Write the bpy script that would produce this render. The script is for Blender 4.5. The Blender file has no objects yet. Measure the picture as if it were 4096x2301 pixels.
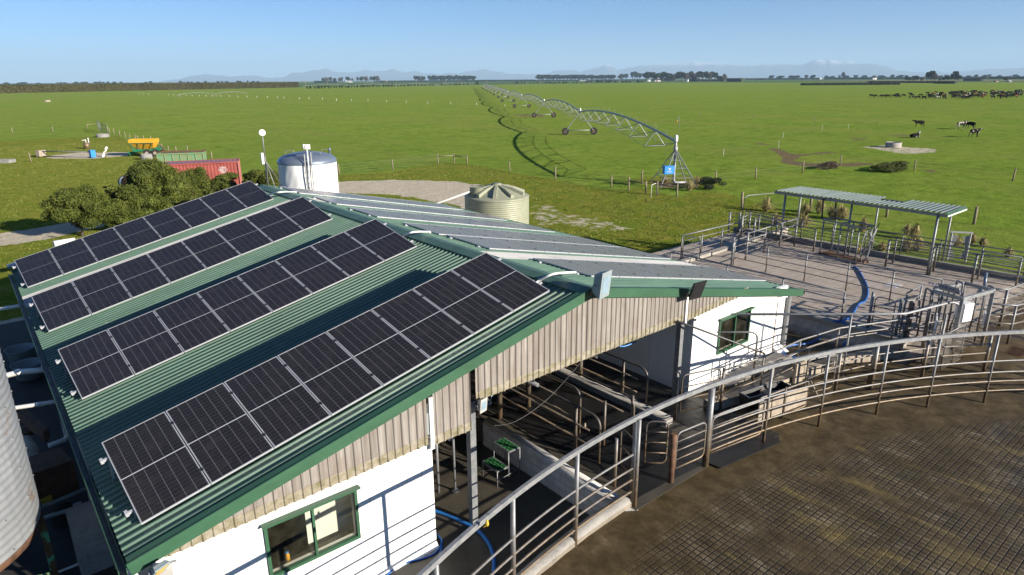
import bpy, math, random
import numpy as np
from mathutils import Vector, Matrix
R = math.radians
random.seed(7)
rng = np.random.default_rng(7)
scene = bpy.context.scene
col = scene.collection

# ------------------------------------------------------------------ camera (solved from the roof's regular panel grid)
FPX, PITCH, ROLL, YAW = 2638.203, R(17.52154), R(-0.412853), R(39.62999)
CAM = Vector((-1.1212, -10.8011, 9.5607))
_cy, _sy, _cp, _sp = math.cos(YAW), math.sin(YAW), math.cos(PITCH), math.sin(PITCH)
FWD = Vector((_sy * _cp, _cy * _cp, -_sp))
_R = Vector((_cy, -_sy, 0.0)); _U = _R.cross(FWD)
RT = math.cos(ROLL) * _R + math.sin(ROLL) * _U
UP = -math.sin(ROLL) * _R + math.cos(ROLL) * _U
cam_d = bpy.data.cameras.new('camera'); cam_o = bpy.data.objects.new('camera', cam_d); col.objects.link(cam_o)
cam_d.sensor_width = 36; cam_d.lens = FPX / 4096 * 36; cam_d.clip_start = 0.1; cam_d.clip_end = 60000
M = Matrix((RT, UP, -FWD)).transposed().to_4x4(); M.translation = CAM
cam_o.matrix_world = M
scene.camera = cam_o

def ray(p):
    return (FWD * FPX + RT * (p[0] - 2048) - UP * (p[1] - 1150.5)).normalized()
def at(p, z=0.0):                      # where the surveyed sight line meets the level z
    d = ray(p); return CAM + d * ((z - CAM.z) / d.z)
def aty(p, y):
    d = ray(p); return CAM + d * ((y - CAM.y) / d.y)
def atx(p, x):
    d = ray(p); return CAM + d * ((x - CAM.x) / d.x)
def far(px, D, z=0.0):                 # ground point in that direction at horizontal distance D
    d = ray((px, 313.0)); h = Vector((d.x, d.y)).normalized(); return Vector((CAM.x + h.x * D, CAM.y + h.y * D, z))
def crop(x0, y0, s):
    return lambda x, y: (x0 + x * s, y0 + y * s)
q1 = crop(0, 200, .53069); q2 = crop(1366, 200, .53069); q3 = crop(2730, 200, .53069)
r5 = crop(1366, 868, .53069); r6 = crop(2730, 868, .53069); r7 = crop(0, 1533, .53069); r8 = crop(1366, 1533, .53069)
c1 = crop(2650, 700, .29115); c2 = crop(3346, 800, .29115); c3 = crop(3346, 1100, .29115); c4 = crop(2550, 1250, .33)
c5 = crop(1850, 1350, .33); c6 = crop(1700, 1700, .29115); c7 = crop(3000, 1130, .42547); k3 = crop(100, 480, .34938)
ir = crop(2100, 380, .29115)

def ordn(n):
    words = ['', 'first', 'second', 'third', 'fourth', 'fifth', 'sixth', 'seventh', 'eighth', 'ninth', 'tenth', 'eleventh', 'twelfth']
    if n < len(words): return words[n]
    return str(n) + ('th' if 10 <= n % 100 <= 20 else {1: 'st', 2: 'nd', 3: 'rd'}.get(n % 10, 'th'))

# ------------------------------------------------------------------ object helpers
WL = {}
def tag(o, label=None, cat=None, group=None, kind=None):
    if label: o['label'] = label
    if cat: o['category'] = cat
    if group: o['group'] = group
    if kind: o['kind'] = kind
    return o
def thing(name, loc, label, cat, group=None):
    o = bpy.data.objects.new(name, None); col.objects.link(o); o.location = loc; o.empty_display_size = .2
    WL[o.name] = Vector(loc); return tag(o, label, cat, group)

class MB:
    def __init__(s): s.v = []; s.f = []; s.mi = []; s.sm = []
    def add(s, vs, fs, m=0, smooth=False):
        b = len(s.v); s.v.extend([tuple(p) for p in vs])
        for f in fs: s.f.append(tuple(i + b for i in f)); s.mi.append(m); s.sm.append(smooth)
    def quad(s, a, b, c, d, m=0): s.add([a, b, c, d], [(0, 1, 2, 3)], m)
    def box(s, c, size, rz=0.0, m=0, axes=None):
        hx, hy, hz = size[0] / 2, size[1] / 2, size[2] / 2
        if axes is None:
            cz, sz = math.cos(rz), math.sin(rz); axes = (Vector((cz, sz, 0)), Vector((-sz, cz, 0)), Vector((0, 0, 1)))
        c = Vector(c); vs = []
        for k in (-1, 1):
            for a, b in ((-1, -1), (1, -1), (1, 1), (-1, 1)):
                vs.append(c + axes[0] * hx * a + axes[1] * hy * b + axes[2] * hz * k)
        s.add(vs, [(3, 2, 1, 0), (4, 5, 6, 7), (0, 1, 5, 4), (1, 2, 6, 5), (2, 3, 7, 6), (3, 0, 4, 7)], m)
    def bar(s, a, b, w, h, m=0, up=Vector((0, 0, 1))):
        a = Vector(a); b = Vector(b); d = b - a
        if d.length < 1e-6: return
        x = d.normalized(); y = up.cross(x)
        if y.length < 1e-3: y = Vector((0, 1, 0)).cross(x)
        y.normalize(); z = x.cross(y)
        s.box((a + b) / 2, (d.length, w, h), m=m, axes=(x, y, z))
    def tube(s, pts, r, seg=8, m=0, caps=True, closed=False):
        pts = [Vector(p) for p in pts]; n = len(pts)
        rs = r if isinstance(r, (list, tuple)) else [r] * n
        vs = []; prev = None
        for i in range(n):
            if closed: d = pts[(i + 1) % n] - pts[i - 1]
            elif i == 0: d = pts[1] - pts[0]
            elif i == n - 1: d = pts[-1] - pts[-2]
            else: d = (pts[i + 1] - pts[i]).normalized() + (pts[i] - pts[i - 1]).normalized()
            if d.length < 1e-9: d = Vector((0, 0, 1))
            d.normalize()
            if prev is None:
                a = Vector((0, 0, 1)) if abs(d.z) < .9 else Vector((1, 0, 0))
                x = a.cross(d).normalized()
            else:
                x = (prev - d * prev.dot(d))
                x = x.normalized() if x.length > 1e-6 else Vector((1, 0, 0)).cross(d).normalized()
            prev = x; y = d.cross(x)
            for k in range(seg):
                t = 2 * math.pi * k / seg; vs.append(pts[i] + (x * math.cos(t) + y * math.sin(t)) * rs[i])
        fs = []
        for i in range(n if closed else n - 1):
            j = (i + 1) % n
            for k in range(seg):
                l = (k + 1) % seg; fs.append((i * seg + k, i * seg + l, j * seg + l, j * seg + k))
        s.add(vs, fs, m, True)
        if caps and not closed:
            b = len(s.v) - len(vs)
            s.f.append(tuple(b + k for k in reversed(range(seg)))); s.mi.append(m); s.sm.append(False)
            s.f.append(tuple(b + (n - 1) * seg + k for k in range(seg))); s.mi.append(m); s.sm.append(False)
    def lathe(s, prof, c, seg=32, m=0, smooth=True, wob=None):
        vs = []; c = Vector(c)
        for i, (r, z) in enumerate(prof):
            for k in range(seg):
                t = 2 * math.pi * k / seg; rr = r * (1 + (wob(t, z) if wob else 0))
                vs.append(c + Vector((rr * math.cos(t), rr * math.sin(t), z)))
        fs = []
        for i in range(len(prof) - 1):
            for k in range(seg):
                l = (k + 1) % seg; fs.append((i * seg + k, i * seg + l, (i + 1) * seg + l, (i + 1) * seg + k))
        s.add(vs, fs, m, smooth)
    def prism(s, poly, z0, z1, m=0):
        n = len(poly); vs = [(p[0], p[1], z0) for p in poly] + [(p[0], p[1], z1) for p in poly]
        area = sum(poly[i][0] * poly[(i + 1) % n][1] - poly[(i + 1) % n][0] * poly[i][1] for i in range(n))
        if area < 0: vs = vs[:n][::-1] + vs[n:][::-1]
        s.add(vs, [tuple(reversed(range(n))), tuple(range(n, 2 * n))] + [(i, (i + 1) % n, n + (i + 1) % n, n + i) for i in range(n)], m)
    def build(s, name, mats, parent=None, label=None, cat=None, group=None, kind=None):
        me = bpy.data.meshes.new(name)
        off = WL.get(parent.name, Vector((0, 0, 0))) if parent else Vector((0, 0, 0))
        arr = np.array(s.v, dtype=np.float64) if s.v else np.zeros((0, 3))
        if len(arr): arr = arr - np.array(off)
        me.from_pydata(arr.tolist(), [], s.f)
        if not isinstance(mats, (list, tuple)): mats = [mats]
        for mt in mats: me.materials.append(mt)
        if s.mi:
            me.polygons.foreach_set('material_index', s.mi); me.polygons.foreach_set('use_smooth', s.sm)
        me.update()
        o = bpy.data.objects.new(name, me); col.objects.link(o)
        if parent: o.parent = parent
        WL[o.name] = off
        return tag(o, label, cat, group, kind)
def copy_tree(o, parent=None):
    c = o.copy(); col.objects.link(c); c.parent = parent
    for ch in o.children: copy_tree(ch, c)
    return c
def rounded(pts, r, n=5):              # polyline with rounded inner corners
    pts = [Vector(p) for p in pts]; out = [pts[0]]
    for i in range(1, len(pts) - 1):
        a = (pts[i - 1] - pts[i]); b = (pts[i + 1] - pts[i]); rr = min(r, a.length / 2, b.length / 2)
        a = pts[i] + a.normalized() * rr; b = pts[i] + b.normalized() * rr
        for k in range(n + 1):
            t = k / n; out.append(a * (1 - t) ** 2 + pts[i] * 2 * t * (1 - t) + b * t * t)
    out.append(pts[-1]); return out
def smoothline(pts, n=6):
    pts = [Vector(p) for p in pts]; out = []
    for i in range(len(pts) - 1):
        p0 = pts[max(i - 1, 0)]; p1 = pts[i]; p2 = pts[i + 1]; p3 = pts[min(i + 2, len(pts) - 1)]
        for k in range(n):
            t = k / n
            out.append(.5 * ((2 * p1) + (p2 - p0) * t + (2 * p0 - 5 * p1 + 4 * p2 - p3) * t * t + (3 * p1 - p0 - 3 * p2 + p3) * t ** 3))
    out.append(pts[-1]); return out

# ------------------------------------------------------------------ materials
def lin(r, g, b):
    f = lambda c: (c / 12.92 if c <= .04045 else ((c + .055) / 1.055) ** 2.4)
    return (f(r / 255), f(g / 255), f(b / 255), 1)
class NT:
    def __init__(s, name):
        s.m = bpy.data.materials.new(name); s.m.use_nodes = True; s.t = s.m.node_tree; s.n = s.t.nodes; s.b = s.n['Principled BSDF']
        s.tc = None
    def node(s, typ, **kw):
        n = s.n.new(typ)
        for k, v in kw.items():
            if k.startswith('i_'): n.inputs[k[2:].replace('_', ' ')].default_value = v
            else: setattr(n, k, v)
        return n
    def link(s, a, b): s.t.links.new(a, b)
    def coord(s, kind='Object'):
        if s.tc is None: s.tc = s.n.new('ShaderNodeTexCoord')
        return s.tc.outputs[kind]
    def pos(s):
        return s.n.new('ShaderNodeNewGeometry').outputs['Position']
    def mapping(s, vec, scale=(1, 1, 1), loc=(0, 0, 0), rot=(0, 0, 0)):
        m = s.n.new('ShaderNodeMapping'); s.link(vec, m.inputs['Vector'])
        m.inputs['Scale'].default_value = scale; m.inputs['Location'].default_value = loc; m.inputs['Rotation'].default_value = rot
        return m.outputs[0]
    def noise(s, vec, scale, detail=4, rough=.6, dist=0.0):
        n = s.n.new('ShaderNodeTexNoise'); s.link(vec, n.inputs['Vector'])
        n.inputs['Scale'].default_value = scale; n.inputs['Detail'].default_value = detail; n.inputs['Roughness'].default_value = rough
        n.inputs['Distortion'].default_value = dist
        return n.outputs['Fac']
    def ramp(s, fac, stops, interp='LINEAR'):
        r = s.n.new('ShaderNodeValToRGB'); r.color_ramp.interpolation = interp; s.link(fac, r.inputs[0])
        e = r.color_ramp.elements
        while len(e) < len(stops): e.new(.5)
        for i, (p, c) in enumerate(stops):
            e[i].position = p; e[i].color = c if isinstance(c, tuple) else (c, c, c, 1)
        return r.outputs[0]
    def mix(s, fac, a, b, mode='MIX'):
        m = s.n.new('ShaderNodeMix'); m.data_type = 'RGBA'; m.blend_type = mode
        for v, i in ((fac, 0), (a, 6), (b, 7)):
            if isinstance(v, (int, float)): m.inputs[i].default_value = v
            elif isinstance(v, tuple): m.inputs[i].default_value = v
            else: s.link(v, m.inputs[i])
        return m.outputs[2]
    def math(s, op, a, b=None, clamp=False):
        m = s.n.new('ShaderNodeMath'); m.operation = op; m.use_clamp = clamp
        for v, i in ((a, 0), (b, 1)):
            if v is None: continue
            if isinstance(v, (int, float)): m.inputs[i].default_value = v
            else: s.link(v, m.inputs[i])
        return m.outputs[0]
    def attr(s, name):
        a = s.n.new('ShaderNodeAttribute'); a.attribute_name = name; return a.outputs['Fac']
    def sep(s, vec):
        x = s.n.new('ShaderNodeSeparateXYZ'); s.link(vec, x.inputs[0]); return x.outputs
    def base(s, c):
        if isinstance(c, tuple): s.b.inputs['Base Color'].default_value = c
        else: s.link(c, s.b.inputs['Base Color'])
    def rough(s, c):
        if isinstance(c, (int, float)): s.b.inputs['Roughness'].default_value = c
        else: s.link(c, s.b.inputs['Roughness'])
    def set(s, **k):
        for a, v in k.items(): s.b.inputs[a.replace('_', ' ')].default_value = v
    def bump(s, h, strength=.3, dist=.02):
        b = s.n.new('ShaderNodeBump'); b.inputs['Strength'].default_value = strength; b.inputs['Distance'].default_value = dist
        s.link(h, b.inputs['Height']); s.link(b.outputs[0], s.b.inputs['Normal'])
def simple(name, c, rough=.6, metal=0.0, var=.25, scale=3.0, bump=0.0, spec=.5):
    n = NT(name); p = n.pos(); f = n.noise(p, scale, 6, .65)
    lo = tuple(x * (1 - var) for x in c[:3]) + (1,); hi = tuple(min(1, x * (1 + var * .6)) for x in c[:3]) + (1,)
    n.base(n.ramp(f, [(.3, lo), (.7, hi)])); n.set(Metallic=metal); n.set(Specular_IOR_Level=spec)
    n.rough(n.ramp(n.noise(p, scale * 3, 3), [(.3, max(rough - .1, .05)), (.7, min(1, rough + .1))]))
    if bump: n.bump(f, bump, .02)
    return n.m

def m_grass():
    n = NT('pasture grass'); p = n.pos()
    dist = n.node('ShaderNodeVectorMath', operation='DISTANCE'); n.link(p, dist.inputs[0]); dist.inputs[1].default_value = tuple(CAM)
    big = n.noise(p, .012, 3, .5); med = n.noise(p, .09, 7, .7); fine = n.noise(n.mapping(p, (1, 1, 1)), .55, 9, .8); tuft = n.noise(p, 2.6, 6, .7)
    g = n.ramp(fine, [(.3, (.05, .088, .010, 1)), (.42, (.12, .205, .018, 1)), (.54, (.19, .305, .032, 1)), (.72, (.33, .42, .07, 1))])
    g = n.mix(n.ramp(med, [(.4, 0.0), (.65, .5)]), g, (.30, .37, .06, 1))
    g = n.mix(n.ramp(n.noise(n.mapping(p, (1, .22, 1), rot=(0, 0, R(37))), .06, 5, .6), [(.5, 0.0), (.6, .28)]), g, (.27, .27, .07, 1))
    g = n.mix(n.ramp(n.noise(p, .22, 6, .75), [(.6, 0.0), (.68, .5)]), g, (.04, .10, .004, 1))
    g = n.mix(n.ramp(big, [(.4, 0.0), (.7, .4)]), g, (.17, .26, .035, 1))
    # rank grass round the buildings: olive, brown seed heads
    rough = n.ramp(n.math('ADD', n.attr('rank'), n.math('MULTIPLY', n.math('SUBTRACT', med, .5), .9)), [(.35, 0.0), (.65, 1.0)])
    rg = n.ramp(n.math('ADD', n.math('MULTIPLY', fine, .6), n.math('MULTIPLY', tuft, .4)), [(.3, (.06, .085, .006, 1)), (.42, (.14, .18, .014, 1)), (.52, (.24, .25, .03, 1)), (.64, (.34, .29, .075, 1)), (.8, (.42, .34, .14, 1))])
    rg = n.mix(n.ramp(n.noise(p, .35, 5, .6), [(.45, 0.0), (.62, .75)]), rg, (.13, .21, .015, 1))
    c = n.mix(rough, g, rg)
    # worn earth and gravel
    gn = n.noise(p, 1.1, 8, .7); gv = n.noise(p, 14, 3, .6)
    gm = n.ramp(n.math('ADD', n.attr('gravel'), n.math('MULTIPLY', n.math('SUBTRACT', gn, .5), 1.1)), [(.44, 0.0), (.56, 1.0)])
    gc = n.ramp(gv, [(.3, (.42, .35, .27, 1)), (.5, (.74, .64, .50, 1)), (.75, (.95, .86, .72, 1))])
    tr = n.noise(n.mapping(p, (.25, 2.2, 1), rot=(0, 0, R(-18))), 1.0, 3)
    gc = n.mix(n.ramp(tr, [(.4, 0.0), (.6, .45)]), gc, (.52, .44, .34, 1))
    c = n.mix(gm, c, gc)
    dm = n.ramp(n.math('ADD', n.attr('mud'), n.math('MULTIPLY', n.math('SUBTRACT', gn, .5), 1.3)), [(.42, 0.0), (.6, 1.0)])
    c = n.mix(dm, c, n.ramp(tuft, [(.3, (.11, .075, .045, 1)), (.7, (.27, .2, .13, 1))]))
    n.base(c); n.rough(1.0); n.set(Specular_IOR_Level=.0); n.set(Sheen_Weight=.035); n.set(Sheen_Roughness=.5); n.b.inputs['Sheen Tint'].default_value = (.75, .85, .35, 1)
    h = n.math('ADD', n.math('MULTIPLY', fine, 1.0), n.math('MULTIPLY', tuft, .35))
    n.bump(h, .9, .22)
    return n.m
def m_farland():
    n = NT('distant farmland'); p = n.pos()
    v = n.node('ShaderNodeTexVoronoi'); v.inputs['Scale'].default_value = .0016; v.inputs['Randomness'].default_value = .8
    n.link(n.mapping(p, (1, .45, 1), rot=(0, 0, R(-38))), v.inputs['Vector'])
    c = n.ramp(n.sep(v.outputs['Color'])[0], [(.0, (.09, .17, .025, 1)), (.35, (.12, .2, .03, 1)), (.55, (.24, .21, .1, 1)), (.75, (.1, .17, .03, 1)), (1.0, (.3, .24, .13, 1))], 'CONSTANT')
    n.base(n.mix(n.ramp(n.noise(p, .02, 4), [(.4, 0.0), (.7, .4)]), c, (.08, .13, .02, 1))); n.rough(.95); n.set(Specular_IOR_Level=.1)
    return n.m
def m_roof(name, cg, spots=.5):
    n = NT(name); p = n.pos()
    dirt = n.noise(n.mapping(p, (.35, 1.6, 1)), 1.2, 7, .7); fine = n.noise(p, 22, 3)
    c = n.ramp(dirt, [(.3, tuple(x * .72 for x in cg[:3]) + (1,)), (.55, cg), (.8, tuple(min(1, x * 1.18 + .01) for x in cg[:3]) + (1,))])
    sp = n.ramp(n.noise(p, 9, 2, .4), [(.74, 0.0), (.78, spots)])
    c = n.mix(sp, c, (.42, .4, .33, 1))
    n.base(c); n.rough(n.ramp(fine, [(.3, .38), (.7, .55)])); n.set(Specular_IOR_Level=.5)
    return n.m
def m_clad():
    n = NT('weathered translucent sheeting'); p = n.pos()
    st = n.noise(n.mapping(p, (9, 1, .35)), 1.0, 6, .7); bl = n.noise(n.mapping(p, (2.2, 1, 1.2)), 1.3, 6, .7); z = n.sep(p)[2]
    c = n.ramp(st, [(.25, (.15, .13, .115, 1)), (.45, (.26, .23, .205, 1)), (.6, (.36, .33, .30, 1)), (.8, (.55, .52, .48, 1))])
    c = n.mix(n.ramp(bl, [(.5, 0.0), (.7, .5)]), c, (.2, .15, .11, 1))
    n.base(c); n.rough(.5); n.set(Specular_IOR_Level=.4)
    return n.m
def m_algae():
    n = NT('algae stained sheet edge'); p = n.pos()
    b = n.noise(n.mapping(p, (5, 1, 6)), 1.0, 5, .7)
    n.base(n.ramp(b, [(.3, (.15, .13, .06, 1)), (.45, (.26, .23, .15, 1)), (.6, (.36, .32, .25, 1)), (.8, (.5, .46, .38, 1))])); n.rough(.6)
    return n.m
def m_white(name, v=.8, stain=.12):
    n = NT(name); p = n.pos(); f = n.noise(n.mapping(p, (1.5, 1.5, .4)), 1.5, 6, .7)
    n.base(n.ramp(f, [(.3, (v * (1 - stain), v * (1 - stain) * .985, v * (1 - stain) * .95, 1)), (.6, (v, v * .99, v * .965, 1))])); n.rough(.45); n.set(Specular_IOR_Level=.35)
    return n.m
def m_steel(name='galvanised pipe', mud=True, c=.27):
    n = NT(name); p = n.pos(); f = n.noise(p, 7, 6, .7); z = n.sep(p)[2]
    g = n.ramp(f, [(.25, (c * .62, c * .66, c * .72, 1)), (.55, (c, c * 1.03, c * 1.06, 1)), (.8, (c * 1.4, c * 1.42, c * 1.42, 1))])
    if mud:
        k = n.math('ADD', z, n.math('MULTIPLY', n.math('SUBTRACT', n.noise(p, 3.2, 5, .7), .5), 2.2))
        mk = n.ramp(n.math('MULTIPLY', k, .25), [(.22, 1.0), (.55, 0.0)])
        g = n.mix(mk, g, n.ramp(f, [(.3, (.12, .075, .04, 1)), (.7, (.34, .25, .15, 1))]))
    n.base(g); n.set(Metallic=.35); n.rough(.5)
    return n.m
def m_yard():
    n = NT('wet grooved yard concrete'); p = n.pos(); s = n.sep(p)
    big = n.noise(p, .45, 6, .65, .6); med = n.noise(p, 2.4, 7, .72); fine = n.noise(p, 26, 4, .65)
    c = n.ramp(med, [(.25, (.034, .022, .007, 1)), (.45, (.072, .049, .018, 1)), (.62, (.125, .09, .042, 1)), (.8, (.24, .19, .115, 1))])
    # grooves, 100 mm squares cast into the slab; filled with slurry where the muck lies thick
    def groove(a):
        t = n.math('ABSOLUTE', n.math('SUBTRACT', n.math('FRACT', n.math('MULTIPLY', a, 7.3)), .5))
        return n.ramp(t, [(.05, 1.0), (.13, 0.0)])
    wob = n.math('MULTIPLY', n.math('SUBTRACT', big, .5), .02)
    gx = groove(n.math('ADD', s[0], wob)); gy = groove(n.math('ADD', s[1], wob)); gr = n.math('MAXIMUM', gx, gy)
    clean = n.ramp(n.noise(n.mapping(p, (1.0, .5, 1), rot=(0, 0, R(8))), .75, 7, .7), [(.38, .12), (.52, 1.0)])
    grooved = n.attr('grooved')
    gm = n.math('MULTIPLY', n.math('MULTIPLY', gr, clean), grooved)
    c = n.mix(n.math('MULTIPLY', n.math('MULTIPLY', clean, grooved), .55), c, n.ramp(n.noise(n.mapping(p, (1.1, .6, 1)), 1.6, 8, .75), [(.40, (.055, .039, .017, 1)), (.55, (.15, .118, .068, 1)), (.66, (.44, .37, .26, 1))]))
    c = n.mix(n.math('MULTIPLY', gm, .93), c, (.012, .009, .005, 1))
    # manure smeared in long tongues downhill
    mn = n.noise(n.mapping(p, (1.9, .42, 1), rot=(0, 0, R(4))), .8, 6, .62, .6)
    mm = n.math('MULTIPLY', n.ramp(mn, [(.55, 0.0), (.66, .85)]), n.math('MULTIPLY', grooved, n.ramp(big, [(.4, 0.0), (.52, 1.0)])))
    c = n.mix(mm, c, n.ramp(fine, [(.3, (.13, .095, .025, 1)), (.7, (.30, .23, .085, 1))]))
    th = n.ramp(n.noise(p, .7, 8, .75, .3), [(.52, 0.0), (.62, .8)])
    c = n.mix(n.math('MULTIPLY', th, grooved), c, n.ramp(fine, [(.3, (.022, .018, .006, 1)), (.7, (.085, .062, .02, 1))]))
    # drier grey concrete of the exit yard
    cr = n.noise(n.mapping(p, (.5, 5, 1), rot=(0, 0, R(20))), 1.4, 5, .6)
    dry = n.ramp(n.math('ADD', n.math('MULTIPLY', med, .5), n.math('MULTIPLY', cr, .5)), [(.3, (.34, .28, .225, 1)), (.5, (.48, .41, .345, 1)), (.7, (.64, .555, .475, 1))])
    dry = n.mix(n.ramp(n.noise(p, .5, 6, .7), [(.55, 0.0), (.72, .5)]), dry, (.27, .21, .13, 1))
    da = n.ramp(n.math('ADD', n.attr('dry'), n.math('MULTIPLY', n.math('SUBTRACT', med, .5), .8)), [(.3, 0.0), (.7, 1.0)])
    c = n.mix(da, c, dry)
    for (nx_, ny_, of_) in ((.807, -.59, 18.53),):
        dl = n.math('ABSOLUTE', n.math('ADD', n.math('SUBTRACT', n.math('ADD', n.math('MULTIPLY', s[0], nx_), n.math('MULTIPLY', s[1], ny_)), of_), n.math('MULTIPLY', n.math('SUBTRACT', med, .5), .12)))
        c = n.mix(n.math('MULTIPLY', n.math('MULTIPLY', n.math('LESS_THAN', dl, .018), .85), grooved), c, (.01, .007, .004, 1))
    n.base(c)
    wet = n.ramp(big, [(.35, .38), (.6, .8)]); n.set(Specular_IOR_Level=.3)
    rr = n.mix(da, wet, (.85, .85, .85, 1)); n.link(rr, n.b.inputs['Roughness'])
    h = n.math('SUBTRACT', n.math('ADD', n.math('MULTIPLY', fine, .35), n.math('MULTIPLY', med, .5)), n.math('MULTIPLY', gm, .9))
    n.bump(h, .8, .015)
    return n.m
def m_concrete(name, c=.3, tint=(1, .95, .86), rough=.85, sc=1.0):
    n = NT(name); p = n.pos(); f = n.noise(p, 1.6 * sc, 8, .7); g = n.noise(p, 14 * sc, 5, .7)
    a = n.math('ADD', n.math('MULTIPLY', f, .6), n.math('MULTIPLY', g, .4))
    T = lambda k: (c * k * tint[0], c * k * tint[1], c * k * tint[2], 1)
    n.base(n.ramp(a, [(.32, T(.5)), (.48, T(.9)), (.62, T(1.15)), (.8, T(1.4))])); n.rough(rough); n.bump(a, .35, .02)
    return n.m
def m_blockwall():
    n = NT('whitewashed block wall'); p = n.pos()
    br = n.node('ShaderNodeTexBrick'); n.link(n.mapping(p, (1, 1, 1), rot=(R(90), 0, R(90))), br.inputs['Vector'])
    s = n.sep(p); cmb = n.node('ShaderNodeCombineXYZ'); n.link(n.math('ADD', s[0], s[1]), cmb.inputs[0]); n.link(s[2], cmb.inputs[1]); n.link(cmb.outputs[0], br.inputs['Vector'])
    br.inputs['Scale'].default_value = 1.0; br.inputs['Brick Width'].default_value = .4; br.inputs['Row Height'].default_value = .2; br.inputs['Mortar Size'].default_value = .006
    br.inputs['Color1'].default_value = (.62, .6, .57, 1); br.inputs['Color2'].default_value = (.55, .53, .5, 1); br.inputs['Mortar'].default_value = (.2, .18, .15, 1)
    f = n.noise(p, 4, 7, .7)
    n.base(n.mix(n.ramp(f, [(.45, 0.0), (.75, .5)]), br.outputs[0], (.3, .25, .18, 1))); n.rough(.8); n.bump(br.outputs['Fac'], .3, -.01)
    return n.m
def m_cells():
    n = NT('solar cells under glass'); p = n.coord('Object'); s = n.sep(p)
    # 6 x 24 half cells inside a 1.134 x 2.34 m module
    x = n.math('MULTIPLY', n.math('SUBTRACT', s[0], .022), 6 / 1.09)
    half = n.math('ABSOLUTE', n.math('SUBTRACT', s[1], 1.17))
    y = n.math('MULTIPLY', n.math('SUBTRACT', half, .012), 12 / 1.132)
    def line(t, w):
        f = n.math('ABSOLUTE', n.math('SUBTRACT', n.math('FRACT', t), .5)); return n.math('GREATER_THAN', f, .5 - w)
    col_l = line(x, .028); row_l = line(y, .022); mid = n.math('LESS_THAN', half, .011)
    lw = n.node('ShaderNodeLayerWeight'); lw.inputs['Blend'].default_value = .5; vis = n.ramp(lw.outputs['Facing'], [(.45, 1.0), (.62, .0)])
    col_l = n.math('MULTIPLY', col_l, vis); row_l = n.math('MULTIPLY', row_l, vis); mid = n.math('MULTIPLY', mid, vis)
    c = n.ramp(n.noise(p, 1.3, 3), [(.3, (.018, .0155, .0165, 1)), (.7, (.023, .020, .021, 1))])
    oi = n.node('ShaderNodeObjectInfo')
    c = n.mix(n.math('MULTIPLY', oi.outputs['Random'], .3), c, (.022, .02, .025, 1))
    c = n.mix(n.math('MULTIPLY', row_l, .34), c, (.26, .26, .30, 1))
    c = n.mix(n.math('MULTIPLY', col_l, .3), c, (.38, .39, .44, 1))
    c = n.mix(mid, c, (.6, .62, .66, 1))
    dust = n.noise(n.pos(), 3.0, 7, .7)
    c = n.mix(n.ramp(dust, [(.5, 0.0), (.85, .05)]), c, (.4, .36, .3, 1))
    c = n.mix(n.ramp(lw.outputs['Facing'], [(.58, 0.0), (.82, .8)]), c, (.30, .275, .25, 1))  # grey dusty sky sheen at grazing view angles, mixed into the colour
    n.base(c); n.rough(.13); n.set(Specular_IOR_Level=.5); n.set(IOR=1.45)
    n.rough(n.ramp(dust, [(.3, .22), (.7, .34)])); n.set(Coat_Weight=.0)
    return n.m
def m_foliage(name, lo, mid, hi):
    n = NT(name); p = n.pos(); f = n.noise(p, 1.6, 5, .65); oi = n.node('ShaderNodeObjectInfo')
    g = n.noise(p, 11, 2)
    n.base(n.ramp(n.math('ADD', n.math('MULTIPLY', f, .55), n.math('MULTIPLY', g, .45)), [(.3, lo), (.5, mid), (.7, hi)])); n.rough(.65); n.set(Specular_IOR_Level=.25)
    return n.m
def m_mount():
    n = NT('far mountain range'); p = n.pos(); z = n.sep(p)[2]
    f = n.noise(n.mapping(p, (1, 1, 1.6)), .0014, 9, .75)
    k = n.math('ADD', n.math('MULTIPLY', z, 1 / 640), n.math('MULTIPLY', n.math('SUBTRACT', f, .5), .7))
    c = n.ramp(f, [(.35, (.07, .09, .075, 1)), (.65, (.16, .15, .11, 1))])
    n.base(n.mix(n.ramp(k, [(.58, 0.0), (.78, 1.0)]), c, (.82, .83, .86, 1))); n.rough(.95); n.bump(f, 1.0, 120)
    return n.m
def m_cow(name, kind):
    n = NT(name); p = n.coord('Object'); oi = n.node('ShaderNodeObjectInfo')
    off = n.node('ShaderNodeVectorMath', operation='ADD'); cm = n.node('ShaderNodeCombineXYZ'); n.link(n.math('MULTIPLY', oi.outputs['Random'], 57), cm.inputs[0])
    n.link(p, off.inputs[0]); n.link(cm.outputs[0], off.inputs[1])
    f = n.noise(off.outputs[0], 1.5, 1.5, .4, .3)
    if kind == 'pied': n.base(n.ramp(f, [(.56, (.012, .011, .012, 1)), (.59, (.6, .57, .5, 1))]))
    elif kind == 'black': n.base(n.ramp(f, [(.68, (.013, .012, .012, 1)), (.71, (.6, .58, .52, 1))]))
    elif kind == 'pale': n.base(n.ramp(f, [(.44, (.02, .018, .018, 1)), (.48, (.6, .56, .48, 1))]))
    else: n.base(n.ramp(f, [(.4, (.16, .06, .025, 1)), (.7, (.3, .13, .05, 1))]))
    n.rough(.8); n.set(Specular_IOR_Level=.08); return n.m
def m_glass(name, c):
    n = NT(name); n.base(c); n.rough(.06); n.set(Specular_IOR_Level=.6)
    n.base(n.ramp(n.noise(n.pos(), 2.2, 6, .7), [(.4, c), (.75, tuple(x * 1.6 + .01 for x in c[:3]) + (1,))]))
    return n.m
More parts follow.
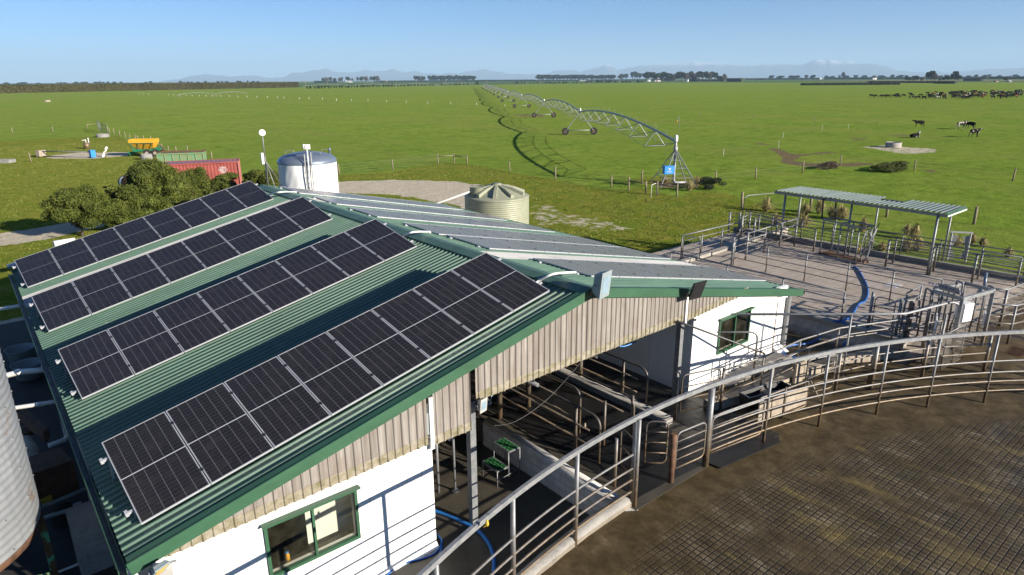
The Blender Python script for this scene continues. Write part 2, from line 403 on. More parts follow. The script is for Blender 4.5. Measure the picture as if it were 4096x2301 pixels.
def m_corr_steel(name, c=.4, rust=.0):
    n = NT(name); p = n.pos(); st = n.noise(n.mapping(p, (3, 3, .5)), 1.2, 7, .7)
    g = n.ramp(st, [(.3, (c * .78, c * .84, c * .9, 1)), (.55, (c, c * 1.05, c * 1.1, 1)), (.75, (c * 1.25, c * 1.3, c * 1.33, 1))])
    if rust: g = n.mix(n.ramp(n.noise(p, 2.0, 7, .75), [(.62 - rust * .2, 0.0), (.7, .8)]), g, (.3, .2, .12, 1))
    n.base(g); n.set(Metallic=.25); n.rough(.5); return n.m
def m_peeling(name, paint, under):
    n = NT(name); p = n.pos(); f = n.noise(p, 3.5, 7, .7)
    n.base(n.mix(n.ramp(f, [(.48, 0.0), (.52, 1.0)]), under, paint)); n.rough(.8); n.set(Specular_IOR_Level=.08); return n.m

G = dict(
    grass=m_grass(), farland=m_farland(), roof=m_roof('dusty green roofing steel', (.085, .170, .120, 1)), fascia=m_roof('green fascia paint', (.04, .125, .066, 1), .1), shelter=m_roof('grey green shelter roof', (.15, .20, .185, 1), .2),
    roofgrey=m_roof('faded skylight sheet', (.42, .42, .42, 1), .3), clad=m_clad(), algae=m_algae(), white=m_white('white insulated panel', .82, .06),
    greywall=simple('painted wall panel', (.55, .55, .55, 1), .5, var=.08), steel=m_steel(), cleansteel=m_steel('clean galvanised steel', False, .30), irrig=m_steel('irrigator steel', False, .40),
    tubedark=m_steel('shade toned worn pipe', True, .11), rail_blue=m_steel('painted top rail', False, .36),  # parlour pipe tone lowered for the shade inside
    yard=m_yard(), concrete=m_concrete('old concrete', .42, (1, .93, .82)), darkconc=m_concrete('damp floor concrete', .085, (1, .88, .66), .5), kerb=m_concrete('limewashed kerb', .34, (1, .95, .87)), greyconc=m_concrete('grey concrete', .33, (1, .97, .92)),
    block=m_blockwall(), shadelane=m_concrete('lane concrete toned for shade', .035, (1, .95, .85), .8), dirtyconc=m_concrete('muddied kerb face', .26, (1, .85, .66)), cells=m_cells(), alu=simple('anodised frame', (.66, .68, .72, 1), .35, .3, .08), black=simple('black plastic', (.02, .02, .022, 1), .5, var=.2), rubber=simple('rubber mat', (.010, .010, .011, 1), .5, var=.5, scale=2.5),
    leafA=m_foliage('olive shrub leaves', (.016, .028, .004, 1), (.085, .11, .015, 1), (.27, .29, .055, 1)),
    leafB=m_foliage('dark conifer needles', (.012, .022, .010, 1), (.03, .05, .018, 1), (.06, .085, .028, 1)),
    leafC=m_foliage('gum tree leaves', (.03, .04, .018, 1), (.06, .075, .035, 1), (.1, .11, .05, 1)),
    leafD=m_foliage('bare winter twigs', (.07, .055, .04, 1), (.13, .10, .07, 1), (.19, .15, .11, 1)),
    leafE=m_foliage('patchy hedge foliage', (.018, .034, .007, 1), (.075, .075, .022, 1), (.26, .19, .09, 1)),
    tuss=m_foliage('dry tussock blades', (.16, .13, .05, 1), (.40, .33, .14, 1), (.66, .56, .28, 1)), bark=simple('bark', (.13, .10, .075, 1), .9, var=.4, scale=9),
    wood=simple('weathered timber', (.30, .25, .16, 1), .85, var=.4, scale=8), mount=m_mount(),
    cow_b=m_cow('black cow hide', 'black'), cow_p=m_cow('pied cow hide', 'pied'), cow_w=m_cow('pale cow hide', 'pale'), cow_r=m_cow('red brown cow hide', 'red'),
    tankgreen=simple('pale green polythene', (.35, .365, .26, 1), .5, var=.12), tankwhite=m_white('white tank wrap', .8, .08), stainless=simple('stainless lid', (.20, .25, .33, 1), .35, .3, .03, scale=.3),
    pvc=m_white('white drain pipe', .78, .15), cont=m_roof('faded red container paint', (.36, .085, .07, 1), .2), conttop=m_roof('faded container roof', (.34, .16, .16, 1), .4), bingreen=m_peeling('bin green paint', (.16, .34, .19, 1), (.25, .28, .14, 1)),
    rust=simple('rusted steel', (.17, .085, .045, 1), .85, var=.5, scale=6), orange=simple('orange hopper paint', (.85, .42, .03, 1), .5, var=.1), dgreen=simple('green machine paint', (.03, .22, .10, 1), .5, var=.2), tyre=simple('tyre rubber', (.03, .027, .024, 1), .9, var=.3),
    hose=simple('blue hose', (.02, .12, .42, 1), .4, var=.15), hose2=simple('bright blue hose', (.02, .17, .5, 1), .4, var=.15), bluebox=simple('blue cabinet paint', (.015, .21, .62, 1), .45, var=.05), whitep=simple('white paint', (.8, .8, .78, 1), .45, var=.05),
    glass=m_glass('dark window glass', (.018, .022, .02, 1)), silo=m_corr_steel('galvanised silo sheet', .36, .1), siloleg=m_peeling('flaking green leg paint', (.12, .42, .22, 1), (.14, .085, .04, 1)), muddy=simple('mud caked panel', (.44, .37, .29, 1), .9, var=.35, scale=5),
    redp=simple('red plastic', (.5, .04, .03, 1), .5), yellow=simple('yellow plastic', (.75, .5, .05, 1), .5), green_tread=simple('green grating', (.012, .12, .03, 1), .6), print_blue=simple('blue lettering', (.03, .07, .35, 1), .6, var=.05), lamp=simple('lamp reflector', (.45, .62, .75, 1), .12, .3), bodygrey=simple('light fitting grey', (.32, .38, .40, 1), .5, var=.08),
    brown=simple('brown roof paint', (.3, .14, .09, 1), .7), mesh=simple('wire mesh', (.30, .28, .24, 1), .6, .3), wire=simple('fence wire', (.25, .26, .25, 1), .5, .5), foam=simple('grey lagging', (.55, .53, .5, 1), .8),
)
print('materials done')
# ------------------------------------------------------------------ light
SUN_EL, SUN_AZ = R(18.5), R(-19)         # shadows run towards -19 deg from +Y
sdir = Vector((-math.sin(SUN_AZ) * math.cos(SUN_EL), -math.cos(SUN_AZ) * math.cos(SUN_EL), math.sin(SUN_EL)))   # towards the sun
sl = bpy.data.lights.new('sun', 'SUN'); sl.energy = 5.0; sl.angle = R(.53); sl.color = (1.0, .91, .78)
so = bpy.data.objects.new('sun', sl); col.objects.link(so); so.rotation_euler = (-sdir).to_track_quat('-Z', 'Y').to_euler()
w = bpy.data.worlds.new('World'); scene.world = w; w.use_nodes = True
bgn = w.node_tree.nodes['Background']; sky = w.node_tree.nodes.new('ShaderNodeTexSky'); sky.sky_type = 'NISHITA'; sky.sun_disc = False
sky.sun_elevation = SUN_EL; sky.sun_rotation = math.atan2(sdir.x, sdir.y); sky.altitude = 2500; sky.air_density = 1.0; sky.dust_density = .2; sky.ozone_density = 7.0
w.node_tree.links.new(sky.outputs[0], bgn.inputs[0]); bgn.inputs[1].default_value = .056
vs = scene.view_settings; vs.view_transform = 'Standard'; vs.look = 'None'; vs.exposure = 1.2; vs.gamma = 1
scene.cycles.max_bounces = 6; scene.cycles.diffuse_bounces = 3; scene.cycles.glossy_bounces = 3; scene.cycles.transparent_max_bounces = 8; scene.cycles.volume_bounces = 0
scene.cycles.use_denoising = True; scene.cycles.caustics_reflective = False; scene.cycles.caustics_refractive = False

# ------------------------------------------------------------------ ground
def inpoly(X, Y, poly):
    ins = np.zeros(X.shape, bool); n = len(poly); j = n - 1
    for i in range(n):
        xi, yi = poly[i][0], poly[i][1]; xj, yj = poly[j][0], poly[j][1]
        c = ((yi > Y) != (yj > Y)) & (X < (xj - xi) * (Y - yi) / (yj - yi + 1e-12) + xi); ins ^= c; j = i
    return ins
def W2(pts): return [tuple(at(p, 0))[:2] for p in pts]
def blur(a, k):
    for _ in range(k):
        b = a.copy(); b[1:-1, 1:-1] = (a[1:-1, 1:-1] * 2 + a[:-2, 1:-1] + a[2:, 1:-1] + a[1:-1, :-2] + a[1:-1, 2:]) / 6; a = b
    return a
ST = .5
xs = np.arange(-30, 130 + ST, ST); ys = np.arange(-34, 170 + ST, ST)
X, Y = np.meshgrid(xs, ys)
# rank grass lies on the farmyard side of the boundary fence
bound = W2([(0, 565), (150, 556), (350, 548), (470, 545), (560, 590), (700, 640), (950, 690), (1110, 720), (1350, 700), (1560, 690), (1750, 655), (1900, 662), (2040, 690), (2220, 722), (2440, 765), (2560, 750), (2700, 790), (2790, 770), (2860, 765)])
bound += [(45.0, 11.0), (36.5, 12.0), (36.5, -34), (-29, -34), (-29, 170), (0, 170)]
rank = inpoly(X, Y, bound).astype(float)
for c, rr in (((34.4, 4), 3.0), ((52, 28), 5)):
    rank = np.maximum(rank, .9 * np.exp(-((X - c[0]) ** 2 + (Y - c[1]) ** 2) / rr ** 2))
rank = blur(rank, 3)
gravel = np.zeros_like(X)
road = [q2(0, 993), q2(200, 985), q2(400, 980), q2(600, 985), q2(850, 990), q2(1000, 1012), q2(1100, 1030), q2(1190, 1052), q2(1280, 1100), q2(1300, 1330), q2(1000, 1330), q2(900, 1180), q2(740, 1150), q2(600, 1118), q2(350, 1088), q2(0, 1078), (1250, 790), (1150, 800), (1100, 780), (1250, 745)]
gravel = np.maximum(gravel, inpoly(X, Y, W2(road)) * 1.0)
patch = [q2(1400, 1150), q2(1600, 1165), q2(1700, 1230), q2(1950, 1250), q2(2100, 1310), q2(2330, 1345), q2(2300, 1370), q2(1900, 1370), q2(1650, 1330), q2(1400, 1330)]
gravel = np.maximum(gravel, inpoly(X, Y, W2(patch)) * .47)
lroad = [(0, 936), (180, 905), (330, 880), (420, 868), (420, 905), (300, 930), (150, 965), (0, 985)]
lroad = [tuple(at(p, 0))[:2] for p in lroad] + [(-12, 40), (-12, 44)]
gravel = np.maximum(gravel, inpoly(X, Y, lroad) * 1.0)
pad = [k3(*p) for p in ((230, 440), (740, 447), (930, 432), (1180, 415), (1190, 372), (1000, 366), (900, 378), (740, 368), (580, 378), (400, 398), (300, 410))]
gravel = np.maximum(gravel, inpoly(X, Y, W2(pad)) * 1.0)
nearb = (X > -9) & (X < 22) & (Y > -9) & (Y < 33); gravel = np.maximum(gravel, nearb * .8 * (Y < 23.5) * (X < 20.5))
gravel = np.maximum(gravel, ((X > 18) & (X < 22.5) & (Y > 4) & (Y < 16)) * .45)
tr = [q3(*p) for p in ((1310, 730), (1530, 715), (1750, 735), (1930, 745), (1940, 775), (1700, 790), (1560, 770), (1450, 752))]
gravel = np.maximum(gravel, inpoly(X, Y, W2(tr)) * .56)
gravel = blur(gravel, 2)
mud = np.zeros_like(X)
for poly, v in (([q3(*p) for p in ((630, 740), (740, 745), (800, 775), (870, 790), (1040, 770), (1260, 768), (1050, 785), (900, 800), (840, 840), (1000, 855), (1300, 850), (1500, 858), (1300, 878), (1000, 880), (850, 872), (730, 850), (740, 810), (690, 770))], .85),
                ([q3(*p) for p in ((540, 700), (680, 708), (620, 720), (560, 712))], .7), ([q2(*p) for p in ((1280, 485), (1540, 490), (1520, 505), (1350, 500))], .7),
                ([q3(*p) for p in ((1500, 640), (1700, 635), (1800, 650), (1620, 655))], .55), ([q3(*p) for p in ((1230, 660), (1420, 650), (1400, 690), (1240, 685))], .5), ([q3(*p) for p in ((1790, 895), (1940, 900), (1930, 940), (1800, 925))], .6),
                ([q2(*p) for p in ((2320, 990), (2500, 985), (2574, 1010), (2574, 1040), (2400, 1040))], .9), ([q3(*p) for p in ((2100, 272), (2175, 272), (2170, 278), (2100, 278))], .8)):
    mud = np.maximum(mud, inpoly(X, Y, W2(poly)) * v)
mud = blur(mud, 2)
Z = (np.sin(X * 1.7 + np.sin(Y * 1.1) * 2) * np.cos(Y * 1.9 + X * .4)) * .02 * rank + rng.normal(0, .012, X.shape) * (1 - gravel)
flat = (X > -8) & (X < 37) & (Y > -34) & (Y < 24); Z[flat] = -.012
Z[0, :] = Z[-1, :] = 0; Z[:, 0] = Z[:, -1] = 0
ny, nx = X.shape
idx = np.arange(nx * ny).reshape(ny, nx)
faces = np.stack([idx[:-1, :-1], idx[:-1, 1:], idx[1:, 1:], idx[1:, :-1]], -1).reshape(-1, 4)
def grid_mesh(name, V, Fc, mats, attrs={}, smooth=True, **kw):
    me = bpy.data.meshes.new(name); me.vertices.add(len(V)); me.vertices.foreach_set('co', V.astype(np.float32).ravel())
    me.loops.add(Fc.size); me.loops.foreach_set('vertex_index', Fc.astype(np.int32).ravel()); k = Fc.shape[1]
    me.polygons.add(len(Fc)); me.polygons.foreach_set('loop_start', np.arange(0, Fc.size, k, dtype=np.int32)); me.polygons.foreach_set('loop_total', np.full(len(Fc), k, dtype=np.int32))
    me.polygons.foreach_set('use_smooth', np.full(len(Fc), smooth)); me.update(calc_edges=True); me.validate()
    for a, d in attrs.items():
        at_ = me.attributes.new(a, 'FLOAT', 'POINT'); at_.data.foreach_set('value', d.astype(np.float32).ravel())
    for mt in (mats if isinstance(mats, list) else [mats]): me.materials.append(mt)
    o = bpy.data.objects.new(name, me); col.objects.link(o); WL[o.name] = Vector((0, 0, 0)); return tag(o, **kw)
ground_mats = G['grass']
grid_mesh('field', np.stack([X, Y, Z], -1).reshape(-1, 3), faces, ground_mats, dict(rank=rank, gravel=gravel, mud=mud), kind='structure')
m = MB(); x0, x1, y0, y1 = xs[0], xs[-1], ys[0], ys[-1]; B = 28500
far_m = []
def ring(mb, ax0, ax1, ay0, ay1, bx0, bx1, by0, by1, z, mi):
    mb.quad((bx0, by0, z), (bx1, by0, z), (bx1, ay0, z), (bx0, ay0, z), mi); mb.quad((bx0, ay1, z), (bx1, ay1, z), (bx1, by1, z), (bx0, by1, z), mi)
    mb.quad((bx0, ay0, z), (ax0, ay0, z), (ax0, ay1, z), (bx0, ay1, z), mi); mb.quad((ax1, ay0, z), (bx1, ay0, z), (bx1, ay1, z), (ax1, ay1, z), mi)
ring(m, x0, x1, y0, y1, -900, 1250, -400, 1020, 0, 0)
m.build('pasture', [G['grass']], kind='structure')
m = MB(); ring(m, -900, 1250, -400, 1020, -B, B, -B, B, 0, 0)
m.build('plain', [G['farland']], kind='structure')

# concrete round the shed (the pit level), a sheet just above the ground
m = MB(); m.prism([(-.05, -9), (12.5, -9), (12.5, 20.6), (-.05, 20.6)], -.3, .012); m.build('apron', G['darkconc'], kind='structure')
m = MB(); m.prism([(-9, -9), (-.05, -9), (-.05, 22.5), (-9, 22.5)], -.3, .012); m.build('side_lane', G['shadelane'], kind='structure')  # ground left of the shed, coloured darker to deepen the shade there
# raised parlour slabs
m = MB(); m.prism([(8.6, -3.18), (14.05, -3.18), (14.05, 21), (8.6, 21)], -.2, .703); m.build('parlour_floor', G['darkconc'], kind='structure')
m = MB()
for k in range(5):
    m.box((10.45, -1.25 + k * 1.86, .709), (2.9, 1.84, .014)); m.box((13.1, -1.25 + k * 1.86, .709), (1.3, 1.84, .014))
m.prism([(8.98, -2.93), (8.98, -2.2), (13.9, -2.2), (13.9, -3.55), (12.6, -3.28), (11.2, -3.08), (10, -2.98)], .704, .722)
m.build('rubber_mat', G['rubber'], label='dark wet rubber matting laid over the parlour floor', cat='mat')
# floor of the left milking platform, deep in the shade
# yard: brown circular holding yard, ramp up to the grey exit yard
CX_, CY_, RY = 9.0, -22.6, 19.6
gx = np.arange(-14, 36.01, .2); gy = np.arange(-34, 14.01, .2); GX, GY = np.meshgrid(gx, gy)
ang = np.arctan2(GX - CX_, GY - CY_); rad = np.hypot(GX - CX_, GY - CY_)
up_ = np.clip((GX - 21.0) / 2.0, 0, 1) * np.clip((GY + 8.0) / 4.2, 0, 1)
GZ = .70 + .5 * up_
GZ = np.where((GX > 21.75) & (GY > -3.2), 1.2, GZ); GZ = np.where((GX > 8.4) & (GX < 14.1) & (GY > -3.6), .695, GZ)
keep = (rad < RY + .2) | ((GX > 8.7) & (GY < -3.0)) | ((GX > 13.95) & (GX < 21.9) & (GY < 12)) | (GX >= 21.8)
keep &= ~((GX > 33.6)) & ~((GY > 9.6) & (GX > 21))
grooved = np.clip((RY - .9 - rad) / .35, 0, 1); dryv = np.clip((GX - 20.5) / 1.5, 0, 1) * np.clip((GY + 5.6) / 2.2, 0, 1) * 1.0
iy, ix = np.where(keep[:-1, :-1] & keep[1:, 1:] & keep[:-1, 1:] & keep[1:, :-1]); nX = GX.shape[1]
base = iy * nX + ix; fc = np.stack([base, base + 1, base + nX + 1, base + nX], -1)
V = np.stack([GX, GY, GZ], -1).reshape(-1, 3)
grid_mesh('yard', V, fc, G['yard'], dict(grooved=grooved, dry=dryv), kind='structure')
# kerb wall between the yard and the pit: follows the arc
def arc(a, r=RY, z=0.0): return Vector((CX_ + r * math.sin(a), CY_ + r * math.cos(a), z))
k = MB(); a0 = math.asin((-9.0 - CX_) / RY) if abs((-9.0 - CX_) / RY) < 1 else -1.2; a1 = math.asin((8.75 - CX_) / RY)
N = 60; prof = [(RY - .02, -.1), (RY - .02, .80), (RY + .02, .88), (RY + .2, .90), (RY + .25, .84), (RY + .25, -.1)]
vsl = []
for i in range(N + 1):
    a = a0 + (a1 - a0) * i / N
    for (r_, z_) in prof: vsl.append(arc(a, r_ + random.uniform(-.012, .012), z_ + (random.uniform(-.015, .015) if z_ > 0 else 0)))
fs = []; n = len(prof)
for i in range(N):
    for j in range(n - 1): fs.append((i * n + j, i * n + j + 1, (i + 1) * n + j + 1, (i + 1) * n + j))
fs.append(tuple(N * n + j for j in range(n)))
k.add(vsl, fs, 0, True)
for q_ in range(len(fs)):
    if q_ % (n - 1) == 0: k.mi[q_] = 1
k.build('kerb_wall', [G['kerb'], G['dirtyconc']], label='low limewashed concrete kerb curving between the pit and the brown yard', cat='kerb')
m = MB(); m.prism([(8.44, 2.0), (8.66, 2.0), (8.66, 20.3), (8.44, 20.3)], -.1, .702); m.build('pit_wall', G['darkconc'], label='concrete pit wall continuing back under the roof, coloured dark for shade', cat='wall')  # rear stretch in a dark tone that carries the shade under the roof
m = MB(); m.prism([(8.42, -3.05), (8.66, -3.2), (8.66, 2.0), (8.42, 2.0)], -.1, .70)
m.tube([(8.54, -3.0, .70), (8.54, 1.95, .70)], .135, 10)
m.build('pit_wall', G['block'], label='whitewashed concrete block wall along the edge of the milking pit', cat='wall')
m = MB(); m.prism([(12.0, -1.35), (12.28, -1.35), (12.28, 20.9), (12.0, 20.9)], .6, .86); m.tube([(12.14, -1.3, .85), (12.14, 20.8, .85)], .12, 10)
m.build('platform_kerb', G['kerb'], label='rounded concrete kerb running back along the dark milking platform', cat='kerb')

# ------------------------------------------------------------------ milking shed
XE0, XE1, XR = -.35, 20.0, 9.62; ZE0, ZE1, ZRG = 2.57, 2.66, 4.86; YF, YB = -.74, 20.6
shed = thing('milking_shed', (9.8, 10, 0), 'long milking shed with green ribbed gable roof and white front walls', 'shed')
def roof_side(xe, ze, name, mats, skylights):
    u = Vector((XR - xe, 0, ZRG - ze)); L = u.length; u.normalize(); nrm = Vector((-u.z, 0, u.x)) if u.x > 0 else Vector((u.z, 0, -u.x))
    groups = {0: MB(), 1: MB(), 2: MB()}
    p = .19; prof = [(0, 0), (.045, .0), (.065, .03), (.105, .03), (.125, 0), (.19, 0)]
    y = YF + .05; pts = []
    while y < YB - .05:
        for (a, h) in prof[:-1]: pts.append((y + a, h))
        y += p
    pts.append((y, 0))
    for i in range(len(pts) - 1):
        (ya, ha), (yb, hb) = pts[i], pts[i + 1]; mid = (ya + yb) / 2; g = next((q_ + 1 for q_, (s0, s1) in enumerate(skylights) if s0 < mid < s1), 0)
        a = Vector((xe, ya, ze)) + nrm * ha; b = Vector((xe, yb, ze)) + nrm * hb
        a2 = a + u * L; b2 = b + u * L
        if u.x > 0: groups[g].add([a, a2, b2, b], [(3, 2, 1, 0)])
        else: groups[g].add([a, a2, b2, b], [(0, 1, 2, 3)])
    # screws
    sc_ = groups[0]
    for ky in range(0, int((YB - YF) / p), 2):
        for t in (.06, .3, .5, .72, .95):
            c = Vector((xe, YF + .05 + ky * p + .085, ze)) + u * L * t + nrm * .034
            sc_.box(c, (.022, .022, .012))
    under = groups[0]
    th = nrm * -.06
    a, b = Vector((xe, YF + .05, ze)) + th, Vector((xe, YB - .05, ze)) + th
    under.quad(a, b, b + u * L, a + u * L)
    groups[0].build(name, G['roof'], shed)
    for g_ in list(groups)[1:]:
        if groups[g_].v: groups[g_].build('skylight', G['roofgrey'], shed, label='pale grey translucent sheet let into the green roof')
roof_side(XE0, ZE0, 'roof_slope', None, [(12.6, 13.9), (5.1, 5.95)] if False else [(14.9, 16.45)])
roof_side(XE1, ZE1, 'roof_slope', None, [(3.05, 4.3), (15.3, 16.5)])
m = MB()
for s_, xe, ze in ((1, XE0, ZE0), (-1, XE1, ZE1)):
    u = Vector((XR - xe, 0, ZRG - ze)).normalized()
    a = Vector((XR, YF, ZRG + .055)); d = -u * .30
    q = [a, a + Vector((0, YB - YF, 0)), a + Vector((0, YB - YF, 0)) + d + Vector((0, 0, -.0)), a + d]
    m.add(q + [q[2] + Vector((0, 0, -.045)), q[3] + Vector((0, 0, -.045))], [(0, 1, 2, 3) if s_ < 0 else (3, 2, 1, 0), (3, 2, 4, 5)])
m.build('ridge_cap', G['roof'], shed)
for xe, ze in ((XE0, ZE0), (XE1, ZE1)):     # barge flashings front and back
    for yy in (YF, YB):
        m = MB(); a = Vector((xe, yy, ze)); b = Vector((XR, yy, ZRG)); u = (b - a)
        m.bar(a + Vector((0, 0, -.05)), b + Vector((0, 0, -.05)), .03, .23)
        m.bar(a + Vector((0, .09 if yy == YF else -.09, .045)), b + Vector((0, .09 if yy == YF else -.09, .045)), .2, .02)
        m.build('barge_board', G['fascia'], shed)
for xe, sgn in ((XE0, -1), (XE1, 1)):
    ze = ZE0 if sgn < 0 else ZE1
    m = MB(); x_ = xe + sgn * .03
    m.bar((x_ + sgn * .105, YF, ze - .07), (x_ + sgn * .105, YB, ze - .07), .012, .13)
    m.bar((x_, YF, ze - .09), (x_, YB, ze - .09), .012, .11); gu = m.build('gutter', G['fascia'] if sgn < 0 else G['cleansteel'], shed)
    m = MB(); m.bar((x_ + sgn * .053, YF, ze - .12), (x_ + sgn * .053, YB, ze - .12), .105, .02); m.build('gutter_debris', G['rubber'], gu)
# side walls and back
m = MB(); m.bar((0.0, -.55, 1.2), (0.0, 20.4, 1.2), .12, 2.5); m.build('side_wall', G['greywall'], shed)
m = MB(); m.bar((19.25, -.5, 1.65), (19.25, 20.4, 1.65), .12, 2.0); m.build('side_wall', G['white'], shed)
m = MB(); m.add([(0, 20.4, 0), (19.2, 20.4, 0), (19.2, 20.4, 2.7), (XR, 20.4, 4.72), (0, 20.4, 2.5)], [(0, 1, 2, 3, 4)]); m.build('back_wall', G['white'], shed)
m = MB(); m.bar((5.1, -.45, 1.6), (5.1, 12, 1.6), .12, 3.2); m.bar((0.05, 12, 1.25), (5.1, 12, 1.25), .1, 2.5); m.build('inner_wall', G['greywall'], shed)
m = MB(); m.add([(XE0 + .4, .3, 2.58), (XR, .3, 4.6), (XE1 - .4, .3, 2.7), (XE1 - .4, 20, 2.7), (XR, 20, 4.6), (XE0 + .4, 20, 2.58)], [(0, 1, 4, 5), (1, 2, 3, 4)]); m.build('ceiling', G['black'], shed)
# room walls (front)
YW = -.6
def wall_with_hole(mb, xa, xb, zb, ztop, hole, y, th=.12):
    hx0, hx1, hz0, hz1 = hole
    def seg(a, b, c, d): mb.box(((a + b) / 2, y + th / 2, (c + d) / 2), (b - a, th, d - c))
    seg(xa, hx0, zb, ztop); seg(hx1, xb, zb, ztop); seg(hx0, hx1, zb, hz0); seg(hx0, hx1, hz1, ztop)
m = MB(); wall_with_hole(m, -.02, 5.17, .12, 2.62, (1.74, 3.39, 1.17, 2.18), YW)
m.add([(0, YW, .12), (5.17, YW, .12), (5.17, YW - .14, -.02), (0, YW - .14, -.02), (5.17, YW, -.02)], [(3, 2, 1, 0), (1, 2, 4)]); m.build('front_wall', G['white'], shed)
for x in (1.0, 3.72, 4.55, 4.9):
    m = MB(); m.box((x, YW - .002, 1.3), (.006, .004, 2.4)); m.build('panel_joint', G['foam'], shed)
m = MB(); wall_with_hole(m, 14.12, 19.2, .55, 3.0, (15.34, 16.92, 1.67, 2.67), YW); m.build('front_wall', G['white'], shed)
m = MB(); m.bar((14.06, -.6, 1.9), (14.06, 9, 1.9), .1, 2.7); m.build('inner_wall', G['white'], shed)
for yv in (.9, 2.1, 3.3):
    m = MB(); m.box((14.008, yv, 1.9), (.004, .01, 2.4)); m.build('panel_joint', G['foam'], shed)
def window(x0_, x1_, z0_, z1_, inner=None):
    f = MB(); w_ = .055; y = YW - .015
    for a, b, c, d in ((x0_ - w_, x1_ + w_, z1_ - .01, z1_ + w_ + .02), (x0_ - w_, x1_ + w_, z0_ - w_, z0_ + .01)): f.box(((a + b) / 2, y, (c + d) / 2), (b - a, .08, d - c))
    for x in (x0_ - w_ / 2, x1_ + w_ / 2, (x0_ + x1_) / 2): f.box((x, y + .002, (z0_ + z1_) / 2), (w_ if x != (x0_ + x1_) / 2 else .045, .075, z1_ - z0_ + .02))
    f.box(((x0_ + x1_) / 2, y - .06, z1_ + .075), (x1_ - x0_ + .2, .12, .035))
    fo = f.build('window', G['fascia'], shed)
    for a, b in ((x0_, (x0_ + x1_) / 2 - .022), ((x0_ + x1_) / 2 + .022, x1_)):
        g = MB(); g.quad((a, YW + .03, z0_), (b, YW + .03, z0_), (b, YW + .03, z1_), (a, YW + .03, z1_)); g.build('pane', G['clearglass'], fo)
gm = NT('window glass'); gm.n.remove(gm.b); tr_ = gm.n.new('ShaderNodeBsdfTransparent'); tr_.inputs[0].default_value = (.86, .88, .82, 1); gl = gm.n.new('ShaderNodeBsdfGlossy'); gl.inputs['Roughness'].default_value = .05
fr = gm.n.new('ShaderNodeFresnel'); mx = gm.n.new('ShaderNodeMixShader'); gm.link(gm.math('ADD', fr.outputs[0], .06), mx.inputs[0]); gm.link(tr_.outputs[0], mx.inputs[1]); gm.link(gl.outputs[0], mx.inputs[2]); df = gm.n.new('ShaderNodeBsdfDiffuse'); df.inputs[0].default_value = (.16, .15, .10, 1); m2 = gm.n.new('ShaderNodeMixShader'); gm.link(gm.ramp(gm.noise(gm.pos(), 2.5, 6, .7), [(.4, .04), (.7, .16)]), m2.inputs[0]); gm.link(mx.outputs[0], m2.inputs[1]); gm.link(df.outputs[0], m2.inputs[2]); gm.link(m2.outputs[0], gm.n['Material Output'].inputs[0])  # dusty film toned olive for the brown yard mirrored in the panes
G['clearglass'] = gm.m
window(1.74, 3.39, 1.17, 2.18); window(15.34, 16.92, 1.67, 2.67)
# right room door and its step
m = MB(); m.box((18.2, YW - .012, 1.72), (.72, .03, 1.95)); m.build('door', G['white'], shed, label='plain white door in the right hand room')
m = MB(); m.box((18.585, YW - .02, 1.72), (.03, .04, 1.98)); m.build('door_jamb', G['rust'], shed)
m = MB(); m.add([(18.62, -.62, .95), (19.1, -.62, .95), (19.22, -.9, .72), (18.7, -.9, .72), (18.62, -.62, .7), (19.1, -.62, .7)], [(3, 2, 1, 0), (0, 4, 3), (1, 2, 5)]); m.build('wall_flashing', G['white'], shed)
m = MB(); m.prism([(14.1, -.62), (18.7, -.62), (18.7, -1.3), (15.5, -1.15)], .69, .78); m.build('doorstep', G['concrete'], label='worn concrete strip at the foot of the right hand white room', cat='step')
# columns
for (x, y, z0_, z1_, w_) in ((6.2, -.55, 0, 3.1, .15), (13.45, -.55, .7, 3.6, .15), (19.22, -.66, .68, 2.72, .13)):
    m = MB(); m.box((x, y, (z0_ + z1_) / 2), (w_, w_, z1_ - z0_)); m.build('column', G['cleansteel'], shed)
# gable cladding, ribbed, with a stained lower lip
def topz(x): return (ZE0 + (ZRG - ZE0) * (x - XE0) / (XR - XE0) if x < XR else ZE1 + (ZRG - ZE1) * (XE1 - x) / (XE1 - XR)) - .12
def clad(xa, xb, zlo, lip=True, y=-.66, name='gable_cladding'):
    m = MB(); a = MB(); p = .17; prof = [(0, 0), (.05, 0), (.068, -.024), (.092, -.024), (.11, 0)]
    x = xa; pts = []
    while x < xb:
        for dx, dy in prof:
            if x + dx < xb: pts.append((x + dx, y + dy))
        x += p
    pts.append((xb, y)); sag = lambda x: .006 * math.sin(x * 7) + .004 * math.sin(x * 23)
    for i in range(len(pts) - 1):
        (xa_, ya), (xb_, yb) = pts[i], pts[i + 1]; z0a, z0b = zlo(xa_) + sag(xa_) * .6, zlo(xb_) + sag(xb_) * .6
        lp = .20 if lip else 0
        m.add([(xa_, ya, z0a + lp), (xb_, yb, z0b + lp), (xb_, yb, topz(xb_)), (xa_, ya, topz(xa_))], [(0, 1, 2, 3)])
        if lip: a.add([(xa_, ya - .006, z0a), (xb_, yb - .006, z0b), (xb_, yb - .006, z0b + .205), (xa_, ya - .006, z0a + .205)], [(0, 1, 2, 3)])
    o = m.build(name, G['clad'], shed)
    if lip: a.build('stained_edge', G['algae'], o)
clad(6.27, 13.4, lambda x: 3.1 + (3.16 - 3.1) * (x - 6.27) / 7.1 if x > 6.6 else 3.1)
clad(5.2, 6.13, lambda x: 2.48)
clad(.15, 5.05, lambda x: 2.42 + .12 * (x / 5), True)
clad(13.52, 16.6, lambda x: 3.12 + .055 * (x - 13.5), True)
m = MB(); m.box((5.13, -.69, 3.0), (.09, .05, 1.15)); m.box((13.46, -.69, 3.55), (.08, .05, .95)); m.build('cover_strip', G['pvc'], shed)
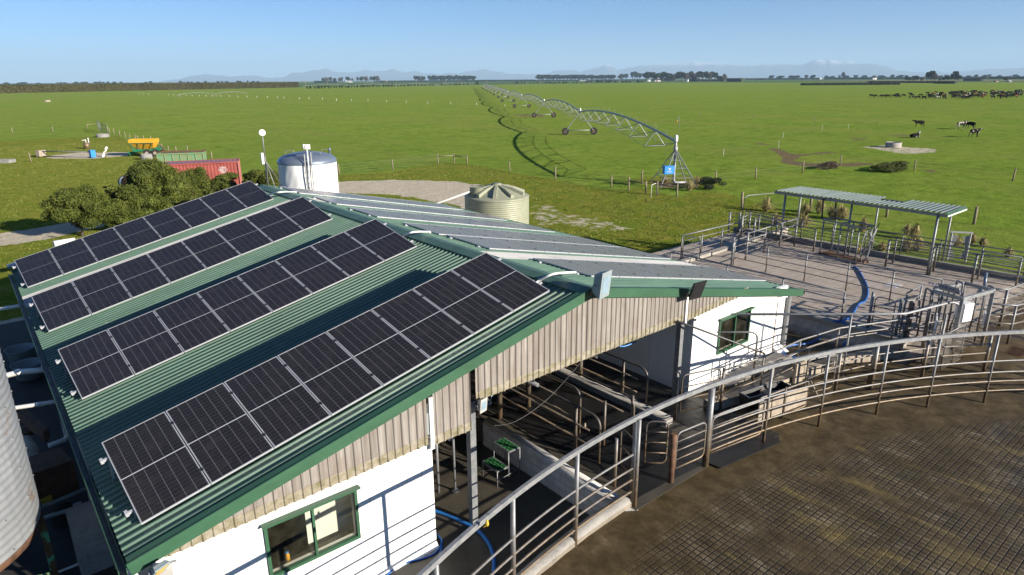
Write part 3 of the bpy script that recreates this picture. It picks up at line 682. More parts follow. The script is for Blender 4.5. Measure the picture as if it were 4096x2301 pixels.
m = MB(); m.bar((14, -.66, 3.05), (19.1, -.66, 2.66), .05, .06); m.build('wall_cap', G['white'], shed)
m = MB(); m.add([(14.0, YW - .003, 2.9), (19.25, YW - .003, 2.6), (19.25, YW - .003, topz(19.25) + .08), (14.0, YW - .003, topz(14.0) + .08)], [(0, 1, 2, 3)]); m.build('gable_infill', G['white'], shed)
# vat seen through the left window
v = thing('milk_vat', (3.2, .9, 0), 'pale stainless vat standing behind the front left window', 'vat')
m = MB(); m.box((3.2, .32, .9), (1.2, .9, 1.8)); m.build('vat_body', G['whitep'], v)
m = MB(); m.box((3.2, .32, 1.84), (1.26, .96, .06)); m.build('vat_lid', G['foam'], v)
b = thing('spray_bottle', (2.05, -.3, 1.2), 'orange and blue bottle on the sill inside the left window', 'bottle')
m = MB(); m.lathe([(0, 1.165), (.04, 1.165), (.04, 1.27), (.02, 1.32), (0, 1.32)], (2.1, -.4, 0), 10); m.build('bottle_body', G['orange'], b)
m = MB(); m.box((2.1, -.4, 1.33), (.05, .03, .03)); m.build('bottle_trigger', G['bluebox'], b)
m = MB(); m.box((2.55, -.42, 1.155), (1.6, .12, .02)); m.build('window_shelf', G['darkconc'], shed)

# ------------------------------------------------------------------ solar panels
PW, PL, PG = 1.134, 2.34, .020
def panel_proto():
    r = thing('solar_panel', (0, 0, 0), 'x', 'solar panel')
    f = MB(); w_ = .016; h = .035
    f.box((PW / 2, w_ / 2, -h / 2), (PW, w_, h)); f.box((PW / 2, PL - w_ / 2, -h / 2), (PW, w_, h))
    f.box((w_ / 2, PL / 2, -h / 2), (w_, PL - 2 * w_, h)); f.box((PW - w_ / 2, PL / 2, -h / 2), (w_, PL - 2 * w_, h)); f.build('frame', G['alu'], r)
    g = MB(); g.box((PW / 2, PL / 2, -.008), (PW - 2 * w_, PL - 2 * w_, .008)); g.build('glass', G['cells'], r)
    return r
proto = panel_proto(); used = False
def rowframe(o, u, vdir, nrm, L, side, desc, nclamp=8):
    tilt_ = R(12.6) if side == 'left' else 0.0
    f = thing('mounting_frame', o, f'aluminium rails and legs carrying {desc}', 'panel mount', 'mounting frames under the solar panel rows')
    for t in (.42, 1.92):
        m = MB(); base_ = o + vdir * t; m.bar(base_ - u * .12 - nrm * .06, base_ + u * (L + .12) - nrm * .06, .045, .045, up=nrm); rl = m.build('rail', G['alu'], f)
        for e, sg in ((-.12, -1),):
            m = MB(); m.box(base_ + u * e * 1.0 - nrm * .05, (.05, .09, .075), axes=(u, vdir, nrm)); m.build('end_clamp', G['alu'], rl)
    k = 0
    while k * 1.154 * 1.5 <= L + .1:
        for t in (.42, 1.92):
            m = MB(); b0 = o + vdir * t + u * (k * 1.154 * 1.5) - nrm * .08
            # down to the roof
            drop = (.05 + math.sin(tilt_) * t); m.bar(b0, b0 - Vector((0, 0, drop)), .04, .04, up=Vector((0, 1, 0))); m.build('leg', G['alu'], f)
        k += 1
    for j in range(1, nclamp):
        for t in (.42, 1.92):
            m = MB(); m.box(o + vdir * t + u * (j * 1.154 - .01) + nrm * .002, (.045, .07, .014), axes=(u, vdir, nrm)); m.build('mid_clamp', G['black'], f)
def place_row(o, u, tilt, n, ylab, side):
    global used
    nr = Vector((-u.z, 0, u.x)) if u.x > 0 else Vector((u.z, 0, -u.x))
    v = Vector((0, 1, 0)) * math.cos(tilt) + nr * math.sin(tilt); nn = u.cross(v) if u.x > 0 else v.cross(u)
    for k in range(n):
        r = proto if not used else copy_tree(proto); used = True
        if u.x > 0:
            org = o + u * (k * 1.154); Mx = Matrix((u, v, nn)).transposed().to_4x4()
        else:
            org = o + u * (k * 1.154 + PW); Mx = Matrix((-u, v, nn)).transposed().to_4x4()
        Mx.translation = org; r.matrix_world = Mx
        if side == 'left': lb = f'dark solar panel {ordn(k + 1)} from the eave, {ylab} row of the left roof slope'
        else: lb = f'grey solar panel {ordn(k + 1)} from the ridge, {ylab} row of the right roof slope'
        tag(r, lb, 'solar panel', 'solar panels on tilted frames over the shed roof')
    rowframe(o, u, v, nn, n * 1.154, side, f'the {ylab} solar row on the {side} roof slope', n)
    return v, nn
uL = Vector((math.cos(R(13.062)), 0, math.sin(R(13.062))))
for (a, b, t, lab) in ((0, 0, 12.45, 'nearest'), (-.0275, 5.805, 12.41, 'second'), (-.0814, 11.426, 13.16, 'third'), (-.115, 17.073, 13.33, 'farthest')):
    o = Vector((0, 0, 2.75)) + uL * a + Vector((0, b, 0)); place_row(o, uL, R(t), 8, lab, 'left')
uR = Vector((math.cos(R(12.05)), 0, -math.sin(R(12.05))))
nR = Vector((math.sin(R(12.05)), 0, math.cos(R(12.05)))); P0 = Vector((9.55, 0, 4.95)); dR = P0.dot(nR)
for pL, lab in (((2366.3, 1102.6), 'nearest'), ((1958.8, 992.7), 'second'), ((1756, 935.4), 'third'), ((1509.3, 866), 'fourth'), ((1347, 815), 'fifth'), ((1198, 771), 'farthest')):
    d = ray(pL); o = CAM + d * ((dR - CAM.dot(nR)) / d.dot(nR)); place_row(o, uR, R(.4), 8, lab, 'right')
# white conduits arching over the ridge
for i, (pa, pb, pc) in enumerate(((r5(1490, 480), r5(1600, 430), r5(1745, 418)), (r5(465, 145), r5(540, 115), r5(650, 112)), (q1(2028, 1090), q1(2110, 1072), q1(2215, 1070)))):
    A = at(pa, 4.93); Bm = at(pb, 5.12); C_ = at(pc, 4.92)
    m = MB(); m.tube(smoothline([A + Vector((-.1, 0, -.05)), A, Bm, C_, C_ + Vector((.1, 0, -.02))], 6), .03, 8)
    m.build('cable_conduit', G['pvc'], label=f'white cable conduit arched over the ridge, {ordn(i + 1)} from the front gable', cat='conduit', group='conduits over the roof ridge')
# ------------------------------------------------------------------ pipe fences
def yz(x, y):
    if x > 21.75 and y > -3.2: return 1.2
    return .7 + .5 * min(max((x - 21.0) / 2.0, 0), 1) * min(max((y + 8.0) / 4.2, 0), 1)
def pipe_fence(label, posts, h, levels, pr=.03, rr=.02, tr=.03, path=None, mat='steel', name='rail_fence', group='pipe rail fences of the yard', square=False, toprail=True, round_end=False):
    P = [Vector(p) for p in posts]; f = thing(name, P[0], label, 'fence', group)
    for p in P:
        m = MB(); m.tube([p - Vector((0, 0, .02)), p + Vector((0, 0, h - (.02 if toprail else 0)))], pr, 10)
        if not toprail: m.lathe([(0, h + .03), (pr * .8, h + .015), (pr, h - .02)], p, 10)
        m.build('post', G[mat], f)
    path = [Vector(p) for p in (path or posts)]
    for l in levels:
        m = MB(); pts = [p + Vector((0, 0, l)) for p in path]
        m.tube(pts, rr, 8); m.build('rail', G[mat], f)
    if toprail:
        m = MB(); pts = [p + Vector((0, 0, h)) for p in path]
        if round_end: pts = rounded([path[0] + Vector((0, 0, .1))] * 0 + pts + [path[-1] + Vector((0, 0, h - .3))], .22)
        if square:
            for a, b in zip(pts[:-1], pts[1:]): m.bar(a, b + (b - a).normalized() * .01, tr * 1.7, tr * 2.4)
        else: m.tube(pts, tr, 10)
        m.build('top_rail', G['rail_blue' if square else mat], f)
    return f
def pipe_gate(label, a, b, h0, h1, nb=2, r=.022, mat='steel', group='pipe gates of the yard', vert=0, name='pipe_gate'):
    a, b = Vector(a), Vector(b); f = thing(name, a, label, 'gate', group); z = Vector((0, 0, 1))
    m = MB(); pts = rounded([a + z * h0, a + z * h1, b + z * h1, b + z * h0, a + z * h0 + (b - a) * .02], .16); m.tube(pts, r, 8); m.build('gate_frame', G[mat], f)
    for i in range(nb):
        hh = h0 + (h1 - h0) * (i + 1) / (nb + 1); m = MB(); m.tube([a + z * hh, b + z * hh], r * .75, 8); m.build('bar', G[mat], f)
    for i in range(vert):
        c = a + (b - a) * (i + 1) / (vert + 1); m = MB(); m.tube([c + z * h0, c + z * h1], r * .75, 8); m.build('bar', G[mat], f)
    return f

# 1 the big curved fence
HT = 2.13; LV = [1.28, .94, .66, .37]
def arcpt(x, z=.7): return Vector((x, CY_ + math.sqrt(max(RY ** 2 - (x - CX_) ** 2, 0)), z))
def arcpath(xa, xb, n=24): return [arcpt(xa + (xb - xa) * i / n) for i in range(n + 1)]
pipe_fence('long curved grey pipe fence in the near right foreground beside the pit', [arcpt(x) for x in (1.3, 3.1, 4.98, 6.82)] + [Vector((8.70, -3.06, .7))], HT, LV, .045, .024, .04, path=arcpath(.6, 8.72), square=True)
pipe_fence('long curved pipe fence on the far rim of the brown yard', [arcpt(x) for x in (11.2, 13.22, 15.08, 16.92, 18.42, 19.95, 21.6, 23.6)], HT, LV, .036, .024, .04, path=arcpath(11.2, 24.2), square=True)
m = MB()
for a, b in zip(arcpath(8.7, 11.2, 8)[:-1], arcpath(8.7, 11.2, 8)[1:]): m.bar(a + Vector((0, 0, HT)), b + Vector((0, 0, HT)) + (b - a).normalized() * .01, .068, .1)
m.build('overhead_rail', G['rail_blue'], label='single curved top rail bridging the gateway between the two thick posts', cat='rail')
for i, (x, dx) in enumerate(((8.70, .1), (11.2, -.1))):
    m = MB(); p = arcpt(x); m.tube([p, p + Vector((0, 0, HT - .06))], .075, 14); m.build('gate_post', G['steel'], label=('thick round post at the end of the pit kerb' if i == 0 else 'thick round post with capped top right of the parlour entrance'), cat='post', group='thick posts under the curved rail')
# short gates and posts of the entrance
GP = at(r8(2480, 745), .7)
m = MB(); m.tube([GP, GP + Vector((0, 0, 1.25))], .07, 12); m.build('rusty_post', G['rust'], label='short rusty round post between the two entrance gates', cat='post')
pipe_gate('low entrance gate left of the thick capped post', GP + Vector((.12, 0, 0)), arcpt(11.1), .3, 1.22, 3)
pipe_gate('low entrance gate right of the thick capped post', arcpt(11.32), arcpt(13.1), .3, 1.25, 3)
A_ = at(r8(2280, 640), .7); B_ = at(r8(2440, 645), .7)
pipe_gate('dark round topped gate in the middle of the parlour entrance', A_, B_, .15, 1.25, 3, mat='tubedark')
A_ = at(r8(2095, 660), .7); B_ = at(r8(2195, 770), .7)
pipe_gate('small dark hinged gate tied beside the thick kerb post', A_, B_, .2, 1.15, 1, mat='tubedark')
p = at(r8(2058, 775), .7); m = MB(); m.tube([p, p + Vector((0, 0, 1.22))], .036, 10); m.build('short_post', G['steel'], label='free standing short post beside the small dark hinged gate', cat='post')

# 2 parlour rails running back under the roof
def stall_rail(label, x, ya, yb, posts, levels=(1.25, .78, .4), end_drop=True, h=1.25, mat='tubedark', r=.03):
    f = thing('stall_rail', (x, ya, .7), label, 'rail', 'rails of the milking platform')
    for y in posts:
        m = MB(); m.tube([(x, y, .7), (x, y, .7 + h + .02)], .036, 10); m.build('post', G[mat], f)
    for l in levels:
        m = MB(); pts = [Vector((x, yb, .7 + l)), Vector((x, ya, .7 + l))]
        if l == levels[0] and end_drop: pts = rounded([pts[0], Vector((x, ya - .35, .7 + l)), Vector((x, ya - .35, .7))], .3)
        m.tube(pts, r if l == levels[0] else .022, 8); m.build('rail', G[mat], f)
    return f
stall_rail('dark stall rail nearest the pit with rounded end', 9.3, -1.1, 16, (-.65, 3.8, 7.5, 11))
stall_rail('dark stall rail in the middle of the platform', 10.0, .25, 16, (-.95, 5, 9))
stall_rail('dark stall rail with long rounded hoop further right', 10.75, -.9, 16, (-1.2, 3, 7), (1.2, .7))
stall_rail('dark rail fence on the rounded platform kerb', 12.2, -.15, 16, (.36, 2.0, 6, 10), (1.3, .9, .5))
m = MB(); m.tube([(12.14, 2.0, .8), (12.14, 2.0, 3.6)], .06, 12); m.build('round_column', G['steel'], label='thick round column on the platform kerb under the cladding', cat='column', group='round columns of the parlour')
for i, (x, y) in enumerate(((8.9, 1.86), (9.95, 1.87))):
    m = MB(); m.tube([(x, y, .7), (x, y, 3.3)], .07, 12); m.build('round_column', G['tubedark'], label=('galvanised round column on the pit edge' if i == 0 else 'darker round column just right of the pit edge column'), cat='column', group='round columns of the parlour')
for i_, (x_, z_) in enumerate(((8.8, 2.35), (9.05, 2.6), (10.9, 2.5))):
    t = thing('overhead_pipe', (x_, 2, z_), ('milk line pipe slung over the pit edge', 'thin vacuum pipe above the milk line', 'dark pipe over the middle of the platform')[i_], 'pipe', 'pipes under the parlour roof'); m = MB(); m.tube([(x_, .2, z_), (x_, 15, z_)], (.05, .03, .035)[i_], 8); m.build('pipe', G['cleansteel' if i_ < 2 else 'tubedark'], t)
    m = MB(); m.tube([(x_, .35, z_), (x_, .35, z_ + 1.2)], .02, 6); m.build('hanger', G['tubedark'], t)
for k in range(6):   # cluster equipment along the pit edge
    y = 2.3 + k * 1.5
    t = thing('milking_cluster', (8.75, y, .7), f'milking cluster hanging over the pit edge, {ordn(k + 1)} from the front', 'milking machine', 'milking clusters along the pit')
    m = MB(); m.tube(smoothline([(8.5, y, 2.0), (8.7, y, 1.3), (9.0, y + .1, .95), (8.7, y + .3, 1.5)]), .02, 6); m.build('milk_tube', G['black'], t)
    m = MB(); m.lathe([(0, .95), (.07, .95), (.09, 1.03), (.05, 1.1), (0, 1.1)], (8.85, y, 0), 10); m.build('claw', G['stainless'], t)
    m = MB()
    for a in range(4): m.tube([(8.85 + .06 * math.cos(a * 1.57), y + .06 * math.sin(a * 1.57), 1.05), (8.85 + .13 * math.cos(a * 1.57), y + .13 * math.sin(a * 1.57), 1.25)], .022, 6)
    m.build('teat_cup', G['stainless'], t)
# 3 pit furniture
st = thing('step_stool', (7.7, .4, 0), 'two step metal stool with green grip treads in the pit', 'step stool')
def tread(x0_, x1_, ya, yb, z):
    m = MB(); m.bar((x0_, ya, z), (x1_, ya, z), .035, .035); m.bar((x0_, yb, z), (x1_, yb, z), .035, .035); m.bar((x0_, ya, z), (x0_, yb, z), .035, .035); m.bar((x1_, ya, z), (x1_, yb, z), .035, .035)
    o = m.build('tread_frame', G['cleansteel'], st); m = MB()
    nx_, ny_ = 4, 9
    for i in range(nx_):
        for j in range(ny_): m.box((x0_ + (x1_ - x0_) * (i + .5) / nx_, ya + (yb - ya) * (j + .5) / ny_, z + .012 + .006 * ((i + j) % 2)), ((x1_ - x0_) / nx_ * .72, (yb - ya) / ny_ * .6, .02))
    m.box(((x0_ + x1_) / 2, (ya + yb) / 2, z - .008), (x1_ - x0_ - .03, yb - ya - .03, .01)); m.build('tread', G['green_tread'], o)
tread(7.48, 7.80, .2, .78, .45); tread(7.86, 8.18, .2, .78, .85)
for (x, y, h) in ((7.48, .2, .45), (7.48, .78, .45), (7.84, .2, .85), (7.84, .78, .85), (8.2, .2, .85), (8.2, .78, .85)):
    m = MB(); m.tube([(x, y, 0), (x, y, h)], .014, 8); m.build('leg', G['cleansteel'], st)
m = MB(); m.tube([(7.48, .2, .2), (8.2, .2, .25)], .01, 6); m.tube([(7.48, .78, .2), (8.2, .2, .25)], .01, 6); m.build('brace', G['cleansteel'], st)
t = thing('pit_post', (6.61, .76, 0), 'slim steel post with flanged foot and dosing bottles hung on it', 'post')
m = MB(); m.tube([(6.61, .76, 0), (6.61, .76, 2.6)], .03, 10); m.build('post', G['cleansteel'], t)
m = MB(); m.lathe([(0, .012), (.09, .012), (.09, .04), (.035, .05)], (6.61, .76, 0), 14); m.build('foot', G['cleansteel'], t)
t = thing('spray_bottle', (6.5, .7, 1.6), 'white spray bottle hung on the slim pit post', 'bottle')
m = MB(); m.tube([(6.45, .68, 1.5), (6.50, .68, 1.72)], .035, 10); m.build('bottle_body', G['whitep'], t); m = MB(); m.box((6.5, .69, 1.78), (.1, .05, .06)); m.build('bottle_trigger', G['bluebox'], t)
t = thing('glove_cluster', (6.5, .7, 1.85), 'blue rubber gloves draped beside the slim pit post', 'gloves'); m = MB()
for i in range(3): m.lathe([(0, -.09), (.05, -.06), (.06, 0), (.035, .07), (0, .08)], (6.5 - .02 * i, .68 + .05 * i, 1.93 + .09 * i), 8)
m.build('glove', G['hose2'], t)
t = thing('pit_stand', (6.27, .97, 0), 'stainless stand with box and bottle basket just inside the white wall end', 'stand')
m = MB(); m.tube([(6.27, .97, 0), (6.27, .97, 1.9)], .035, 10); m.build('post', G['cleansteel'], t)
m = MB(); m.box((6.1, 1.0, 2.05), (.6, .4, .55)); m.build('box', G['bodygrey'], t); m = MB(); m.box((6.4, 1.0, 1.55), (.3, .25, .25)); m.build('basket', G['bodygrey'], t)
for i, (cn, c) in enumerate((('white', 'whitep'), ('red', 'redp'), ('blue', 'bluebox'))):
    m = MB(); m.lathe([(0, 0), (.035, 0), (.035, .14), (.015, .17), (0, .18)], (6.31 + i * .08, 1.0, 1.66), 8); m.build('basket_bottle', G[c], label=f'small {cn} bottle in the basket of the stainless pit stand', cat='bottle')
# hoses
def hose(label, pts, r, mat, n=8, cat='hose', name='hose'):
    m = MB(); m.tube(smoothline(pts, n), r, 8); return m.build(name, G[mat], label=label, cat=cat)
hose('thick bright blue hose curving over the pit floor', [at(r8(*p), .05) for p in ((560, 925), (700, 962), (800, 995), (900, 1040), (1000, 1090), (1075, 1160), (1120, 1230), (1145, 1310), (1150, 1400), (1140, 1480), (1150, 1550))], .045, 'hose2')
hose('thin blue hose looping round the foot of the white wall end', [at(r8(*p), .03) for p in ((700, 1110), (735, 1160), (752, 1190), (740, 1240), (690, 1290), (600, 1325), (500, 1350), (420, 1380), (340, 1450), (280, 1520))], .022, 'hose')
hose('thin blue hose end trailing towards the bottom edge', [at(r8(*p), .03) for p in ((752, 1200), (755, 1240), (730, 1310), (690, 1380), (650, 1450), (600, 1540))], .022, 'hose')
hose('thin bright blue hose hanging in the dark parlour', [(12.9, 1.5, 3.2), (12.75, 1.5, 2.6), (12.85, 1.3, 2.1), (13.1, 1.2, 1.9), (13.6, 1.1, 1.95)], .025, 'hose2')
hose('thin cable drooping from the cladding to the pit post', [(9.6, -.5, 3.0), (8.6, -.4, 2.3), (7.6, -.4, 2.05), (6.9, -.45, 2.2)], .006, 'tubedark', name='cable')
hose('thick blue water hose snaking over the grey yard', [at(c2(*p), 1.236) for p in ((240, 915), (300, 960), (370, 1080), (420, 1180), (430, 1290), (390, 1390), (300, 1440))] + [at(c7(*p), 1.26) for p in ((950, 320), (870, 360), (790, 365))] + [at(c7(*p), 1.0) for p in ((755, 400),)] + [at(c7(*p), .76) for p in ((690, 490), (600, 555), (500, 580), (400, 590), (330, 615), (310, 650), (350, 690), (480, 715), (620, 715))], .036, 'hose')
hose('short dark blue hose dropping off the alley wall', [at(c7(870, 370), 1.3), at(c7(905, 400), 1.2), at(c7(930, 460), 1.0), at(c7(915, 540), .8), at(c7(880, 590), .76)], .045, 'hose')
# 4 lamps
def floodlight(label, p, size, fwd, mat, face, arm):
    p = Vector(p); fwd = Vector(fwd).normalized(); t = thing('floodlight', p, label, 'floodlight', 'floodlights on the shed front')
    x = fwd.cross(Vector((0, 0, 1))).normalized(); z = x.cross(fwd)
    m = MB(); hw, hh, dp = size[0] / 2, size[1] / 2, size[2]
    F = [p + fwd * dp * .5 + x * a * hw + z * b * hh for a, b in ((-1, -1), (1, -1), (1, 1), (-1, 1))]; Bk = [p - fwd * dp * .5 + x * a * hw * .72 + z * b * hh * .72 for a, b in ((-1, -1), (1, -1), (1, 1), (-1, 1))]
    m.add(F + Bk, [(0, 1, 2, 3), (7, 6, 5, 4), (4, 5, 1, 0), (5, 6, 2, 1), (6, 7, 3, 2), (7, 4, 0, 3)]);
    m.box(p + fwd * dp * .55, (size[0] * 1.06, .02, size[1] * 1.06), axes=(x, fwd, z)); m.build('lamp_housing', G[mat], t)
    m = MB(); m.box(p + fwd * (dp * .55 + .012), (size[0] * .72, .008, size[1] * .66), axes=(x, fwd, z)); m.build('lamp_glass', G[face], t)
    m = MB(); m.tube([p + x * hw * 1.05, p - fwd * .12 + Vector((0, 0, -.05)) + x * hw * .6, Vector(arm)], .018, 8); m.build('lamp_bracket', G['cleansteel'], t)
    return t
lp = aty(r5(1955, 500), -.95)
floodlight('large pale grey floodlight on the front peak of the roof', lp, (.42, .60, .22), (.22, -.95, -.1), 'bodygrey', 'lamp', (9.55, -.76, 4.75))
lp = aty(r6(105, 545), -1.05)
floodlight('black floodlight on a curved bracket right of the peak', lp, (.42, .52, .1), (-.1, -.9, -.3), 'black', 'black', (13.35, -.72, 3.85))
lp = aty(r7(1190, 1400), -.95)
floodlight('small grey floodlight under the front left roof corner', lp, (.26, .34, .08), (.3, -.7, -.65), 'bodygrey', 'yellow', (.3, -.6, 2.25))
lp = aty(r8(1055, 160), -.8)
floodlight('twin round work lamp wired to the cladding step', lp, (.2, .3, .1), (.2, -.95, -.1), 'foam', 'lamp', (6.3, -.66, 2.9))
# wall vent under the corner
m = MB()
for k in range(9): m.box((.12, -.64, 2.25 - k * .035), (.22, .03, .018), axes=(Vector((1, 0, 0)), Vector((0, .9, .4)), Vector((0, -.4, .9))))
m.build('wall_vent', G['foam'], label='small louvred vent at the front left corner of the shed', cat='vent')
# downpipes and drain pipes on the left side
t = thing('downpipe', (-.3, -.3, 0), 'white downpipe at the front left corner of the shed', 'downpipe', 'downpipes along the left wall'); m = MB(); m.tube(rounded([(-.45, -.35, 2.4), (-.25, -.3, 2.1), (-.25, -.3, .05)], .1), .05, 10); m.build('pipe', G['pvc'], t)
for i, (y, y2) in enumerate(((4.9, 4.9), (9.6, 9.6))):
    t = thing('downpipe', (-.3, y, 0), f'white downpipe, {ordn(i + 2)} back along the left wall', 'downpipe', 'downpipes along the left wall'); m = MB(); m.tube(rounded([(-.45, y, 2.4), (-.3, y, 2.1), (-.3, y, .12), (-.75, y - .1, .12)], .12), .065, 10); m.build('pipe', G['pvc'], t)
r4 = crop(0, 868, .53069)
for i, (pa, pb, pc, r_) in enumerate(((r4(335, 1152), r4(150, 1170), r4(30, 1200), .075), (r4(440, 1388), r4(300, 1412), r4(95, 1442), .05), (r4(150, 668), r4(60, 685), r4(-20, 699), .06))):
    a = at(pa, 2.3); b_ = at(pb, 2.2); c_ = at(pc, 2.1); a = a + (a - b_).normalized() * .25
    t = thing('drain_pipe', a, f'horizontal white pipe running off the left eave, {ordn(i + 1)} counted from the {"middle" if i == 0 else "front" if i == 1 else "back"}', 'pipe', 'white pipes off the left eave'); m = MB(); m.tube([a, b_, c_, c_ + (c_ - b_) * .2], r_, 12); m.build('pipe', G['pvc'], t)
    m = MB(); d_ = (b_ - a).normalized(); m.tube([b_ - d_ * .09, b_ + d_ * .09], r_ * 1.18, 12); m.build('pipe_collar', G['pvc'], t)
t = thing('floor_pipe', at(r7(890, 1225), .05), 'thin grey pipe lying on the concrete by the left wall', 'pipe'); m = MB(); m.tube([at(r7(890, 1225), .05), at(r7(600, 1360), .05), at(r7(250, 1500), .05)], .025, 8); m.build('pipe', G['pvc'], t)
# silo
sc = Vector((-3.36, 3.72, 0)); SR = 2.14
t = thing('feed_silo', sc, 'corrugated galvanised feed silo at the left edge', 'silo'); m = MB(); prof = []
z = 1.62
while z < 9.2: prof += [(SR + .014, z), (SR + .02, z + .03), (SR + .014, z + .06), (SR - .006, z + .075), (SR - .006, z + .105)]; z += .15
m.lathe(prof, sc, 96); m.build('silo_body', G['silo'], t)
m = MB(); m.lathe([(.25, .45), (SR - .03, 1.5), (SR + .03, 1.52), (SR + .03, 1.64)], sc, 64); m.build('hopper', G['rust'], t)
m = MB(); m.lathe([(SR + .01, 9.2), (.4, 10.1), (0, 10.12)], sc, 48); m.build('silo_roof', G['silo'], t)
for k_ in range(7):
    a = R(-62 + k_ * 51.4); p = sc + Vector((SR * math.cos(a), SR * math.sin(a), 0)); m = MB(); m.bar(p, p + Vector((0, 0, 1.6)), .12, .12); m.build('leg', G['siloleg'], t)
    a2 = R(-62 + (k_ + 1) * 51.4); p2 = sc + Vector((SR * math.cos(a2), SR * math.sin(a2), 0)); m = MB(); m.bar(p + Vector((0, 0, 1.5)), p2 + Vector((0, 0, .3)), .05, .05); m.build('brace', G['siloleg'], t)
m = MB()
aa = R(-18)
for z_ in np.arange(1.7, 9.1, .6):
    for a in np.arange(-60, 60, 20): pp = sc + Vector(((SR + .022) * math.cos(R(a)), (SR + .022) * math.sin(R(a)), z_)); m.box(pp, (.02, .02, .02), rz=R(a))
m.build('bolt_row', G['cleansteel'], t)
# machinery in the shade between silo and shed
def mb_obj(name, label, cat, loc): return thing(name, loc, label, cat)
kk = crop(0, 1100, .5528)
t = mb_obj('loader_bucket', 'rusty red loader arm and bucket beside the silo', 'loader', at(kk(240, 1150), .9))
pA = [at(kk(*p), 1.0) for p in ((95, 1010), (215, 1040), (365, 1165), (325, 1205))]; pB = [at(kk(*p), .75) for p in ((150, 1090), (230, 1110), (320, 1210), (210, 1215))]
m = MB(); m.add([p + Vector((0, 0, .25)) for p in pA] + [p - Vector((0, 0, .05)) for p in pA], [(0, 1, 2, 3), (7, 6, 5, 4), (0, 4, 5, 1), (1, 5, 6, 2), (2, 6, 7, 3), (3, 7, 4, 0)]); m.build('bucket', G['rust'], t)
m = MB(); m.tube([at(kk(190, 1190), .9), at(kk(240, 1280), 1.0), at(kk(275, 1400), .8)], [.12, .14, .11], 12); m.build('auger_boot', G['muddy'], t)
m = MB(); m.lathe([(0, 0), (.28, 0), (.3, .1), (.25, .12), (0, .12)], at(kk(190, 1140), .7), 16); m.build('gear_case', G['rust'], t)
t = mb_obj('feed_wagon', 'rusty boxed feed machine standing between silo and shed', 'machine', at(kk(330, 1440), .5))
c_ = at(kk(350, 1430), .9); m = MB(); m.box(c_ + Vector((0, 0, -.1)), (.85, 1.0, .8), rz=R(8)); m.bar(c_ + Vector((-.45, -.5, .32)), c_ + Vector((.45, -.42, .32)), .05, .05); m.build('hopper_box', G['rust'], t)
m = MB(); m.tube([c_ + Vector((-.3, -.65, -.45)), c_ + Vector((.5, -.6, -.4)), c_ + Vector((.85, -.5, -.45))], .045, 8); m.tube([c_ + Vector((-.3, -.9, -.6)), c_ + Vector((.6, -1.1, -.5))], .05, 8); m.build('chassis', G['bodygrey'], t)
m = MB(); m.tube([c_ + Vector((.1, -.75, -.75)), c_ + Vector((.1, -.95, -.75))], .28, 18); m.build('wheel', G['tyre'], t)
m = MB(); m.box(c_ + Vector((-.2, -.68, -.3)), (.3, .05, .12), rz=R(20)); m.build('guard', G['yellow'], t)
m = MB(); m.tube([c_ + Vector((.35, -1.2, -.5)), c_ + Vector((.5, -1.6, -.8))], .05, 8); m.box(c_ + Vector((.35, -1.2, -.45)), (.16, .1, .2)); m.build('pump', G['foam'], t)
t = mb_obj('concrete_pillar', 'square concrete pillar against the left wall of the shed', 'pillar', (-.55, 3.9, 0)); m = MB(); m.prism([(-.85, 3.2), (-.2, 3.2), (-.2, 3.9), (-.85, 3.9)], 0, 1.25); m.build('pillar', G['greyconc'], t)
for i, (px, py) in enumerate(((150, 540), (200, 650))):
    c_ = at(kk(px, py), .5); t = mb_obj('plastic_tub', ('pale blue plastic tub in the shade by the left wall, farther back' if i == 0 else 'pale blue plastic tub in the shade, nearer the cross pipe'), 'tub', c_); t['group'] = 'tubs by the left wall'
    m = MB(); m.lathe([(.0, .05), (.38, .05), (.45, .55), (.48, .57), (.43, .5), (.36, .12), (0, .12)], (c_.x, c_.y, 0), 24); m.build('tub', G['hose'] if False else G['bodygrey'], t)

# 5 fences over the alley and grey yard (levels 0.7 / 1.2)
def z12(p): return at(p, 1.2)
xb = 25.8
pipe_fence('four rail fence running up the middle of the grey yard', [(25.83, 5.5, 1.2), (25.82, 3.84, 1.2), (25.8, 2.05, 1.2), (25.75, .26, 1.2), (25.72, -1.44, 1.2), (25.7, -3.1, 1.2)], 1.26, [.95, .66, .37], .03, .018, .028)
p = Vector((25.84, 5.53, 1.2)); m = MB(); m.tube([p + Vector((-.1, .0, 0)), p + Vector((-.1, 0, 1.34))], .055, 12); m.build('gate_post', G['cleansteel'], label='stout round post at the back end of the middle yard fence', cat='post', group='stout posts of the grey yard')
g2 = z12(c1(1140, 1165)); g3 = z12(c1(1385, 1080)); g4 = g3 + (g3 - g2) * .95; g5 = g3 + (g3 - g2) * 1.9
m = MB(); m.tube([g2, g2 + Vector((0, 0, 1.36))], .055, 12); m.build('gate_post', G['cleansteel'], label='stout round post beside the small round topped gate', cat='post', group='stout posts of the grey yard')
pipe_gate('small round topped gate by the stout posts in the grey yard', p + Vector((.05, .05, 0)), g2, .2, 1.15, 2)
pipe_fence('pipe fence slanting from the stout posts towards the shelter', [g2, g3, g4, g5], 1.3, [.98, .68, .38], .03, .02, .03, path=[g2, g5])
xw = 21.95
pipe_fence('rail fence standing on the low alley wall behind the shed', [(xw, 6.2, 1.2), (xw, 3.4, 1.2), (xw, 1.0, 1.2), (xw, -1.3, 1.2)], 1.15, [.86, .58, .3], .03, .018, .03)
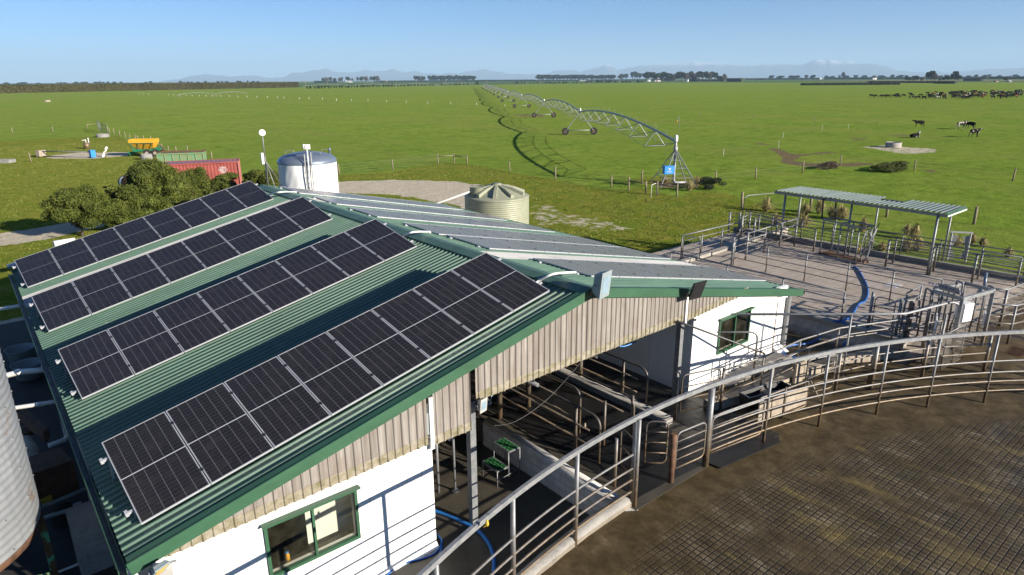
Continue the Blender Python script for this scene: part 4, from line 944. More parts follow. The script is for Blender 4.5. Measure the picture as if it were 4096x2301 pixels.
m = MB(); m.prism([(21.72, -3.5), (22.0, -3.5), (22.0, 9.5), (21.72, 9.5)], .6, 1.2); m.prism([(21.68, -3.5), (22.03, -3.5), (22.03, 9.5), (21.68, 9.5)], 1.195, 1.235); m.build('alley_wall', G['kerb'], label='low whitewashed wall between the sunken alley and the grey yard', cat='wall')
p = z12(c7(1105, 430)); p2 = z12(c7(1365, 500))
for i, q in enumerate((p, p2)):
    m = MB(); m.tube([q, q + Vector((0, 0, 1.32))], .05, 12); m.build('gate_post', G['cleansteel'], label=('stout post left of the little gate at the alley wall end' if i == 0 else 'stout post right of the little gate at the alley wall end'), cat='post', group='stout posts of the grey yard')
pipe_gate('little round topped gate at the end of the alley wall', p + (p2 - p) * .12, p + (p2 - p) * .82, .12, 1.2, 2)
# back fence of the yard on its nib
n0 = at(c1(330, 1190), 1.3); n1 = at(c1(970, 985), 1.3)
m = MB(); d_ = (n1 - n0).normalized(); nn_ = Vector((-d_.y, d_.x, 0))
m.prism([n0 - d_ * 1.5, n1 + d_ * 6, n1 + d_ * 6 + nn_ * .25, n0 - d_ * 1.5 + nn_ * .25], 0.0, 1.36); m.build('yard_nib_wall', G['concrete'], label='low concrete wall behind the grey yard at its left end', cat='wall', group='low concrete walls round the grey yard')
f0 = at(c1(250, 1150), 1.2); f1 = at(c1(525, 1120), 1.2); f2 = at(c1(800, 1025), 1.2); f3 = f2 + (f2 - f1) * .95
pipe_fence('sloping four rail fence at the back left of the grey yard', [f0, f1, f2, f3], 1.15, [.86, .58, .3], .03, .02, .032, path=[f0, f3])
pipe_gate('slanted end frame where the back fence meets the shed', f0 + Vector((.05, -.05, 0)), f0 + Vector((.45, -.75, 0)), .05, 1.1, 0)
# right (outer) boundary: nib wall x about 33.4
nb0 = at(c1(1110, 742), 1.45); nb1 = at(c2(2560, 1050), 1.45)
d_ = (nb1 - nb0).normalized(); nn_ = Vector((-d_.y, d_.x, 0))
m = MB(); m.prism([nb0 - d_ * .6, nb1 + d_ * 3, nb1 + d_ * 3 + nn_ * .2, nb0 - d_ * .6 + nn_ * .2], 0, 1.45); m.build('yard_nib_wall', G['greyconc'], label='long low concrete wall along the outer side of the grey yard', cat='wall', group='low concrete walls round the grey yard')
L_ = (nb1 - nb0).length
pp = [nb0 + d_ * (L_ * k_ / 8) + nn_ * .1 for k_ in range(10)]
pipe_fence('long six rail fence on the outer wall of the grey yard', pp, 1.0, [.82, .64, .46, .29, .12], .028, .016, .024)
a0 = z12(c2(670, 915)); a1 = z12(c2(1345, 980)); a2 = z12(c2(1855, 1140)); dA = (a2 - a0).normalized()
pipe_fence('inner race fence on stout posts parallel to the outer wall', [a0, a0 + (a2 - a0) * .53, a2, a2 + dA * 2.6], 1.27, [1.05, .83, .61, .39, .18], .05, .017, .026)
b0 = z12(c2(770, 870)); b1 = z12(c2(1935, 1085))
pipe_fence('middle race fence between the inner fence and outer wall', [b0, b0 + (b1 - b0) * .5, b1, b1 + (b1 - b0) * .4], 1.22, [1.0, .78, .56, .34], .042, .016, .024)
i0 = z12(c1(2070, 1065)); i1 = z12(c1(1305, 832))
pipe_fence('short race fence left of the cattle crush', [i1, i1 + (i0 - i1) * .34, i1 + (i0 - i1) * .68, i0], 1.15, [.95, .75, .55, .35, .15], .04, .016, .024)
# pens at the far left corner
cc = [z12(c1(*q)) for q in ((905, 790), (1040, 800), (1075, 850), (1180, 800), (1245, 885), (1305, 830))]
for i, q in enumerate(cc):
    m = MB(); m.tube([q, q + Vector((0, 0, 1.18))], .055, 12); m.build('pen_post', G['cleansteel'], label=f'stout pen post in the back left corner group, {ordn(i + 1)} from the left', cat='post', group='pen posts in the back corner of the yard')
pipe_gate('narrow gate between the two leftmost pen posts', cc[0], cc[1], .15, 1.1, 4)
pipe_gate('pen gate right of the narrow gate in the back corner', cc[2], cc[3], .15, 1.1, 4); pipe_gate('pen gate nearest the shelter in the back corner', cc[3], cc[5], .15, 1.12, 4); pipe_gate('pen gate crossing the front of the back corner', cc[4], g5, .2, 1.15, 2)
# tall goose neck pipe
t = thing('pipe_mast', z12(c1(1075, 950)), 'tall thin pipe bent over towards the shelter roof', 'pipe')
q = z12(c1(1070, 860)); q_top = q + Vector((0, 0, 2.35)); hh_ = 2.3
m = MB(); e = at(c1(1535, 250), q.z + hh_); m.tube(rounded([q, q + Vector((0, 0, hh_)), e], .35, 8), .022, 8); m.build('bent_pipe', G['cleansteel'], t)
# shelter
t = thing('yard_shelter', (32, 3, 1.2), 'narrow pale green ribbed shelter roof on slim posts over the race', 'shelter')
fl, bl, fr_, br_ = Vector((30.9, 6.0, 1.2)), Vector((33.5, 6.5, 1.2)), Vector((30.8, -1.0, 1.2)), Vector((33.4, -.72, 1.2))
fm, bm = z12(c2(230, 400)), None
def roofpt(px, zz): return at(px, zz)
zf, zb = 3.98, 3.62
R0 = roofpt(c1(1530, 215), zf + .05); R1 = roofpt(c2(1520, 195), zf + .0); S0 = roofpt(c1(1870, 160), zb + .45); S1 = roofpt(c2(1782, 98), zb + .45)
m = MB(); uu = (R1 - R0); NN = 37; ww = uu / NN
for i in range(NN):
    a = R0 + ww * i; sv0 = (S0 - R0) + ((S1 - R1) - (S0 - R0)) * (i / NN)
    st_, en = 0.0, 1.0
    if 21 <= i <= 25: en = .56
    zh = Vector((0, 0, .045)); a_ = a; b_ = a + ww * .55; c_ = a + ww * .68; d2 = a + ww * .87; e_ = a + ww
    for (u0, u1) in ((a_, b_), (b_, c_ + zh), (c_ + zh, d2 + zh), (d2 + zh, e_)):
        m.quad(u0, u1, u1 + sv0 * en, u0 + sv0 * en)
m.build('ribbed_roof', G['shelter'], t)
m = MB(); m.bar(R0 + Vector((.1, 0, -.1)), R1 + Vector((.1, 0, -.1)), .05, .12); m.bar(S0 + Vector((-.3, 0, -.1)), S1 + Vector((-.3, 0, -.1)), .05, .12); m.build('beam', G['cleansteel'], t)
m = MB(); m.bar(R1 + Vector((0, 0, -.03)), S1 + Vector((0, 0, -.03)), .03, .12); m.build('fascia', G['fascia'], t)
m = MB(); m.bar(R1 + Vector((0, -.04, -.1)), S1 + Vector((0, -.04, -.1)), .03, .05); m.build('fascia_trim', G['whitep'], t)
def edge_z(p, A, B): return A.z + (B.z - A.z) * min(max((p - A).dot(B - A) / (B - A).length_squared, 0), 1)
for q in (fl, z12(c1(1608, 975)) if False else None, fr_, None):
    if q is None: continue
    m = MB(); m.tube([q, Vector((q.x, q.y, edge_z(q, R0, R1) - .05))], .055, 12); m.build('post', G['cleansteel'], t)
for q in (bl, br_):
    m = MB(); m.tube([q, Vector((q.x, q.y, edge_z(q, S0, S1) - .25))], .045, 12); m.build('post', G['cleansteel'], t)
qm = Vector((33.35, 2.45, 1.2)); m = MB(); m.tube([qm, Vector((qm.x, qm.y, edge_z(qm, S0, S1) - .25))], .045, 12); m.build('post', G['cleansteel'], t)
qm = Vector((30.95, 2.7, 1.2)); m = MB(); m.tube([qm, Vector((qm.x, qm.y, edge_z(qm, R0, R1) - .05))], .045, 12); m.build('post', G['cleansteel'], t)
# cattle crush
kc = crop(3300, 860, .1658)
cr0 = z12(kc(430, 1240)); cr = thing('cattle_crush', cr0, 'galvanised cattle crush with levers standing in the grey yard', 'cattle crush')
cx = Vector((29.2, 2.5, 1.2)); cx = z12(kc(420, 1050)) ; ex = Vector((.25, .97, 0)).normalized(); ey = Vector((.97, -.25, 0)).normalized()
def CP(a, b, z): return cx + ex * a + ey * b + Vector((0, 0, z))
for (a, b) in ((-1.0, -.38), (-1.0, .38), (0, -.38), (0, .38), (1.0, -.38), (1.0, .38)):
    m = MB(); m.tube([CP(a, b, 0), CP(a * .97, b * 1.15, 1.75)], .035, 8); m.build('frame_post', G['cleansteel'], cr)
m = MB()
for (a, b, a2_, b2_) in ((-1.05, -.45, 1.05, -.45), (-1.05, .45, 1.05, .45), (-1.05, -.45, -1.05, .45), (1.05, -.45, 1.05, .45), (0, -.45, 0, .45)): m.bar(CP(a, b, 1.76), CP(a2_, b2_, 1.76), .05, .07)
m.build('top_frame', G['cleansteel'], cr)
for z_ in (.35, .65, .95, 1.25):
    m = MB(); m.tube([CP(-1, -.38, z_), CP(1, -.38, z_)], .018, 6); m.tube([CP(-1, .38, z_), CP(1, .38, z_)], .018, 6); m.build('side_rail', G['cleansteel'], cr)
m = MB(); m.box(CP(0, 0, .06), (2.2, .8, .08), axes=(ex, ey, Vector((0, 0, 1)))); m.build('floor_plate', G['rust'], cr)
m = MB(); m.tube([CP(-1.15, -.3, .3), CP(-1.35, .35, 1.9)], .022, 8); m.tube([CP(-1.1, .1, .2), CP(-1.25, .5, 1.95)], .02, 8); m.tube([CP(-.8, .4, .3), CP(-1.2, -.2, 1.3), CP(-1.3, .45, 1.0)], .018, 6); m.build('lever', G['cleansteel'], cr)
m = MB()
for s_ in (-1, 1): m.tube(rounded([CP(-1.1, s_ * .08, .1), CP(-1.12, s_ * .3, .5), CP(-1.12, s_ * .3, 1.2), CP(-1.1, s_ * .08, 1.6)], .2), .025, 8)
m.build('head_bail', G['cleansteel'], cr)
m = MB(); m.tube([CP(-.9, -.2, .5), CP(-.95, -.15, .9)], .03, 8); m.build('yellow_handle', G['yellow'], cr)
m = MB(); m.lathe([(0, -.12), (.1, -.1), (.1, .1), (0, .12)], CP(-.3, 0, 1.6), 14); m.build('winch', G['foam'], cr)
b0_, b1_ = CP(1.1, -.45, 1.76), CP(1.1, .45, 1.76)
m = MB(); m.bar(b0_, b0_ + Vector((.1, .1, .95)), .06, .06); m.bar(b1_, b1_ + Vector((.1, .1, .95)), .06, .06); m.bar(b0_ + Vector((.1, .1, .95)), b1_ + Vector((.1, .1, .95)), .06, .06); m.build('raised_frame', G['black'], cr)
m = MB(); m.tube(smoothline([CP(-.6, -.2, 1.7), CP(-.7, -.3, 1.2), CP(-.5, -.4, .8), CP(-.7, -.45, .5)]), .012, 6); m.build('rope', G['green_tread'], cr)
# second squeeze gate by the right shelter post
c0_ = at(c2(1640, 840), 1.25); t = thing('head_gate', c0_, 'grey curved head gate beyond the right shelter post', 'head gate'); hx = Vector((.55, -.84, 0))
for s_ in (-1, 1):
    m = MB(); q = c0_ + hx * s_ * .38; m.bar(q, q + Vector((0, 0, 1.35)), .07, .07); m.build('frame_post', G['greywall'], t)
    m = MB(); a = q; m.add([a + Vector((0, 0, .1)), a - hx * s_ * .33 + Vector((0, 0, .12)), a - hx * s_ * .1 + Vector((0, 0, .6)), a - hx * s_ * .3 + Vector((0, 0, 1.2)), a + Vector((0, 0, 1.25))], [(0, 1, 2, 3, 4), (4, 3, 2, 1, 0)]); m.build('neck_plate', G['greywall'], t)
m = MB(); m.bar(c0_ - hx * .45 + Vector((0, 0, 1.38)), c0_ + hx * .45 + Vector((0, 0, 1.38)), .07, .07); m.build('top_bar', G['greywall'], t)
# drain grate
t = at(c2(775, 1170), 1.21); m = MB()
for k_ in range(7): m.box(t + Vector((-.3 + k_ * .1, 0, 0)), (.05, .5, .012))
m.build('drain_grate', G['whitep'], label='small slotted drain grate let into the grey yard', cat='drain')

# 6 alley rails and lane between the big arc and the white room
Z7 = Vector((0, 0, .7))
k0 = at(c4(740, 1310), .7); k0 = Vector((13.75, -1.95, .7))
ka = at(c4(770, 770), 1.9); kb = at(c7(1940, 190), 2.1)
pA_ = at(c4(735, 1180), .7)
lane = [Vector((13.9, -1.75, .7)), Vector((15.6, -1.95, .7)), Vector((17.6, -2.0, .7)), Vector((19.5, -2.3, .7)), Vector((21.4, -3.2, .75)), Vector((22.6, -3.9, .85))]
pipe_fence('low pipe fence along the sunken lane in front of the white room', lane, 1.2, [.85, .5], .03, .02, .028)
lane2 = [p + Vector((.1, -.28, 0)) for p in lane]
pipe_fence('second low pipe fence doubling the lane rail', lane2[1:], 1.05, [.62], .026, .02, .024)
m = MB(); N = len(lane);
ln = [Vector((13.6, -1.5, 0))] + [p + Vector((0, -.12, 0)) for p in lane[1:]]
for a, b in zip(ln[:-1], ln[1:]):
    d_ = (b - a); d_.z = 0; n_ = Vector((-d_.y, d_.x, 0)).normalized() * .13
    m.prism([a - n_, b - n_, b + n_, a + n_], .6, .98)
m.build('lane_kerb', G['muddy'], label='muddy concrete kerb under the low lane fence', cat='kerb')
kp = [at(c7(20, 900), .7), Vector((20.0, -1.7, .7)), at(c7(1345, 520), .8)]
kr0 = at(c4(650, 25), 2.75); kr1 = at(c7(1450, 297), 2.75); kr2 = at(c7(1900, 183), 2.75)
t = thing('overhead_pipe', kr0, 'long straight grey pipe rail crossing in front of the white room and bending up right', 'pipe rail')
m = MB(); m.tube(rounded([kr0, kr1, kr2, kr2 + Vector((.25, -.15, -.1)), kr2 + Vector((.25, -.15, -1.2))], .2), .04, 10); m.build('pipe', G['rail_blue'], t)
for q, zz in ((c7(700, 565), 1.25), (c7(1345, 520), 1.0)):
    a = at(q, zz); frac = (a - kr0).dot(kr1 - kr0) / (kr1 - kr0).length_squared; b = kr0 + (kr1 - kr0) * frac
    m = MB(); m.tube([Vector((b.x, b.y, .7)), b], .03, 8); m.build('post', G['cleansteel'], t)
sl0 = aty(c4(480, 105), -.75); sl1 = at(c4(1460, 470), 1.75)
t = thing('sloping_pipe', sl1, 'dark pipe sloping from the cladding down across the white room', 'pipe rail')
m = MB(); m.tube(rounded([sl0, sl1, sl1 + Vector((.25, -.1, -.1)), sl1 + Vector((.25, -.1, -.75))], .2), .03, 10); m.build('pipe', G['tubedark'], t)
hp0 = at(c4(860, 238), 2.35); hp1 = at(c4(1440, 250), 2.35)
t = thing('hoop_pipe', hp1, 'light pipe hoop in front of the green framed right window', 'pipe rail'); m = MB(); m.tube(rounded([hp0, hp1 + Vector((.1, 0, 0)), Vector((hp1.x + .1, hp1.y, .7))], .25), .03, 10); m.build('pipe', G['steel'], t)
# gate by the white corner
ga = at(c4(250, 1290), .8); gb = at(c4(690, 1290), .7); gc_ = Vector((13.9, -1.7, .7))
for i, q in enumerate((Vector((12.5, -1.25, .7)), Vector((13.95, -1.72, .7)))):
    m = MB(); m.tube([q, q + Vector((0, 0, 1.25))], .04, 10); m.build('short_post', G['tubedark'], label=('dark short post at the tip of the platform kerb' if i == 0 else 'muddy short post at the near corner of the white room'), cat='post')
pipe_gate('round topped pipe gate at the near corner of the white room', Vector((12.65, -1.3, .7)), Vector((13.85, -1.68, .7)), .2, 1.28, 2, mat='tubedark')
# feed trough and panels
t = thing('water_trough', (14.9, -2.2, .7), 'stainless water trough with black underside beside the muddy kerb', 'trough')
m = MB(); a, b = Vector((14.35, -2.35, 1.15)), Vector((15.9, -2.75, 1.15)); dd = (b - a); nn_ = Vector((-dd.y, dd.x, 0)).normalized()
m.add([a, b, b + nn_ * .42, a + nn_ * .42, a + Vector((0, 0, -.35)) + nn_ * .12, b + Vector((0, 0, -.35)) + nn_ * .12, b + nn_ * .32 + Vector((0, 0, -.35)), a + nn_ * .32 + Vector((0, 0, -.35))], [(0, 4, 5, 1), (3, 2, 6, 7), (4, 7, 6, 5), (0, 3, 7, 4), (1, 5, 6, 2)]); m.build('trough_shell', G['black'], t)
m = MB(); m.tube([a, b, b + nn_ * .42, a + nn_ * .42, a], .018, 6); m.build('trough_rim', G['stainless'], t)
m = MB(); m.box((a + b) / 2 + nn_ * .2 + Vector((0, 0, -.3)), (.2, .25, .5)); m.build('trough_stand', G['muddy'], t)
t = thing('panel_gate', (14.5, -3.2, .7), 'cream sheeted gate panel behind the curved fence', 'gate'); pa = Vector((13.75, -2.95, .95)); pb = Vector((15.75, -3.25, .95))
m = MB(); m.bar(pa + Vector((0, 0, .2)), pb + Vector((0, 0, .2)), .03, .55, up=Vector((0, 0, 1))); m.build('sheet', G['muddy'], t)
m = MB(); m.tube(rounded([pa + Vector((0, 0, -.15)), pa + Vector((0, 0, .62)), pb + Vector((0, 0, .62)), pb + Vector((0, 0, -.15)), pa + Vector((0, 0, -.15))], .1), .025, 8); m.tube([(pa + pb) / 2 + Vector((0, -.03, -.25)), (pa + pb) / 2 + Vector((0, -.03, .7))], .022, 8)
m.tube([pa + (pb - pa) * .25 + Vector((0, -.02, -.1)), pa + (pb - pa) * .25 + Vector((0, -.02, .5))], .02, 6); m.build('gate_frame', G['steel'], t)
m = MB(); m.tube([pb + Vector((0, 0, .7)), pb + Vector((.35, -.35, -.2))], .022, 8); m.tube([pb + Vector((-.1, 0, .7)), pb + Vector((1.3, -.2, .75))], .024, 8); m.build('drop_arm', G['steel'], t)
for i, (x, y, lab) in enumerate(((17.0, -2.35, 'mud caked rubber flap hanging from the lane fence'), (18.9, -2.6, 'muddy concrete block on the lane kerb'))):
    m = MB()
    if i == 0: m.box((x, y, 1.12), (.42, .06, .62), rz=R(-8)); m.lathe([(0, -.3), (.07, -.28), (.09, 0), (.05, .3), (0, .32)], (x + .3, y, 1.2), 8)
    else: m.box((x, y, 1.05), (.7, .3, .2), rz=R(-15))
    m.build('mud_flap' if i == 0 else 'kerb_block', G['muddy'], label=lab, cat='flap' if i == 0 else 'block')
m = MB(); m.prism([(11.35, -3.45), (13.5, -3.75), (13.7, -3.6), (13.4, -3.3), (11.3, -3.0)], .715, .74); m.build('rubber_mat', G['rubber'], label='black rubber mat at the parlour entrance beneath the gates', cat='mat')
m = MB(); m.prism([(14.0, -2.1), (17.2, -2.3), (18.2, -1.4), (15.2, -1.2)], .70, .72); m.build('rubber_mat', G['rubber'], label='dark wet mat in the lane below the right window', cat='mat')
# inner curve fence (behind the arc)
ia = at(c7(1130, 960), .7); icx = [at(c7(520, 900), .7), ia, at(c7(1660, 900), .7), at(c7(2290, 960), .75), at(c7(2330, 870), .8)]
ip = [Vector((17.3, -3.35, .7)), Vector((18.6, -3.75, .7)), Vector((20.3, -4.6, .72)), Vector((21.9, -5.75, .8))]
pipe_fence('inner curved pipe fence running behind the big curved fence', ip, 1.32, [1.0, .7, .4], .05, .022, .03, path=[ip[0] + (ip[1] - ip[0]) * t_ / 4 for t_ in range(5)] + ip[2:])
pipe_gate('long muddy pipe gate behind the curved fence left of the stout post', Vector((16.1, -3.0, .7)), Vector((17.15, -3.32, .7)), .25, 1.3, 3)
for i, (px_, py_) in enumerate(((1130, 1000),)):
    q = at(c7(px_, py_), .7); m = MB(); m.tube([q, q + Vector((0, 0, 1.45))], .065, 12); m.build('gate_post', G['steel'], label='stout muddy post behind the curved fence', cat='post')
# 7 drafting gate structure with sign
dr = at(c3(1960, 1075), .9); dt = thing('drafting_gate', dr, 'automatic drafting gate frame with white sign, cabinet and mesh sides', 'drafting gate')
P = {}
ztop = 2.95
TL = at(c3(1470, 190), ztop); TB = at(c3(1760, 110), ztop); TR = at(c3(2160, 215), ztop); TF = at(c3(1730, 330), ztop); TLL = at(c3(1330, 225), ztop)
m = MB()
for a, b in ((TL, TB), (TB, TR), (TR, TF), (TF, TLL), (TLL, TL)): m.bar(a, b, .07, .11)
m.build('top_frame', G['rail_blue'], dt)
for q in (TL, TB, TR, TF, TLL):
    m = MB(); zz = yz(q.x, q.y); m.bar(Vector((q.x, q.y, zz)), Vector((q.x, q.y, ztop)), .085, .085, up=Vector((1, 0, 0))); m.build('frame_post', G['steel'], dt)
sd = (TF - TLL).normalized(); sn = Vector((sd.y, -sd.x, 0)).normalized()
if sn.y > 0: sn = -sn
sA = TLL + sd * .12; sB = TF - sd * .12; SW = (sB - sA).length
sx = sd; sup = (Vector((0, 0, .86)) - sn * .5).normalized(); snn = sx.cross(sup)
if snn.dot(CAM - sA) < 0: snn = -snn
scn = (sA + sB) / 2 + Vector((0, 0, .2)) + sn * .02
m = MB(); m.box(scn, (SW, .27, .015), axes=(sx, sup, snn)); sign = m.build('sign_board', G['foam'], dt)
def text(body, loc, axes, size, mat, parent, name='lettering', ext=.003, squash=1.0):
    cu = bpy.data.curves.new('t', 'FONT'); cu.body = body; cu.size = size; cu.extrude = ext; cu.align_x = 'CENTER'; cu.align_y = 'CENTER'
    to = bpy.data.objects.new('t', cu); col.objects.link(to); dg = bpy.context.evaluated_depsgraph_get(); dg.update()
    me = bpy.data.meshes.new_from_object(to.evaluated_get(dg)); bpy.data.objects.remove(to); me.name = name
    me.materials.clear(); me.materials.append(G[mat]); o = bpy.data.objects.new(name, me); col.objects.link(o); o.parent = parent
    Mx = Matrix((axes[0] * squash, axes[1], axes[2])).transposed().to_4x4(); Mx.translation = Vector(loc) - WL.get(parent.name, Vector()); o.matrix_local = Mx; return o
text('PROTRACK', scn + snn * .014 - sx * .12 + sup * .03, (sx, sup, snn), .15, 'print_blue', sign, squash=1.35)
text('LIC', scn + snn * .014 + sx * (SW * .37) - sup * .07, (sx, sup, snn), .08, 'black', sign)
cb = at(c3(1700, 450), 2.3); cb = Vector((TF.x - .1, TF.y - .25, 2.3))
cb = at(c3(1745, 500), 2.25)
m = MB(); ax_ = (Vector((.94, -.34, 0)), Vector((.34, .94, 0)), Vector((0, 0, 1))); m.box(cb, (.42, .3, .62), axes=ax_); cabn = m.build('cabinet', G['whitep'], dt)
m = MB(); m.box(cb - ax_[1] * .158, (.40, .012, .6), axes=ax_); m.build('cabinet_door', G['whitep'], cabn)
m = MB()
for k_ in range(4): m.tube(smoothline([cb + Vector((-.2 + k_ * .03, .1, -.3)), cb + Vector((-.35, .15, -.55 - k_ * .04)), cb + Vector((-.75 + k_ * .05, .1, -.45)), cb + Vector((-.8, .0, .1))]), .012, 6)
m.build('cable_loom', G['black'], dt)
zb_ = yz(TF.x, TF.y)
def mesh_panel(a, b, z0_, z1_, n_=.055):
    m = MB(); L2 = (b - a).length; k_ = int(L2 / n_)
    for i in range(k_ + 1): q = a + (b - a) * (i / k_); m.bar(q + Vector((0, 0, z0_)), q + Vector((0, 0, z1_)), .006, .006, up=Vector((1, 0, 0)))
    for j in range(int((z1_ - z0_) / n_) + 1): m.bar(a + Vector((0, 0, z0_ + j * n_)), b + Vector((0, 0, z0_ + j * n_)), .006, .006)
    m.build('mesh_panel', G['mesh'], dt)
    m = MB(); m.tube([a + Vector((0, 0, z0_)), a + Vector((0, 0, z1_)), b + Vector((0, 0, z1_)), b + Vector((0, 0, z0_)), a + Vector((0, 0, z0_))], .018, 8); m.build('mesh_frame', G['steel'], dt)
def gd(px, z_=None):
    q = at(px, .9); zz = yz(q.x, q.y); return at(px, zz)
ma = gd(c7(1600, 800)); mb2 = gd(c7(1780, 860)); mc = gd(c7(1960, 760))
mesh_panel(ma, mb2, .15, 1.35); mesh_panel(mb2, mc, .15, 1.35)
m = MB(); m.box((ma + mc) / 2 + Vector((.1, .35, 1.05)), (.85, .04, .95), axes=(Vector((.9, .3, 0)), Vector((-.3, .9, 0)), Vector((0, 0, 1)))); m.build('side_sheet', G['whitep'], dt)
m = MB(); m.box((ma + mc) / 2 + Vector((.0, .25, .45)), (.8, .05, .6), axes=(Vector((.9, .3, 0)), Vector((-.3, .9, 0)), Vector((0, 0, 1)))); m.build('kick_sheet', G['muddy'], dt)
bk = gd(c7(1500, 590)); m = MB(); m.box(bk + Vector((.15, .2, .75)), (.35, .06, 1.35), axes=(Vector((.8, .6, 0)), Vector((-.6, .8, 0)), Vector((0, 0, 1)))); m.build('rubber_door', G['black'], dt)
for (px_, h_) in ((c7(1620, 560), 1.75), (c7(1700, 540), 1.75), (c7(1790, 480), 1.6), (c7(2110, 560), 1.7), (c7(2200, 520), 1.75), (c7(1900, 520), 1.9)):
    q = gd(px_); m = MB(); m.tube(rounded([q, q + Vector((0, 0, h_)), q + Vector((.3, .28, h_)), q + Vector((.3, .28, 0))], .12), .032, 8); m.build('hoop_post', G['steel'], dt)
for k_ in range(3):
    q = gd(c7(1900, 520)); m = MB(); m.tube([q + Vector((-.1, .1, .5 + k_ * .4)), gd(c7(2200, 480)) + Vector((0, 0, .5 + k_ * .4))], .022, 8); m.build('side_rail', G['steel'], dt)
m = MB(); q = gd(c7(2160, 530)); m.box(q + Vector((0, 0, .75)), (.5, .04, .4), axes=(Vector((.9, .3, 0)), Vector((-.3, .9, 0)), Vector((0, 0, 1)))); m.build('side_sheet', G['whitep'], dt)
m = MB(); q = gd(c7(2120, 420)); m.tube([q + Vector((0, 0, 1.5)), q + Vector((.3, .1, 1.9))], .05, 10); m.lathe([(0, -.1), (.08, -.08), (.08, .1), (0, .12)], q + Vector((.1, .1, 1.3)), 12); m.build('air_ram', G['stainless'], dt)
# fences right of the drafting gate, climbing out of frame
e0 = gd(c7(2215, 480)); e1 = gd(c7(2430, 560)); e2 = e1 + (e1 - e0) * 0 + (gd(c7(2576, 480)) - e1) * 1.0
pipe_fence('pipe fence leading right from the drafting gate, nearer line', [gd(c7(2190, 560)), gd(c7(2420, 575)), gd(c7(2600, 530))], 1.35, [1.02, .7, .38], .04, .024, .03)
pipe_fence('pipe fence leading right from the drafting gate, farther line', [gd(c7(2210, 400)), gd(c7(2345, 405)), gd(c7(2600, 300))], 1.35, [1.0, .66, .33], .05, .022, .032)
pipe_fence('short rail fence left of the drafting gate sign', [gd(c7(1560, 330)), gd(c7(1420, 420))], 1.25, [.85, .45], .03, .02, .026)
pipe_gate('cross braced gate between the alley wall and the drafting gate', gd(c7(1395, 520)), gd(c7(1540, 500)), .2, 1.3, 3, vert=1)
m = MB(); q = gd(c7(2500, 650))
for k_ in range(9): m.bar(q + Vector((-.4 + k_ * .1, -.25, .02)), q + Vector((-.4 + k_ * .1, .25, .02)), .03, .02)
m.build('drain_grate', G['rust'], label='rusty barred drain grate at the right edge of the yard', cat='drain')
# small birds
def bird(label, p, mat):
    p = Vector(p); m = MB(); prof = [(0, -.055), (.02, -.05), (.03, -.02), (.028, .015), (.018, .035), (.018, .05), (.012, .06), (0, .064)]
    m.lathe(prof, p + Vector((0, 0, .06)), 10); m.tube([p + Vector((0, 0, .03)), p + Vector((-.06, .03, -.01))], [.012, .006], 6); m.tube([p + Vector((.014, -.01, .11)), p + Vector((.035, -.015, .108))], [.005, .001], 5)
    m.build('bird', G[mat], label=label, cat='bird')
bp = at(r8(1098, 1080), .7 + HT + .05); bird('small yellow bird perched on the curved top rail', bp, 'yellow')
bird('small brown bird perched in the milking platform rails', (9.3, -.95, .7 + .79), 'muddy')
# ------------------------------------------------------------------ tanks, mast
def dirh(px, py=600):
    d = ray((px, py)); return Vector((d.x, d.y, 0)).normalized()
def depth_pt(px, py, D, z=0.0):
    h = dirh(px, py); return Vector((CAM.x + h.x * D, CAM.y + h.y * D, z))
tc_ = depth_pt(1228, 640, 41.5); R1_ = 1.69
t = thing('white_tank', tc_, 'white wrapped round tank with domed steel lid behind the shed', 'tank')
def wr(a, z): return .006 * math.sin(a * 9 + z * 2.3) + .004 * math.sin(a * 23 - z * 5) + .012 * max(0, math.sin(a * 3 + 1.2)) * math.sin(z * 4 + a * 6) * .5
m = MB(); zt = 5.0; m.lathe([(R1_, 0.0)] + [(R1_, .1 + i * .16) for i in range(30)] + [(R1_, zt)], tc_, 96, wob=wr); m.build('tank_wrap', G['tankwhite'], t)
m = MB(); m.lathe([(R1_ + .02, zt - .06), (R1_ + .03, zt + .05)] + [(R1_ * math.cos(R(a)), zt + .05 + .52 * math.sin(R(a))) for a in (12, 25, 40, 55, 70, 82, 90)], tc_, 64); m.build('tank_lid', G['stainless'], t)
tv = (CAM - tc_); tv.z = 0; tv.normalize(); ts = Vector((-tv.y, tv.x, 0)); lp0 = tc_ + tv * (R1_ + .12) - ts * .1
if ts.dot(RT) < 0: ts = -ts
lp0 = tc_ + tv * (R1_ + .12) + ts * (.05)
m = MB(); m.bar(lp0 - ts * .18 + Vector((0, 0, 1.2)), lp0 - ts * .18 + Vector((0, 0, 5.6)), .05, .05); m.bar(lp0 + ts * .18 + Vector((0, 0, .3)), lp0 + ts * .18 + Vector((0, 0, 5.7)), .05, .05)
for k_ in range(12): m.tube([lp0 - ts * .18 + Vector((0, 0, 1.3 + k_ * .33)), lp0 + ts * .18 + Vector((0, 0, 1.3 + k_ * .33))], .014, 6)
m.build('ladder', G['cleansteel'], t)
m = MB(); m.tube(rounded([tc_ + tv * .4 + Vector((0, 0, zt + .5)), lp0 + Vector((0, 0, 6.0)), lp0 + Vector((0, 0, .4))], .3), .04, 8); m.build('pipe', G['pvc'], t)
m = MB(); m.box(lp0 + Vector((0, 0, 6.0)) + ts * .06, (.26, .24, .26), axes=(ts, tv, Vector((0, 0, 1)))); m.tube([lp0 - ts * .15 + Vector((0, 0, 5.85)), lp0 - ts * .15 + Vector((0, 0, 6.15))], .06, 10); m.build('agitator_motor', G['whitep'], t)
